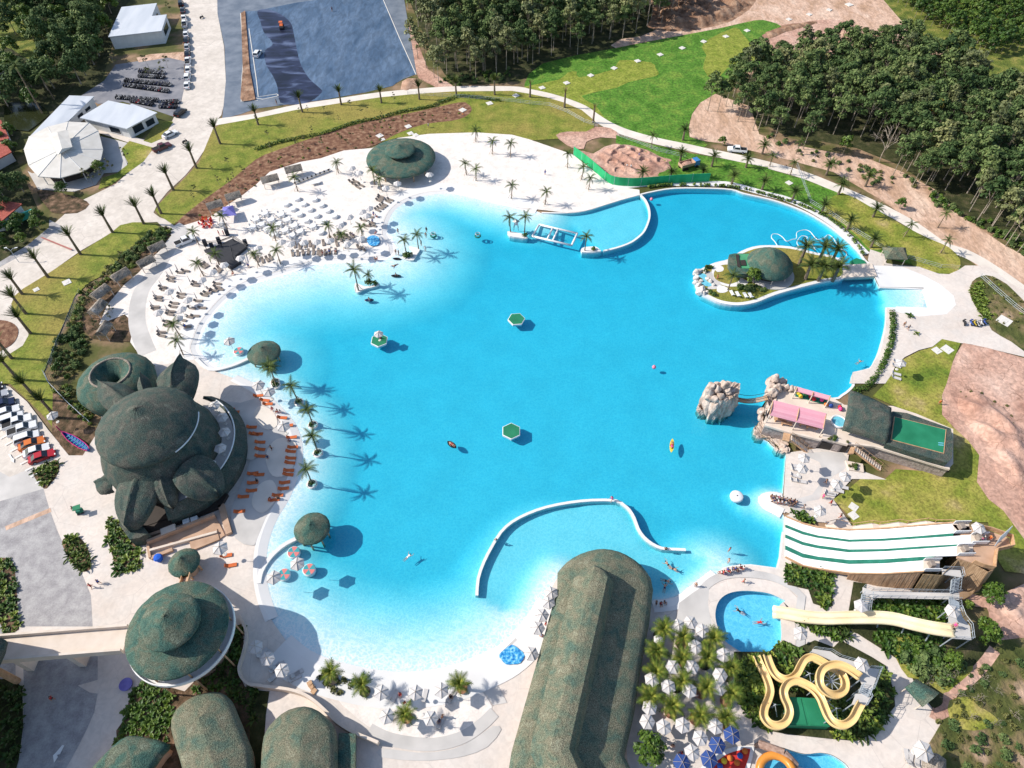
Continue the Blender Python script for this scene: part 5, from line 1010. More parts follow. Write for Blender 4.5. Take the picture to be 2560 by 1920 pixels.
for i, (x, y) in enumerate(((600, 770), (680, 785), (785, 800), (855, 800))): p = w1('C', x, y); t = lounger(p, R(100), 'white sun lounger on the island grass, %s from the pool end' % ('first', 'second', 'third', 'fourth')[i], 'white', 'white loungers on the island'); t.location.z = .43
for i in range(34):
 x = 680 + 400 * random.random(); y = 640 + 60 * random.random() + (x - 680) * .02; shrub('dark' if i % 3 else 'lush', w1('C', x, y, .43), 'dark shrub in the hedge on the island lawn', 'hedge shrubs on the island', .55)
for i, (x, y) in enumerate(((300, 730), (360, 760), (270, 400), (230, 440), (310, 380))): shrub('lush', w1('C', x, y, .43), 'low shrub near the pale boulders on the island', 'shrubs by the island boulders', .8)
tree('round', w1('C', 900, 600, .43), 'round dark green tree between the villa and the round terrace', s=.95)
palm('coco', w1('C', 548, 690, .43), 'single coconut palm on the island lawn beside the white loungers', 4.5, fronds=True)
for i, (x, y) in enumerate(((1530, 290), (1770, 300), (1950, 330))): palm('date', w1('C', x, y + 60, .43), 'date palm in the back row of the island grove, %s' % ('nearest the egg-shaped roof', 'middle of three', 'nearest the footbridge')[i], 4.0, 'date palms on the island', fronds=True, s=1.35)
for i, (x, y) in enumerate(((1620, 540), (1800, 560), (2000, 560))): palm('date', w1('C', x, y, .43), 'date palm in the front row of the island grove, %s' % ('nearest the egg-shaped roof', 'middle of three', 'nearest the footbridge')[i], 3.2, 'date palms on the island', fronds=True, s=1.35)
m = MB(); a = W('F', '1814,603 1824,575 1882,572 1893,599'); m.prism(a, -.5, .45); t = tag(m.build('island_bridge', M['cream_wall']), 'short flat cream bridge between the palm island and the plaza', 'bridge')
m = MB(); m.prism(W(8, '705,605 760,578 830,600 845,632 720,638'), -.1, .3); tag(m.build('swim_platform', M['green_deck']), 'small green platform in the corner between the plaza and the island bridge', 'platform')
# climbing rock in the lagoon
RK = w1('D', 430, 640, -.3); rk = thing('climbing_rock', 'tall pink rock tower in the lagoon with a flat ledge and cracked cliff', 'rock', RK)
def cliff(base, z0, z1, taper, seed, n=64, lev=14, ridge=.38, org=RK, mt='rock', shift=V(0, 0, 0)):
 r = random.Random(seed); base = ccw(smooth(base, 6)); k = len(base); c = sum((p for p in base), Vector()) / k; rid = [r.uniform(-1, 1) for _ in range(k)]; rid2 = [(rid[i] + rid[i - 1] * .6) * ridge for i in range(k)]; rings = []
 for j in range(lev + 1):
  t = j / lev; rings.append([Vector((p.x + (c.x - p.x) * taper * t + (p - c).normalized().x * (rid2[i] * (1 - .4 * t) + r.uniform(-.1, .1)), p.y + (c.y - p.y) * taper * t + (p - c).normalized().y * (rid2[i] * (1 - .4 * t) + r.uniform(-.1, .1)), z0 + (z1 - z0) * t + r.uniform(-.15, .15))) + shift * t for i, p in enumerate(base)])
 for q, dz in ((.85, -.3), (.5, -.9), (.0, -.7)): rings.append([Vector((c.x + (p.x - c.x) * q, c.y + (p.y - c.y) * q, z1 + dz * .6 + r.uniform(-.25, .25))) + shift for p in rings[lev]])
 mb = MB(org); mb.loft(rings); return mb
cb = [w1('D', x, y) for x, y in ((200, 560), (250, 650), (310, 720), (420, 710), (520, 680), (600, 600), (640, 500), (600, 430), (420, 400), (280, 450))]
cliff(cb, -2.5, 5.6, .12, 5).build('cliff', M['rock'], rk)
cliff([w1('D', x, y) for x, y in ((120, 570), (150, 630), (240, 650), (290, 600), (240, 530), (150, 530))], -2.5, 1.3, .1, 8, ridge=.2).build('ledge', M['rock'], rk)
for i, (x, y, z, s_) in enumerate(((300, 330, 5.8, .95), (320, 250, 6.6, .75), (400, 300, 6.0, .8), (400, 240, 6.3, .6), (510, 230, 6.8, .85), (540, 300, 6.0, .7), (450, 400, 5.6, .75), (560, 350, 5.4, .6), (370, 430, 5.2, .7), (510, 440, 5.0, .7), (600, 400, 4.2, .55), (290, 400, 5.0, .8))):
 p = w1('D', x, y, z) - RK; boulder(rk, p, (s_, s_, s_ * 1.3), i + 3)
for i, (x, y, s_) in enumerate(((260, 640, 1.3), (330, 690, 1.2), (420, 680, 1.15), (520, 660, 1.2), (590, 580, 1.2), (230, 560, 1.3), (370, 650, 1.4), (480, 640, 1.4), (560, 610, 1.4))): q = w1('D', x, y, 0) - RK; boulder(rk, q + V(-.1, .5, 1.6 + .5 * (i % 3)), (s_ * .95, s_ * .95, s_ * (1.9 + .5 * (i % 2))), i + 60)
rb_ = thing('rope_bridge', 'sagging plank rope bridge hung between the rock tower and the club rocks', 'bridge', w1('D', 850, 450, 2.6)); ro = w1('D', 850, 450, 2.6); pa, pb_ = w1('D', 620, 415, 3.6), w1('D', 1100, 410, 3.4); dirn = (pb_ - pa); nP = 26
pl = MB().box((0, 0, 0), (dirn.length / nP * .8, 1.1, .07)).mesh('plank', M['tan_wood'])
for i in range(nP): t = (i + .5) / nP; p = pa.lerp(pb_, t) - V(0, 0, 1.0 * math.sin(math.pi * t)); o = link('plank', pl, rb_); o.location = p - ro; o.rotation_euler = (0, .1 * math.cos(math.pi * t), math.atan2(dirn.y, dirn.x))
for sg in (-.55, .55):
 for dz in (0, 1.0): m = MB(ro); m.tube([pa.lerp(pb_, q / 12) + V(0, sg, dz - 1.0 * math.sin(math.pi * q / 12)) for q in range(13)], .05, 5); m.build('rope', M['dark_metal'], rb_)
# club terrace on its stone base
CT0 = w1(12, 400, 350, 2.8); cl = thing('club_terrace', 'raised pink stone terrace of the lagoon club with two steps of stone wall', 'terrace', (CT0.x, CT0.y, 0)); org = (CT0.x, CT0.y, 0); zt = 2.8
terr = [w1('D', *p, zt) for p in ((1060, 800), (1110, 640), (1210, 390), (1300, 260), (1490, 250))] + [w1(12, *p, zt) for p in ((560, 120), (660, 180), (1080, 190), (1280, 255), (1600, 390), (1600, 690), (1560, 735), (920, 540), (700, 510), (640, 520), (450, 470))] + [w1('D', *p, zt) for p in ((1830, 1000), (1340, 880))]
m = MB(org); m.prism(terr, -2.5, zt); m.build('stone_base', M['stone_wall'], cl); sheet_part('terrace_floor', terr, zt + .01, 'cream_wall', cl, org)
wl_ = [w1('D', *p, zt) for p in ((1060, 800), (1340, 885), (1830, 1005))] + [w1(12, *p, zt) for p in ((460, 478), (690, 520), (920, 548), (1560, 742))]
m = MB(org); m.sweep(wl_, [(-.2, 0), (-.2, .45), (.2, .45), (.2, 0)], cap=True); m.build('parapet', M['cream_wall'], cl)
m = MB(org); m.prism(W(12, '450,505 670,570 660,600 430,560'), 0, 2.2); m.build('underpass', M['dark_wall'], cl)
rkb = thing('shore_rocks', 'pink artificial rock shore round the lagoon side of the club terrace', 'rocks', w1('D', 1050, 800)); ro2 = w1('D', 1050, 800)
cliff([w1('D', *p) for p in ((900, 880), (960, 970), (1100, 1010), (1200, 1120), (1260, 1170), (1370, 1190), (1400, 1130), (1300, 950), (1080, 850), (1010, 740), (960, 790))], -2.5, .55, .02, 21, ridge=.3, org=ro2).build('rock_shelf', M['rock'], rkb)
cliff([w1('D', *p) for p in ((1040, 560), (1060, 700), (1010, 820), (1080, 840), (1130, 700), (1180, 480), (1140, 440))], -2, 3.0, .1, 23, ridge=.25, org=ro2).build('rock_wall', M['rock'], rkb)
for i, (x, y, z, s_) in enumerate(((1150, 190, 3.2, 1.0), (1200, 150, 4.2, .9), (1250, 200, 3.4, .8), (1150, 260, 3.2, .9), (1130, 330, 2.8, .95), (1180, 340, 3.6, .9), (1240, 290, 3.6, .9), (1300, 180, 3.4, .7), (1330, 190, 3, .6), (1310, 250, 3.2, .6), (1360, 270, 3.3, .65), (1420, 290, 3.2, .65), (1470, 290, 3.2, .6), (1100, 400, 2.4, .8), (1010, 600, 1.6, .7), (1000, 690, .6, .6), (1330, 1090, .5, .5), (1350, 1130, .3, .5))): boulder(rkb, w1('D', x, y, z) - ro2, (s_, s_, s_ * 1.2), i + 40)
# pergolas with pink slats
mat('pink_slat', [(0.3, (0.62, 0.26, 0.33)), (0.7, (0.72, 0.40, 0.46))], scale=1.5, rough=.8)
def pergola(label, q, z, n, nm):
 A, B, C_, D_ = [w1(*p, z) for p in q]; c = (A + B + C_ + D_) / 4; t = thing('pergola', label, 'pergola', (c.x, c.y, 2.8)); o_ = V(c.x, c.y, 2.8); L = ((D_ - A).length + (C_ - B).length) / 2
 sl = MB()
 pts = [V(0, L * (u - .5), .0 - .35 * math.sin(math.pi * u)) for u in (0, .2, .4, .6, .8, 1)]; sl.sweep(pts, [(-.10, 0), (-.10, .05), (.10, .05), (.10, 0), (-.10, 0)], cap=True); me = sl.mesh('slat', M['pink_slat']); ang = math.atan2((D_ - A).y, (D_ - A).x) - math.pi / 2
 for i in range(n):
  u = (i + .5) / n; p = (A.lerp(B, u) + D_.lerp(C_, u)) / 2; o = link('slat', me, t); o.location = p - o_; o.rotation_euler = (0, 0, ang)
 for u in (0, .5, 1):
  m = MB(o_); a, b = A.lerp(B, u), D_.lerp(C_, u); m.tube([a - V(0, 0, .1), b - V(0, 0, .1)], .1, 6); m.build('beam', M['tan_wood'], t)
  for p in (a, b): m = MB(o_); m.cyl((p.x, p.y, 2.8), (p.x, p.y, z), .11, n=6); m.build('post', M['cream_wall'], t)
 return t
pergola('large pergola of pink slats over the middle of the club terrace', (('D', 1180, 450), ('D', 1915, 625), ('D', 1870, 850), ('D', 1130, 650)), 5.2, 44, 0)
pergola('smaller pergola of pink slats over the ball pit at the club terrace edge', (('D', 1510, 265), ('D', 1970, 385), ('D', 1945, 450), ('D', 1490, 320)), 5.0, 30, 1)
for i, (x, y, w_, h_) in enumerate(((1260, 740, 2.2, .5), (1350, 790, 2.0, .45), (1600, 800, 2.0, .5), (1700, 840, 2.2, .5))):
 p = w1('D', x, y, 2.8); m = MB(p); m.box((p.x, p.y, 3.5), (w_, .7, .08), -.25); m.box((p.x - w_ * .35, p.y + .1, 3.15), (.1, .5, .7)); m.box((p.x + w_ * .35, p.y - .1, 3.15), (.1, .5, .7)); o = m.build('long_table', M['tan_wood']); o.location = p; tag(o, 'long wooden table under the large pink pergola, number %s from the lagoon side' % ('one', 'two', 'three', 'four')[i], 'table', 'tables under the pergola')
m = MB(); bpz = w1('D', 1720, 430, 2.82); m.prism(W('D', '1480,390 1500,320 1950,450 1930,520', 2.85), 2.81, 3.05); tag(m.build('ball_pit', M['teal_turf']), 'teal floored ball pit under the smaller pink pergola', 'play area')
for i, (x, y, c) in enumerate(((1530, 350, 'yellow'), (1560, 390, 'yellow'), (1620, 370, 'green'), (1700, 400, 'red'), (1740, 430, 'red'), (1850, 440, 'pink'), (1910, 500, 'orange'), (1980, 520, 'blue'), (2100, 540, 'red'), (2110, 565, 'pink'))):
 p = w1('D', x, y, 3.2); bm_ = MB(); bm_.lathe([(.02, -.4), (.3, -.3), (.42, 0), (.3, .3), (.02, .4)], n=10); o = bm_.build('beanbag', M['tint_cloth'], sm=True); o.color = (*CLOTH[c], 1); o.location = p; tag(o, '%s beanbag on the club terrace by the smaller pergola, number %d from the rocks' % (c, i + 1), 'beanbag', 'beanbags by the ball pit')
p = w1('D', 2080, 750, 3.2); t = thing('splash_tub', 'round turquoise tub on the club terrace beside the dark thatch', 'tub', (p.x, p.y, 2.82)); m = MB(); m.lathe([(1.2, 0), (1.45, .8), (1.3, .8), (1.15, .45), (.02, .45)], n=24); m.build('shell', M['white_plastic'], t, True); m = MB(); m.lathe([(1.2, .6), (.02, .6)], n=24); m.build('water', M['turq_pool'], t)
# club building: curved thatch and long flat green roof
c = w1(12, 1200, 450, 2.8); cb_ = thing('club_house', 'club house with a steep dark thatch slope and a flat rectangular green roof', 'building', (c.x, c.y, 2.8)); co = V(c.x, c.y, 2.8)
q = [w1(12, 715, 50, 6.6), w1(12, 1065, 205, 6.6), w1(12, 1030, 490, 5.2), w1(12, 660, 370, 5.2)]
mb = MB(co); rows = []; rr = random.Random(4)
for i in range(15):
 u = i / 14; row = []
 for j in range(13):
  v = j / 12; p = q[0].lerp(q[1], v).lerp(q[3].lerp(q[2], v), u); p = p + V(0, 0, .9 * math.sin(math.pi * u) + .25 * math.sin(math.pi * v)) + V(rr.uniform(-.04, .04), rr.uniform(-.04, .04), rr.uniform(-.05, .05)); row.append(p)
 row = [row[0] + V(0, 0, -1.2)] + row + [row[-1] + V(0, 0, -1.2)]; rows.append(row)
rows = [[p + V(0, 0, -1.2) for p in rows[0]]] + rows + [[p + V(0, 0, -1.2) for p in rows[-1]]]
mb.add([p for r_ in rows for p in r_], [(i * 15 + j, (i + 1) * 15 + j, (i + 1) * 15 + j + 1, i * 15 + j + 1) for i in range(16) for j in range(14)]); mb.build('thatch_slope', M['thatch_green'], cb_, True)
fr = smooth(W(12, '1075,235 1200,250 1580,385 1600,480 1590,640 1550,680 1400,640 1020,520 1040,480', 4.6), 1); m = MB(co); m.prism(fr, 3.4, 4.6); m.build('parapet_roof', M['thatch_green'], cb_)
m = MB(co); g4 = W(12, '1090,278 1543,392 1523,600 1062,480', 4.75); m.prism(g4, 4.5, 4.72); m.build('roof_edge', M['tan_wood'], cb_); cc = sum((p for p in g4), Vector()) / 4; sheet_part('flat_roof', [p + (cc - p) * .035 for p in g4], 4.74, 'green_deck', cb_, co)
m = MB(co); ctr = sum((p for p in fr), Vector()) / len(fr); m.prism([p + (ctr - p) * .1 for p in fr], 2.8, 3.6); m.build('wall', M['dark_wall'], cb_)
for i in range(2): p = w1(12, 1495, 510 + 18 * i, 4.8); m = MB(co); m.box((p.x, p.y, 4.8), (.9, .18, .05), -.1); m.build('roof_panel', M['turq_pool'], cb_)
# wooden stairs down from the terrace
def staircase(label, a, b, w_, n, mt='tan_wood', name='wooden_stairs', rails=True, tread=None):
 t = thing(name, label, 'stairs', (a.x, a.y, a.z)); d = b - a; sd = Vector((d.y, -d.x, 0)).normalized() * w_ / 2; ang = math.atan2(d.y, d.x); run = math.hypot(d.x, d.y) / n
 tr = MB().box((0, 0, 0), (run * .82, w_, .07)).mesh('tread', M[tread or mt])
 for i in range(n): o = link('tread', tr, t); o.location = d * ((i + .5) / n); o.rotation_euler = (0, 0, ang)
 for sg in (-1, 1):
  m = MB(a); s_ = sd * sg; m.add([a + s_ + V(0, 0, -.35), b + s_ + V(0, 0, -.35), b + s_ + V(0, 0, .08), a + s_ + V(0, 0, .08), a + s_ * 1.12 + V(0, 0, -.35), b + s_ * 1.12 + V(0, 0, -.35), b + s_ * 1.12 + V(0, 0, .08), a + s_ * 1.12 + V(0, 0, .08)], [(0, 1, 2, 3), (7, 6, 5, 4), (3, 2, 6, 7), (1, 0, 4, 5)]); m.build('stringer', M[mt], t)
  if rails:
   m = MB(a); m.tube([a + s_ + V(0, 0, .95), b + s_ + V(0, 0, .95)], .04, 5)
   for q_ in range(5): p = a.lerp(b, q_ / 4) + s_; m.cyl(p, p + V(0, 0, .95), .03, n=5)
   m.build('handrail', M[mt], t)
 return t
staircase('brown wooden stairs from the club terrace down to the lagoon-side deck', w1('D', 1420, 960, 2.8), w1('D', 1650, 1140, .1), 1.1, 11, tread='cream_wall')
staircase('brown wooden stairs at the foot of the club stone wall by the lawn', w1(12, 740, 550, 2.8), w1(12, 975, 730, .1), 1.1, 13, tread='cream_wall')
m = MB(); m.prism(W('D', '1330,880 1420,900 1400,1010 1310,990', 2.9), 2.5, 2.82); tag(m.build('stair_landing', M['tan_wood']), 'square wooden landing at the top of the lagoon-side stairs', 'landing')
m = MB(); m.prism(W(12, '720,540 755,545 740,600 690,600', 2.9), 2.5, 2.85); tag(m.build('stair_landing', M['tan_wood']), 'square wooden landing above the lawn stairs', 'landing')
# planters on the club deck
for pts, lb in (('670,660 820,690 830,760 700,740', 'pink walled planter with red shrubs below the lawn stairs'), ('480,420 700,500 690,525 465,465', 'low planter along the club terrace edge beside the small tables')):
 z_ = .0 if pts[0] == '6' else 2.8; m = MB(); m.prism(W(12, pts, z_ + .5), z_, z_ + .5); tag(m.build('planter', M['cream_wall']), lb, 'planter')
 for i in range(7):
  x, y = scatter(W(12, pts, z_ + .5), 1, 60 + i)[0]; shrub('lush' if i % 2 else 'olive', (x, y, z_ + .5), 'small shrub in the ' + ('planter below the lawn stairs' if z_ == 0 else 'planter along the club terrace edge'), 'shrubs in club planters', .5)
# ================================================================ slides
mat('slide_white', [(0.3, (.80, .80, .80)), (0.7, (.86, .86, .86))], scale=.3, rough=.35, coord='World'); mat('slide_yellow', [(0.3, (.64, .43, .18)), (0.7, (.74, .54, .26))], scale=.5, rough=.3, spec=.5); mat('slide_beige', [(0.3, (.72, .60, .38)), (0.7, (.80, .70, .49))], scale=.4, rough=.3, spec=.5)
mat('plank_wall', [(0.3, (.24, .15, .08)), (0.7, (.46, .32, .19))], scale=.9, rough=.9, rnd=.2, stretch=(3, 3, .3))
SX = [(150, .30), (300, .45), (430, .75), (560, 1.15), (700, 1.7), (850, 2.5), (1000, 3.3), (1150, 4.0), (1300, 4.7), (1450, 5.2), (1600, 5.6), (1750, 6.0)]
def edge(ys, xmax, x0=150):
 """ys: photo height at x = x0, 300, 430, 700, 1000, 1300, end"""
 xs_ = [x0, 300, 430, 700, 1000, 1300, xmax]; out = []
 for x, z in SX:
  if x > xmax + 1: break
  out.append((x, float(np.interp(x, xs_, ys)), z))
 if out[-1][0] < xmax - 20: out.append((xmax, ys[-1], float(np.interp(xmax, [a for a, b in SX], [b for a, b in SX]))))
 return [w1(12, x, y, z) for x, y, z in out]
mr = thing('mat_racer_slide', 'broad white four-lane racing slide with green dividers running down into the lagoon', 'water slide', (50, 53, 0)); org = (50, 53, 0)
LN = [((1150, 1212, 1245, 1268, 1255, 1230, 1205), (1215, 1275, 1310, 1345, 1336, 1315, 1290), 1600), ((1240, 1300, 1330, 1365, 1356, 1335, 1303), (1300, 1365, 1395, 1430, 1426, 1405, 1380), 1750), ((1330, 1392, 1420, 1455, 1446, 1425, 1400), (1395, 1465, 1492, 1521, 1515, 1495, 1482), 1630), ((1432, 1500, 1522, 1556, 1550, 1527, 1524), (1490, 1565, 1592, 1630, 1635, 1617, 1615), 1340)]
def ribbon(t, name, A, B, mt, lift=0.0, thick=.25):
 m = MB(org); n = min(len(A), len(B)); A, B = A[:n], B[:n]; up = V(0, 0, lift); dn = V(0, 0, lift - thick)
 m.add([p + up for p in A] + [p + up for p in B] + [p + dn for p in A] + [p + dn for p in B], [(i, n + i, n + i + 1, i + 1) for i in range(n - 1)] + [(n + i, 3 * n + i, 3 * n + i + 1, n + i + 1) for i in range(n - 1)] + [(i, i + 1, 2 * n + i + 1, 2 * n + i) for i in range(n - 1)] + [(0, 2 * n, 3 * n, n), (n - 1, 2 * n - 1, 4 * n - 1, 3 * n - 1)]); return m.build(name, M[mt], t)
prev = None
for i, (a, b, xm) in enumerate(LN):
 A, B = edge(a, xm), edge(b, xm); ribbon(mr, 'lane', A, B, 'slide_white')
 if prev: ribbon(mr, 'divider', prev[:min(len(prev), len(A))], A[:min(len(prev), len(A))], 'teal_turf', .05, .3)
 prev = B
 e1, e2 = A[-1], B[-1]; d = (A[-1] - A[-2]); d.z = 0; d.normalize(); m = MB(org); poly = [e1, e1 + d * 2.6, e2 + d * 2.6, e2]; m.prism(poly, e1.z - .3, e1.z + .02); m.build('start_platform', M['cream_wall'], mr); m = MB(org); m.box(tuple((e1 + e2) / 2 + d * 1.1 + V(0, 0, .55)), (.7, .9, 1.0), .1); m.build('start_gate', M['taupe'], mr)
 m = MB(org); m.sweep([e1 + V(0, 0, 0), e1 + d * 2.6], [(-.05, 0), (-.05, .9), (.05, .9), (.05, 0)], cap=True); m.sweep([e2, e2 + d * 2.6], [(-.05, 0), (-.05, .9), (.05, .9), (.05, 0)], cap=True); m.build('start_rail', M['white_plastic'], mr)
 if i == 0: TOPE = A
 if i == 3: BOTE = B
def plank_side(path, name, parent, step=.22, out=.06, z_of=lambda p: 0):
 mb = MB(org); L = 0; pts = []
 for i in range(len(path) - 1):
  a, b = path[i], path[i + 1]; n = max(1, int((b - a).length / step));
  for k in range(n): pts.append(a.lerp(b, k / n))
 r = random.Random(9)
 for i in range(len(pts) - 1):
  a, b = pts[i], pts[i + 1]; d = Vector((b.x - a.x, b.y - a.y, 0)); s_ = Vector((d.y, -d.x, 0)).normalized() * (out + r.uniform(0, .04)); b2 = a.lerp(b, .9); sp = V(.0, -.22 * a.z, 0)
  mb.add([a + s_, b2 + s_, Vector((b2.x, b2.y, 0)) + s_ + sp, Vector((a.x, a.y, 0)) + s_ + sp, a + s_ * .2, b2 + s_ * .2, Vector((b2.x, b2.y, 0)) + s_ * .2 + sp, Vector((a.x, a.y, 0)) + s_ * .2 + sp], [(3, 2, 1, 0), (4, 5, 6, 7), (0, 1, 5, 4), (1, 2, 6, 5), (3, 0, 4, 7)])
 o = mb.build(name, M['plank_wall'], parent); o['kind'] = 'stuff'; return o
bot = [p + V(0, -.1, -.05) for p in BOTE]; plank_side(bot[4:], 'plank_wall', mr)
tw = [w1(12, 1340, 1640, 4.8), w1(12, 1500, 1650, 4.9), w1(12, 1640, 1510, 5.3), w1(12, 1760, 1545, 5.5), w1(12, 1900, 1620, 5.6), w1(12, 1950, 1600, 5.6), w1(12, 1945, 1490, 5.7)]
plank_side(tw[:3], 'plank_wall', mr); plank_side(tw[2:], 'plank_wall', mr)
for pth, nm in ((TOPE, 'side_trim'), (BOTE, 'side_trim')):
 s_ = 1 if pth is BOTE else -1; m = MB(org); m.sweep(offset(pth, s_ * .12), [(-.1, -.5), (-.1, .22), (.1, .22), (.1, -.5)], cap=True); m.build(nm, M['tan_wood'], mr)
m = MB(org); top = [p for p in TOPE]; m.add(top + [Vector((p.x, p.y, 0)) for p in top], [(i, i + 1, len(top) + i + 1, len(top) + i) for i in range(len(top) - 1)]); m.build('side_wall', M['tan_wall'], mr)
plat = W(12, '1590,1210 1760,1235 1910,1265 2090,1330 2100,1410 1960,1440 1940,1600 1760,1540 1640,1500 1640,1400 1760,1390', 5.7); m = MB(org); m.prism(plat, 5.2, 5.62); m.build('tower_deck', M['tan_wall'], mr)
m = MB(org); cc = sum((p for p in plat), Vector()) / len(plat); m.prism([p + (cc - p) * .22 for p in plat], 0, 5.3); m.build('tower_core', M['plank_wall'], mr)
m = MB(org); m.sweep([w1(12, *p, 5.7) for p in ((1760, 1235), (1910, 1262), (2090, 1325), (2105, 1410), (1960, 1440), (1950, 1500), (1940, 1600), (1850, 1580), (1760, 1545))], [(-.06, 0), (-.06, 1.0), (.06, 1.0), (.06, 0)], cap=True); m.build('tower_parapet', M['tan_wood'], mr)
a = MB(org);
for i in range(10): p = w1(12, 1960 + 11 * i, 1400 - 10 * i, 6.0); a.cyl(p, p + V(.5, .9, 1.6), .06, n=5)
a.build('scaffold', M['steel'], mr)
zig = [w1(12, *p, z) for p, z in (((500, 1215), .3), ((580, 1195), .6), ((730, 1230), .6), ((900, 1205), 1.6), ((960, 1220), 1.6), ((1130, 1195), 2.6), ((1200, 1210), 2.6), ((1370, 1185), 3.6), ((1440, 1200), 3.7), ((1600, 1200), 4.6))]
t = thing('slide_stairs', 'stepped cream stair with zigzag railing up the lawn side of the white racing slide', 'stairs', zig[0]); m = MB(zig[0]); m.sweep(zig, [(-.1, -.6), (-.1, 0), (1.1, 0), (1.1, -.6)], cap=True); m.build('flight', M['cream_wall'], t); m = MB(zig[0]); m.tube([p + V(0, .1, .9) for p in zig], .05, 5); [m.cyl(p, p + V(0, .1, .9), .04, n=5) for p in zig]; m.build('handrail', M['tan_wood'], t)
umbrella(w1(12, 1815, 1250, 7.4), 'white umbrella on top of the racing slide tower', z=2.0, ribs=True, base=False).location.z = 5.65
for i, (x, y, c) in enumerate(((1840, 1350, 'pink'), (1860, 1330, 'white'), (1915, 1335, 'orange'), (1830, 1320, 'white'))): person('stand', w1(12, x, y, 6.3) * 1.0, i, 'person in a %s top waiting on the racing slide tower%s' % (c, ('', ' near the railing', '', ' by the umbrella')[i]), 'red', c).location.z = 5.65
# twin beige slide and its steel tower
def gutter(t, name, path, w_, mt, depth=.5, org=(0, 0, 0), double=False):
 prof = [(-w_ / 2 - .08, -.15), (-w_ / 2 - .08, depth), (-w_ / 2, depth), (-w_ * .45, depth * .35), (-w_ * .3, .06), (0, 0), (w_ * .3, .06), (w_ * .45, depth * .35), (w_ / 2, depth), (w_ / 2 + .08, depth), (w_ / 2 + .08, -.15), (0, -.3), (-w_ / 2 - .08, -.15)]
 m = MB(org); m.sweep(path, prof, cap=True); return m.build(name, M[mt], t, True)
ts = thing('twin_slide', 'pale beige double slide with a bend dropping into the small blue pool', 'water slide', (48, 37, 0)); org2 = (48, 37, 0)
tp = [w1('E', 1500, 1560, 4.6), w1('E', 1350, 1540, 4.5), w1('E', 1200, 1515, 4.2), w1('E', 1000, 1470, 3.7), w1('E', 850, 1430, 3.3), w1('E', 700, 1408, 3.0), w1('E', 500, 1402, 2.6), w1('E', 250, 1405, 2.0), w1('E', 0, 1412, 1.4), w1(16, 300, 352, 1.0), w1(16, 180, 330, .6), w1(16, 40, 312, .05)]
tp = smooth(tp, 3, False)
for s_ in (-.46, .46): gutter(ts, 'flume', offset(tp, s_), .82, 'slide_beige', .42, org2)
for i in (5, 10, 16, 22): p = tp[i]; m = MB(org2); m.cyl((p.x + .6, p.y - .6, 0), (p.x, p.y, p.z - .25), .11, n=7); m.build('support', M['steel'], ts)
def deck(label, poly, z, rail=None, legs=True, name='steel_platform', cat='platform', mt='grey_paving'):
 pts = [Vector((p.x, p.y, z)) for p in poly]; c = sum(pts, Vector()) / len(pts); t = thing(name, label, cat, (c.x, c.y, 0)); o_ = (c.x, c.y, 0); m = MB(o_); m.prism(pts, z - .2, z); m.build('deck', M[mt], t)
 for i, p in enumerate(pts):
  q_ = p.lerp(c, .06)
  if legs: m = MB(o_); m.cyl((q_.x, q_.y, 0), (q_.x, q_.y, z - .2), .09, n=6); m.build('leg', M['steel'], t)
 if rail:
  m = MB(o_)
  for a, b in rail:
   for dz in (.5, 1.0): m.tube([pts[a] + V(0, 0, dz), pts[b] + V(0, 0, dz)], .035, 4)
   n = max(2, int((pts[b] - pts[a]).length / 1.2))
   for k in range(n + 1): p = pts[a].lerp(pts[b], k / n); m.cyl(p, p + V(0, 0, 1.0), .03, n=4)
  m.build('railing', M['steel'], t)
 return t
deck('grey steel starting platform at the top of the beige double slide', W('E', '1440,1290 1560,1290 1600,1400 1680,1500 1700,1659 1480,1640 1530,1530 1440,1450', 4.6), 4.6, [(0, 1), (1, 2), (2, 3), (3, 4), (4, 5)])
deck('long grey steel walkway between the bushes and the plank wall', W('E', '450,1050 550,1090 1440,1110 1560,1110 1560,1200 1450,1190 560,1170 450,1130', 2.4), 2.4, [(0, 1), (1, 2), (2, 3), (4, 5), (5, 6)], name='steel_walkway', cat='walkway')
deck('grey steel landing beside the lowest start gate of the racing slide', W('E', '1360,840 1570,850 1590,940 1370,900', 4.8), 4.8, [(0, 1), (1, 2)])
staircase('steel stairs from the walkway up to the racing slide landing', w1('E', 1520, 950, 4.7), w1('E', 1500, 1115, 2.5), 1.2, 9, 'steel', 'steel_stairs')
staircase('steel stairs down from the left end of the steel walkway', w1('E', 495, 1130, 2.4), w1('E', 465, 1340, .1), 1.3, 10, 'steel', 'steel_stairs')
staircase('steel stairs from the walkway up to the double slide platform', w1('E', 1510, 1300, 4.5), w1('E', 1500, 1195, 2.5), 1.3, 8, 'steel', 'steel_stairs')
umbrella(w1('E', 1490, 1320, 6.9), 'white umbrella shading the double slide platform', z=2.0, ribs=True, base=False).location.z = 4.6
person('stand', w1('E', 1510, 1490, 5.4), 2, 'person in a pink top standing at the top of the double slide', 'pink', 'pink').location.z = 4.6
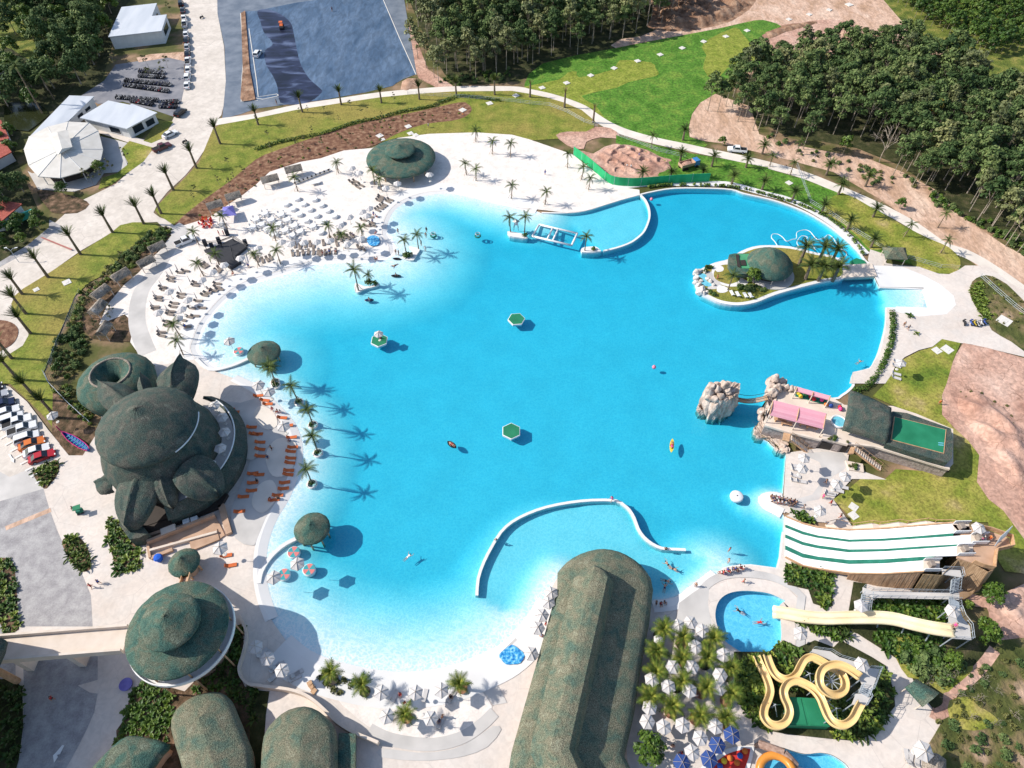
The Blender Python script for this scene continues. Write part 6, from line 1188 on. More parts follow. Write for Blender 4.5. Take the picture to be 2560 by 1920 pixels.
# twin yellow flumes twisting over the planting
y1 = [((1490, 450), 5.6), ((1350, 350), 5.5), ((1230, 305), 5.35), ((1110, 315), 5.2), ((1025, 370), 5.0), ((995, 470), 4.8), ((1020, 570), 4.6), ((1100, 640), 4.4), ((1200, 665), 4.2), ((1290, 610), 4.0), ((1305, 510), 3.8), ((1260, 410), 3.6), ((1180, 350), 3.45), ((1090, 305), 3.3), ((990, 245), 3.1), ((900, 215), 2.9), ((820, 245), 2.75), ((770, 320), 2.6), ((730, 400), 2.45), ((670, 460), 2.25), ((590, 480), 2.1), ((510, 450), 1.9), ((450, 390), 1.6), ((405, 300), 1.2), ((365, 185), .5)]
y2 = [((1500, 760), 5.0), ((1450, 850), 4.9), ((1390, 960), 4.75), ((1290, 1025), 4.6), ((1180, 1000), 4.4), ((1110, 930), 4.2), ((1060, 820), 4.0), ((1010, 700), 3.8), ((930, 600), 3.6), ((830, 535), 3.4), ((720, 500), 3.2), ((620, 530), 3.0), ((570, 610), 2.85), ((580, 700), 2.7), ((620, 790), 2.5), ((635, 890), 2.35), ((590, 990), 2.2), ((500, 1035), 2.05), ((400, 1010), 1.9), ((335, 930), 1.75), ((335, 830), 1.6), ((380, 720), 1.45), ((405, 620), 1.3), ((385, 520), 1.15), ((335, 400), .95), ((285, 300), .75), ((240, 195), .5)]
for y, lb in ((y1, 'yellow flume with a full spiral loop from the upper deck of its tower'), (y2, 'yellow flume with S bends passing the green plant room from the lower deck')):
 c = w1('G', 800, 600); t = thing('yellow_flume', lb, 'water slide', (c.x, c.y, 0)); pth = smooth([w1('G', *p, z) for p, z in y], 4, False); gutter(t, 'flume', pth, .92, 'slide_yellow', .5, (c.x, c.y, 0))
 for i in range(6, len(pth) - 6, 13): p = pth[i]; m = MB((c.x, c.y, 0)); m.cyl((p.x, p.y, 0), (p.x, p.y, p.z - .3), .07, n=6); m.build('support', M['steel'], t)
for i, (x, y, z) in enumerate(((1155, 490, 4.2), (475, 775, 2.0), (1210, 820, 3.6), (890, 400, 3.0))):
 p = w1('G', x, y, z); t = thing('support_tree', ('star-shaped steel support inside the spiral loop of the yellow flume', 'steel tripod support inside the lower left bend of the yellow flume', 'steel tripod support inside the lower right bend of the yellow flume', 'steel tripod support between the two yellow flumes near the walkway')[i], 'slide support', (p.x, p.y, 0)); m = MB((p.x, p.y, 0)); m.cyl((p.x, p.y, 0), (p.x, p.y, z), .13, .10, 8); m.build('mast', M['steel'], t)
 for k in range((9 if i == 0 else 4)): a = k * 2 * math.pi / (9 if i == 0 else 4) + .3; m = MB((p.x, p.y, 0)); m.cyl((p.x, p.y, z - .2), (p.x + 1.3 * math.cos(a), p.y + 1.3 * math.sin(a), z - (.1 if i == 0 else 1.6)), .06, n=6); m.build('arm', M['steel'], t)
deck('grey steel tower deck at the start of the yellow flumes', W('G', '1480,370 1600,330 1740,340 1700,440 1640,600 1540,560 1500,470', 5.2), 5.0, [(1, 2), (2, 3), (3, 4)])
deck('lower grey steel landing of the yellow flume tower', W('G', '1450,640 1600,640 1620,690 1560,790 1400,770', 4.6), 4.4, [(1, 2), (2, 3)])
t = deck('sloping grey walkway ramp leading to the yellow flume tower', W('G', '930,100 1140,130 1250,200 1460,260 1440,330 1200,260 1000,170 920,140', 2.4), 2.2, [(0, 1), (1, 2), (2, 3)], name='steel_walkway', cat='walkway')
staircase('steel stairs between the two decks of the yellow flume tower', w1('G', 1570, 560, 5.0), w1('G', 1530, 660, 4.4), 1.1, 5, 'steel', 'steel_stairs')
umbrella(w1('G', 1520, 290, 7.2), 'white umbrella over the start of the yellow flumes', z=2.0, ribs=True, base=False).location.z = 5.0
gb = W('G', '620,680 960,700 1130,1040 620,1020', 2.0); c = sum((p for p in gb), Vector()) / 4; t = thing('plant_room', 'green box-like plant room with a flat green roof under the yellow flumes', 'shed', (c.x, c.y, 0)); m = MB((c.x, c.y, 0)); m.prism(gb, 0, 1.95); m.build('wall', M['green_deck'], t)
for k in (0, 1):
 A = [gb[0].lerp(gb[1], (.02, .53)[k]), gb[0].lerp(gb[1], (.47, .98)[k]), gb[3].lerp(gb[2], (.47, .98)[k]), gb[3].lerp(gb[2], (.02, .53)[k])]; cc = sum((p for p in A), Vector()) / 4; m = MB((c.x, c.y, 0)); m.prism([p + (cc - p) * .06 for p in A], 1.95, 2.05); m.build('roof_panel', M['green_deck'], t)
# small huts
def gable(label, q, z0, zr, mt, name='thatched_hut', cat='hut', posts=True, over=.0):
 """q: four eaves corners, ridge runs from the middle of 0-3 to the middle of 1-2"""
 pts = [Vector((p.x, p.y, z0)) for p in q]; c = sum(pts, Vector()) / 4; t = thing(name, label, cat, (c.x, c.y, 0)); o_ = (c.x, c.y, 0); ra_ = (pts[0] + pts[3]) / 2; rb2 = (pts[1] + pts[2]) / 2; ra_, rb2 = ra_.lerp(rb2, over), rb2.lerp(ra_, over); ra_.z = rb2.z = zr; dn = V(0, 0, -.25); mb = MB(o_); P = pts + [ra_, rb2] + [p + dn for p in pts]
 n = 5; r = random.Random(int(abs(c.x * 10)))
 def grid(a, b, c_, d):
  g_ = [[a.lerp(b, i / 8).lerp(d.lerp(c_, i / 8), j / n) + V(0, 0, (.12 * math.sin(math.pi * j / n) + r.uniform(-.03, .03)) if 0 < j < n else 0) for i in range(9)] for j in range(n + 1)]; mb.add([p for w_ in g_ for p in w_], [(j * 9 + i, j * 9 + i + 1, (j + 1) * 9 + i + 1, (j + 1) * 9 + i) for j in range(n) for i in range(8)])
 grid(pts[0], pts[1], rb2, ra_); grid(pts[2], pts[3], ra_, rb2); mb.add([pts[1], pts[2], rb2], [(0, 1, 2)]); mb.add([pts[3], pts[0], ra_], [(0, 1, 2)])
 for a, b in ((0, 1), (1, 2), (2, 3), (3, 0)): mb.add([pts[a], pts[b], pts[b] + dn, pts[a] + dn], [(3, 2, 1, 0)])
 mb.build('thatch_roof', M[mt], t)
 if posts:
  for p in pts: q_ = p.lerp(Vector((c.x, c.y, z0)), .15); m = MB(o_); m.cyl((q_.x, q_.y, 0), (q_.x, q_.y, z0 - .05), .09, n=6); m.build('post', M['cream_wall'], t)
 return t
gable('dark thatched gazebo with hipped roof on the plaza by the fenced lawn', [w1(8, 1020, 575, 2.3), w1(8, 1208, 580, 2.3), w1(8, 1190, 480, 2.3), w1(8, 990, 475, 2.3)], 2.3, 3.7, 'thatch_brown', 'gazebo', 'gazebo', over=.28)
gable('small green thatched shed beside the blue shaded path at the lower right', [w1(16, 1185, 960, 2.6), w1(16, 1340, 1130, 2.6), w1(16, 1480, 1010, 2.6), w1(16, 1280, 890, 2.6)], 2.6, 3.4, 'thatch_teal', 'thatched_shed')
gable('pale grey thatched cabin roof at the bottom edge beside a white umbrella', [w1(16, 1330, 1800, 2.6), w1(16, 1340, 1510, 2.6), w1(16, 1540, 1590, 2.6), w1(16, 1540, 1850, 2.6)], 2.6, 3.6, 'thatch_grey', 'thatched_cabin')
# ================================================================ upper left: houses, sheds, car row, motorbikes
mat('metal_roof', [(0.3, (.50, .53, .57)), (.7, (.62, .64, .67))], scale=.4, rough=.4, coord='World', stretch=(1, .2, 1)); mat('cream_roof', [(0.3, (.55, .52, .47)), (.7, (.66, .63, .58))], scale=.5, rough=.6); flat('white_wall', (.74, .74, .74), rough=.8); mat('red_tile', [(0.3, (.28, .06, .04)), (.7, (.42, .11, .08))], scale=2, rough=.8, bump=.05, bscale=5)
def house(name, label, roof, z0, z1, rmat, wmat, inset=.08, cat='building', windows=(), thick=.25):
 """flat or gently sloping sheet roof over walls; roof: list of (point at z0.. given) corners with own heights"""
 pts = [Vector(p) for p in roof]; c = sum(pts, Vector()) / len(pts); t = thing(name, label, cat, (c.x, c.y, 0)); o_ = (c.x, c.y, 0)
 m = MB(o_); n = len(pts); m.cap(pts, 0); tri = m.f; base = m.v; m2 = MB(o_); m2.add(pts + [p - V(0, 0, thick) for p in pts], list(tri) + [(i, n + i, n + (i + 1) % n, (i + 1) % n) if True else () for i in range(n)]); m2.build('roof', M[rmat], t)
 ins = [Vector((p.x + (c.x - p.x) * inset, p.y + (c.y - p.y) * inset, p.z)) for p in pts]; m = MB(o_)
 m.add([Vector((p.x, p.y, 0)) for p in ins] + [p - V(0, 0, .2) for p in ins], [(i, (i + 1) % n, n + (i + 1) % n, n + i) for i in range(n)]); m.build('wall', M[wmat], t)
 for (k, u0, u1, za, zb) in windows:
  a, b = ins[k], ins[(k + 1) % n]; d = Vector((b.x - a.x, b.y - a.y, 0)); s_ = Vector((d.y, -d.x, 0)).normalized() * .04
  if (a + d * .5 + s_ - c).xy.length < (a + d * .5 - s_ - c).xy.length: s_ = -s_
  p, q = a + d * u0 + s_, a + d * u1 + s_; m = MB(o_); m.add([(p.x, p.y, za), (q.x, q.y, za), (q.x, q.y, zb), (p.x, p.y, zb)], [(0, 1, 2, 3)]); w = m.build('window', M['glass_dark'], t)
  m = MB(o_)
  for e0, e1 in (((p.x, p.y, za), (q.x, q.y, za)), ((p.x, p.y, zb), (q.x, q.y, zb)), ((p.x, p.y, za), (p.x, p.y, zb)), ((q.x, q.y, za), (q.x, q.y, zb))): m.cyl(e0, e1, .06, n=4)
  m.build('window_frame', M['white_wall'], t)
 return t
house('white_house', 'white flat-roofed L-shaped house between the woods and the row of parked cars', [w1(1, 935, 318, 4.2), w1(1, 1395, 266, 4.2), w1(1, 1440, 124, 4.6), w1(1, 1312, 138, 4.6), w1(1, 1355, 26, 4.9), w1(1, 1050, 60, 4.9)], 4.2, 4.9, 'metal_roof', 'white_wall', .03, windows=((1, .2, .8, 1.2, 3.4), (3, .3, .7, 1.5, 3.2)))
house('long_shed', 'long narrow white metal-roofed shed beside the dark pond', [w1(1, 245, 1190, 2.6), w1(1, 590, 1045, 2.6), w1(1, 812, 832, 3.2), w1(1, 600, 824, 3.4)], 2.6, 3.4, 'metal_roof', 'white_wall', .06, 'shed', windows=((1, .3, .5, 1, 2), (1, .6, .8, 1, 2)))
house('white_shed', 'wide white metal-roofed office between the round roof and the motorbikes', [w1(1, 690, 1015, 3.4), w1(1, 1095, 1112, 3.4), w1(1, 1357, 972, 3.4), w1(1, 1140, 897, 3.7), w1(1, 1120, 905, 3.7), w1(1, 935, 868, 3.7)], 3.4, 3.7, 'metal_roof', 'white_wall', .08, windows=((1, .15, .5, .6, 2.8), (1, .6, .9, .6, 2.4), (0, .55, .8, .5, 2.4)))
dc = [w1(1, x, y, 3.3) for x, y in ((590, 1050), (770, 1060), (850, 1130), (890, 1290), (870, 1380), (720, 1480), (520, 1537), (330, 1525), (245, 1430), (205, 1290), (250, 1180), (410, 1095))]; cc = w1(1, 530, 1290, 5.6); t = thing('round_pavilion', 'twelve-sided cream metal roof with a small raised ridge cap near the road', 'building', (cc.x, cc.y, 0)); o_ = (cc.x, cc.y, 0)
for i in range(12):
 a, b = dc[i], dc[(i + 1) % 12]; m = MB(o_); top = V(cc.x, cc.y, 5.6); m.add([a, b, top, a - V(0, 0, .2), b - V(0, 0, .2)], [(0, 2, 1), (0, 1, 4, 3)]); m.build('roof_panel', M['cream_roof'], t); m = MB(o_); m.tube([a + V(0, 0, .04), top + V(0, 0, .04)], .07, 4); m.build('roof_rib', M['white_wall'], t)
 if i in (4, 5, 6, 7, 8): q = a.lerp(V(cc.x, cc.y, 3.2), .12); m = MB(o_); m.cyl((q.x, q.y, 0), (q.x, q.y, 3.2), .12, n=6); m.build('post', M['white_wall'], t)
capq = [w1(1, 415, 1150, 6.2), w1(1, 500, 1100, 6.2), w1(1, 585, 1120, 6.2), w1(1, 625, 1270, 6.0), w1(1, 610, 1300, 5.8), w1(1, 500, 1340, 5.8)]; m = MB(o_); m.add([capq[0], capq[5], w1(1, 495, 1140, 6.6), w1(1, 535, 1285, 6.6), capq[2], capq[3]], [(0, 1, 3, 2), (2, 3, 5, 4), (1, 5, 3)]); m.build('ridge_cap', M['cream_roof'], t); m = MB(o_); ins = [p.lerp(Vector((cc.x, cc.y, 3)), .3) for p in dc]; m.prism(ins, 0, 3.4); m.build('wall', M['dark_wall'], t)
for q, lb in (([w1(5, -160, 40, 3.6), w1(5, 190, 100, 3.0), w1(5, 20, 245, 3.0), w1(5, -250, 300, 3.0)], 'house with a brown-red tiled roof behind the turquoise netting'), ([w1(1, -150, 1200, 3.4), w1(1, 40, 1230, 3.0), w1(1, 100, 1312, 2.8), w1(1, -100, 1420, 2.8)], 'small house with a bright red tiled roof left of the round pavilion'), ([w1(1, -120, 1000, 3.4), w1(1, 10, 1040, 3.0), w1(1, 78, 1195, 2.8), w1(1, -60, 1230, 2.8)], 'narrow red tiled roof among the trees by the pond'), ([w1(1, -120, 480, 3.6), w1(1, 60, 490, 3.2), w1(1, 120, 560, 3.0), w1(1, -60, 620, 3.0)], 'dark red tiled roof half hidden in the upper left trees')):
 house('red_roof_house', lb, q, 3, 3.5, 'red_tile', 'white_wall', .08)
m = MB(); nb = smooth([w1(5, 60, 330), w1(5, 130, 285), w1(5, 220, 240), w1(5, 310, 205)], 2, False); m.sweep(nb, [(-.05, 0), (-.3, 1.9), (.3, 2.0), (.05, 0)], cap=True); mat('turquoise_net', [(0.3, (.05, .42, .33)), (.7, (.10, .55, .44))], scale=1.5); tag(m.build('net_fence', M['turquoise_net']), 'turquoise netting fence in front of the brown-red tiled house', 'fence')
pond = sheet('pond_water', [W(1, '40,900 180,880 320,900 400,950 430,1000 330,1080 250,1140 120,1130 40,1050')], .3, 'dark_soil'); pm = flat('pond_green', (.025, .03, .012), rough=.15); pond.data.materials[0] = pm
# cars parked along the concrete road
for i, (x, y, c, k) in enumerate(((1568, 35, 'black', 'suv'), (1584, 90, 'dark grey', 'sedan'), (1593, 155, 'white', 'sedan'), (1601, 210, 'white', 'pickup'), (1612, 297, 'white', 'sedan'), (1617, 350, 'black', 'sedan'), (1622, 407, 'silver', 'sedan'), (1625, 468, 'black', 'sedan'), (1630, 533, 'white', 'pickup'), (1632, 602, 'white', 'sedan'), (1626, 668, 'white', 'suv'), (1622, 738, 'white', 'sedan'))):
 car(k, w1(1, x, y + 12), R(109 + random.uniform(-2, 2) - i * .6), c, '%s %s parked along the road edge, %s from the top of its row' % (c, {'sedan': 'car', 'suv': 'tall car', 'pickup': 'pickup'}[k], ORD[i]), 'cars parked along the concrete road')
car('suv', w1(1, 1565, 990), R(75), 'black', 'black car parked below the motorbike bays at the bend of the road')
car('sedan', w1(1, 1475, 1175), R(52), 'white', 'white car driving on the concrete road by the white office'); car('pickup', w1(1, 1405, 1290), R(45), 'dark red', 'dark maroon pickup driving behind the white car on the concrete road')
car('pickup', w1(3, 1940, 1310), R(170), 'white', 'white pickup parked on the bare earth by the curved footpath'); car('pickup', w1(5, 1610, 440), R(38), 'white', 'white pickup parked on the sand beside the black stage')
BC = ['black', 'white', 'grey', 'navy', 'grey', 'black', 'black', 'black', 'grey', 'red', 'white']
def bikes(n, a, b, label, tilt_=0):
 A, B = w1(1, *a), w1(1, *b)
 for i in range(n):
  p = A.lerp(B, (i + random.uniform(-.2, .2)) / max(n - 1, 1)); d = B - A; bike(p, math.atan2(d.y, d.x) + R(90) + random.uniform(-.12, .12), CLOTH[random.choice(BC)], label, 'motorbikes in the parking bays')
for n, a, b, lb in ((15, (1210, 625), (1420, 640), 'motorbike in the short upper row of the parking bays'), (15, (1205, 665), (1420, 680), 'motorbike in the second short row of the parking bays'), (27, (1085, 705), (1480, 745), 'motorbike in the long middle row above the grass strip'), (27, (1080, 745), (1460, 800), 'motorbike in the long middle row below the grass strip'), (22, (1010, 850), (1370, 880), 'motorbike in the row behind the wide white office'), (16, (1140, 880), (1320, 915), 'motorbike in the row nearest the wide white office roof'), (13, (1400, 900), (1550, 890), 'motorbike in the crowded lowest bay beside the road'), (12, (1385, 930), (1530, 935), 'motorbike at the front of the crowded lowest bay')): bikes(n, a, b, lb)
for i, (x, y) in enumerate(((1685, 1140), (1745, 1140), (1775, 1145), (1800, 1150), (1835, 1140), (1860, 1135))): bike(w1(8, x, y), R(80), CLOTH[('black', 'blue', 'yellow', 'white', 'white', 'blue')[i]], '%s motorbike parked on the right hand plaza, %s from the left' % (('black', 'blue', 'yellow', 'white', 'white', 'blue')[i], ORD[i]), 'motorbikes on the plaza')
for i, (x, y, n) in enumerate(((1745, 160, 1), (1600, 1235, 1))): bike(w1(n, x, y), R(60), CLOTH['black'], 'motorbike being ridden on the concrete road %s' % ('near the top' if i == 0 else 'below the white car'), 'moving motorbikes')
# road roller and van on the fresh asphalt
p = w1(2, 225, 245); t = thing('road_roller', 'small orange road roller working on the fresh black asphalt', 'roller', p, R(100)); m = MB(); m.cyl((.9, -.7, .55), (.9, .7, .55), .55, n=14); m.build('drum', M['dark_metal'], t); m = MB(); m.cyl((-.9, -.7, .55), (-.9, .7, .55), .55, n=14); m.build('rear_drum', M['dark_metal'], t); m = MB(); m.box((0, 0, .95), (1.9, 1.1, .6)); m.build('body', M['orange_cushion'], t); m = MB(); m.box((-.1, 0, 2.2), (1.4, 1.2, .08)); [m.cyl((x, y, 1.2), (x, y, 2.2), .04, n=4) for x in (-.6, .4) for y in (-.5, .5)]; m.build('canopy', M['orange_cushion'], t)
car('suv', w1(2, 18, 480), R(85), 'white', 'white van parked on the fresh asphalt beside the kerb strip', name='van')
for pts, lb in (('2085,120 2120,100 2160,600 2210,870 2100,885 2080,860 2100,600', 'long strip'),): layer('kerb_island', 'brown_rubble', W(1, pts))
for pts in (W(1, '2080,118 2105,500 2090,700 2085,880 2230,870'), W(2, '0,850 60,860 180,835 195,825 180,815 20,840 5,700 -60,250'), W('F', '828,0 862,80 899,162')): m = MB(); m.sweep(pts, [(-.12, 0), (-.12, .14), (.12, .14), (.12, 0)]); o = m.build('kerb', M['kerb_white']); o['kind'] = 'structure'
# ================================================================ woods
def wood(polys, spacing, kinds, seed, maxn=900):
 out = []
 for k, (p, lab, grp) in enumerate(polys):
  r = random.Random(seed + k);
  for x, y in scatter(p, maxn, seed + k, spacing): out.append((x, y, r.choice(kinds), lab, grp, r.uniform(.78, 1.15)))
 return out
rw = wood([(W('F', '1700,160 1780,135 1900,120 2030,160 2120,230 2250,300 2300,330 2300,600 2130,510 2090,440 2020,400 1960,345 1880,300 1780,290 1700,275 1620,235 1575,205 1560,190 1600,170'), 'tall leafy tree in the dense wood at the right', 'trees of the right wood')], 3.6, ['rubber'] * 7 + ['grey'] * 2, 5)
tw_ = wood([(W('F', '860,-90 1000,-120 1560,-120 1500,0 1420,60 1330,85 1240,100 1170,122 1110,150 1040,165 970,150 930,110 880,20'), 'tall grey-green tree in the wood at the top centre', 'trees of the top wood')], 3.9, ['rubber'] * 3 + ['grey'] * 2, 9)
allw = sorted(rw + tw_, key=lambda q: (q[0] ** 2 + q[1] ** 2)); rr = random.Random(3)
for x, y, k, lab, grp, s in allw[:296]: tree(k, (x, y, 0), lab, 'tree', grp, s, rr, 'forest_tree')
def joined(items, name, label):
 """the far rest of the wood as one mesh with two materials"""
 V_, F_, MI = [], [], []; base = 0
 for x, y, k, s in items:
  v = TREES[k]; a = rr.uniform(0, 6.28); ca, sa = math.cos(a) * s, math.sin(a) * s
  for mi, me in enumerate(v[rr.randrange(len(v))]):
   if me is None: continue
   n = len(me.vertices); co = np.empty(n * 3); me.vertices.foreach_get('co', co); co = co.reshape(-1, 3); V_.append(np.stack([co[:, 0] * ca - co[:, 1] * sa + x, co[:, 0] * sa + co[:, 1] * ca + y, co[:, 2] * s], 1))
   F_ += [tuple(i + base for i in p.vertices) for p in me.polygons]; MI += [mi] * len(me.polygons); base += n
 me = bpy.data.meshes.new(name); me.from_pydata(np.concatenate(V_).tolist(), [], F_); me.materials.append(M['bark']); me.materials.append(M['rubber_leaf']); me.polygons.foreach_set('material_index', MI); o = link(name, me); o['kind'] = 'stuff'; o['label'] = label; return o
joined([(x, y, k, s) for x, y, k, lab, grp, s in allw[296:]], 'woodland', 'farther trees of the woods behind the nearest rows')
print('WOOD', len(rw), len(tw_))
tree('bare', w1(4, 960, 1400), 'leafless grey tree leaning out at the front of the right wood', s=.95, var=0, name='bare_tree'); tree('bare', w1(4, 1010, 1000), 'second leafless pale tree deeper in the right wood', s=.9, var=0, name='bare_tree'); tree('yellow', w1(4, 1330, 1190), 'tree with yellow-orange foliage in the right wood', s=.9); tree('lime', w1(4, 1260, 1010), 'lime green tree beside the leafless tree in the right wood', s=.9); tree('lime', w1(4, 1060, 950), 'yellow-green tree above the leafless tree in the right wood', s=.85)
fb = [(3, 1690, 960), (3, 1775, 970), (3, 1845, 920), (3, 1900, 935), (3, 1950, 1050), (3, 2010, 1030), (3, 2080, 1130), (3, 2130, 1120), (3, 2190, 1090), (4, 50, 1220), (4, 300, 1290), (4, 1070, 1530), (4, 1140, 1500), (4, 1200, 1480), (4, 1240, 1620), (4, 1290, 1600), (4, 1360, 1600), (4, 1420, 1570), (4, 1550, 1600), (8, 1740, 170), (8, 1935, 290), (8, 2050, 470), (8, 2120, 450), (2, 1340, 430), (2, 1400, 510), (2, 1472, 590), (2, 1540, 670), (2, 1580, 720), (2, 1650, 640), (2, 1745, 620), (2, 1900, 690), (2, 1980, 640), (2, 2080, 640), (3, 50, 540), (3, 135, 530), (3, 178, 550), (3, 340, 480), (3, 565, 470), (3, 690, 380), (3, 850, 320), (3, 955, 330)]
for n, x, y in fb: tree('grey' if n in (2, 8) else 'rubber', w1(n, x, y), 'slim tree with a bare pale trunk at the open edge of the %s wood' % ('top' if n == 2 or (n == 3 and y < 560) else 'right'), 'tree', 'edge trees of the woods', rr.uniform(.72, .98), rr, 'edge_tree')
tree('young', w1(4, 640, 1345), 'small round-crowned tree alone in front of the dark wood edge', s=1.1)
# plantation rows
A, B, Cc = w1(4, 1180, 60), w1(4, 2150, 560), w1(4, 1900, -60); dirr = (B - A).normalized(); per = Vector((-dirr.y, dirr.x, 0));
if per.x < 0: per = -per
cnt = 0; pp = W('F', '1935,-60 2400,-60 2400,240 2212,175 2140,135 2060,88 1975,40 1925,0')
for i in range(-6, 26):
 for j in range(-3, 22):
  p = A + dirr * (i * 3.9) + per * (j * 3.4) + V(rr.uniform(-.4, .4), rr.uniform(-.4, .4), 0)
  if inside(pp, p.x, p.y) and cnt < 290: cnt += 1; tree('young', p, 'young plantation tree with a pale bare stem in the upper right rows', 'tree', 'plantation trees at the upper right', rr.uniform(.95, 1.3), rr, 'plantation_tree')
# upper left trees
for poly, sp, kinds, lab, n, s0 in ((W('F', '60,40 250,-60 245,30 228,95 210,150 190,185 150,200 110,190 120,120 70,90'), 5.2, ['bushy', 'bushy', 'bushyg'], 'big dark leafy tree in the grove left of the white house', 60, 1.0), (W('F', '-60,150 90,150 110,190 90,230 -60,240'), 5.5, ['bushy', 'bushyg'], 'leafy tree above the pond near the red tiled roofs', 16, .9), (W('F', '-60,-40 60,-40 80,40 60,110 -60,140'), 7, ['bushyg', 'bushy'], 'light green tree on the wild grass at the upper left corner', 12, .9), (W('F', '-60,360 40,390 55,420 20,470 -60,450'), 4.5, ['bushy'], 'dark tree beside the round pavilion at the left edge', 8, .7), (W('F', '-60,300 30,290 50,340 -60,350'), 4.0, ['bushyg'], 'small tree between the red tiled roofs', 8, .55), (W('F', '-40,520 80,470 110,480 60,520 0,560'), 3.5, ['bushyg'], 'hedge tree behind the turquoise netting', 9, .5)):
 for x, y in scatter(poly, n, 77, sp): tree(rr.choice(kinds), (x, y, 0), lab, 'tree', lab[:40], rr.uniform(.75, 1.05) * s0, rr, 'broadleaf_tree')
palm('coco', w1(1, 370, 985), 'tall leaning coconut palm with big drooping fronds over the pond', 9.0, s=1.55, rz=R(150), fronds=True); palm('coco', w1(1, 470, 860), 'second coconut palm half hidden in the pond trees', 6, s=1.3)
tree('round', w1(1, 880, 1500), 'bright green round tree in front of the cream round pavilion', s=.95); tree('round', w1(5, 560, 30), 'dark tree on the small island bed by the road junction', s=.8)
for i, (x, y, h) in enumerate(((1100, 1420, 4), (975, 1500, 4), (890, 1560, 4.5), (770, 1580, 5), (810, 1600, 4.5))): tree('sapling', w1(1, x, y), 'thin newly planted sapling beside the round pavilion', 'tree', 'saplings by the round pavilion', 1.2, rr, 'sapling')
for i, (x, y) in enumerate(((1000, 590), (1290, 590), (1450, 590), (1440, 680), (1480, 140), (1300, 690))): tree('sapling', w1(1, x, y), 'small tree on a grass strip of the motorbike bays', 'tree', 'bay trees', 1.3, rr, 'sapling')
for n, x, y, s in ((4, 140, 470, .6), (4, 60, 500, .5), (4, 100, 420, .5)): tree('bushy', w1(n, x, y + 60), 'rounded tree at the left tip of the right wood by the earth mound', 'tree', 'tip trees', s, rr, 'broadleaf_tree')
# ================================================================ green hoarding and building plot
gpath = smooth([w1(3, 530, 1340), w1(3, 600, 1390), w1(3, 700, 1470), w1(3, 800, 1560), w1(3, 880, 1600), w1(3, 1000, 1612), w1(3, 1110, 1610), w1(3, 1350, 1590), w1(3, 1550, 1578), w1(3, 1700, 1572)], 3, False); mat('green_net', [(0.3, (.012, .30, .10)), (.7, (.03, .42, .17))], scale=.6, rough=.8, coord='World', stretch=(1, 1, .2)); t = thing('green_hoarding', 'long bright green mesh hoarding round the building plot', 'fence', gpath[0]);
for k in range(0, len(gpath) - 1, 3):
 seg = gpath[k:k + 4]; m = MB(gpath[0]); m.sweep(seg, [(-.04, .05), (-.04, 2.6), (.04, 2.6), (.04, .05)], cap=True); m.build('mesh_panel', M['green_net'], t); m = MB(gpath[0]); m.cyl(seg[0], seg[0] + V(0, 0, 2.75), .06, n=6); m.build('post', M['steel'], t)
def mound(label, poly, h, mt, seed, name='earth_mound', pits=(), kind=None, n=26):
 c = sum(poly, Vector()) / len(poly); xs_ = [p.x for p in poly]; ys_ = [p.y for p in poly]; r = random.Random(seed); mb = MB(c); N = n; ix = {}; ph = [(r.uniform(.3, 1.6), r.uniform(.3, 1.6), r.uniform(0, 6)) for _ in range(8)]
 G = [[None] * (N + 1) for _ in range(N + 1)]
 for i in range(N + 1):
  for j in range(N + 1):
   x = min(xs_) + (max(xs_) - min(xs_)) * i / N; y = min(ys_) + (max(ys_) - min(ys_)) * j / N
   d = min((seg_dist(np.array([x]), np.array([y]), poly + [poly[0]]))[0], 3.0) / 3.0 if inside(poly, x, y) else 0
   z = h * d * (.65 + .35 * sum(math.sin(x * a + y * b + o) for a, b, o in ph) / 3) + (.0 if d else -.3)
   for px, py, pr in pits:
    q = math.hypot(x - px, y - py) / pr
    if q < 1: z -= 1.4 * (1 - q ** 4)
    elif q < 1.6: z += .35 * (1.6 - q)
   G[i][j] = (x, y, z)
 mb.add([p for row in G for p in row], [(i * (N + 1) + j, (i + 1) * (N + 1) + j, (i + 1) * (N + 1) + j + 1, i * (N + 1) + j + 1) for i in range(N) for j in range(N)]); o = mb.build(name, M[mt], None, True); o.location = (c.x, c.y, .02); o['kind'] = 'structure'; return o
pit = [w1(3, x, y) for x, y in ((945, 1300), (970, 1295), (1065, 1320), (1140, 1330), (900, 1345), (1030, 1365), (1140, 1400), (865, 1410), (990, 1435), (930, 1480), (1290, 1400))]
mound('', W(3, '720,1330 800,1270 960,1240 1150,1270 1280,1340 1390,1380 1400,1470 1290,1500 1050,1560 900,1500 800,1440'), 1.0, 'pink_earth', 4, pits=[(p.x, p.y, 1.25) for p in pit], n=64)
mat('spoil', [(0.3, (.33, .19, .12)), (.7, (.50, .33, .24))], scale=.6, coord='World', bump=.2, bscale=1.2, rough=.95, detail=9)
mound('', W('F', '1420,20 1480,5 1560,-10 1620,10 1580,40 1520,60 1440,62'), 2.4, 'brown_rubble', 6); mound('', W('F', '1780,88 1830,62 1885,72 1925,92 1880,112 1810,118'), 2.2, 'spoil', 8); mound('', W('F', '1650,70 1700,52 1760,45 1770,50 1700,70 1660,86'), 1.0, 'brown_rubble', 9); mound('', W(2, '1260,700 1320,670 1410,680 1420,740 1300,790 1240,770'), 1.0, 'spoil', 10, n=14)
mound('', W(12, '1620,60 1800,40 2050,200 2250,420 2300,700 2250,960 2100,900 1950,760 1850,560 1720,400 1620,250'), 1.6, 'pink_earth', 12, n=40); mound('', W(16, '1900,230 2100,140 2300,150 2300,480 2100,520 1980,440'), 1.3, 'pink_earth', 13, n=24)
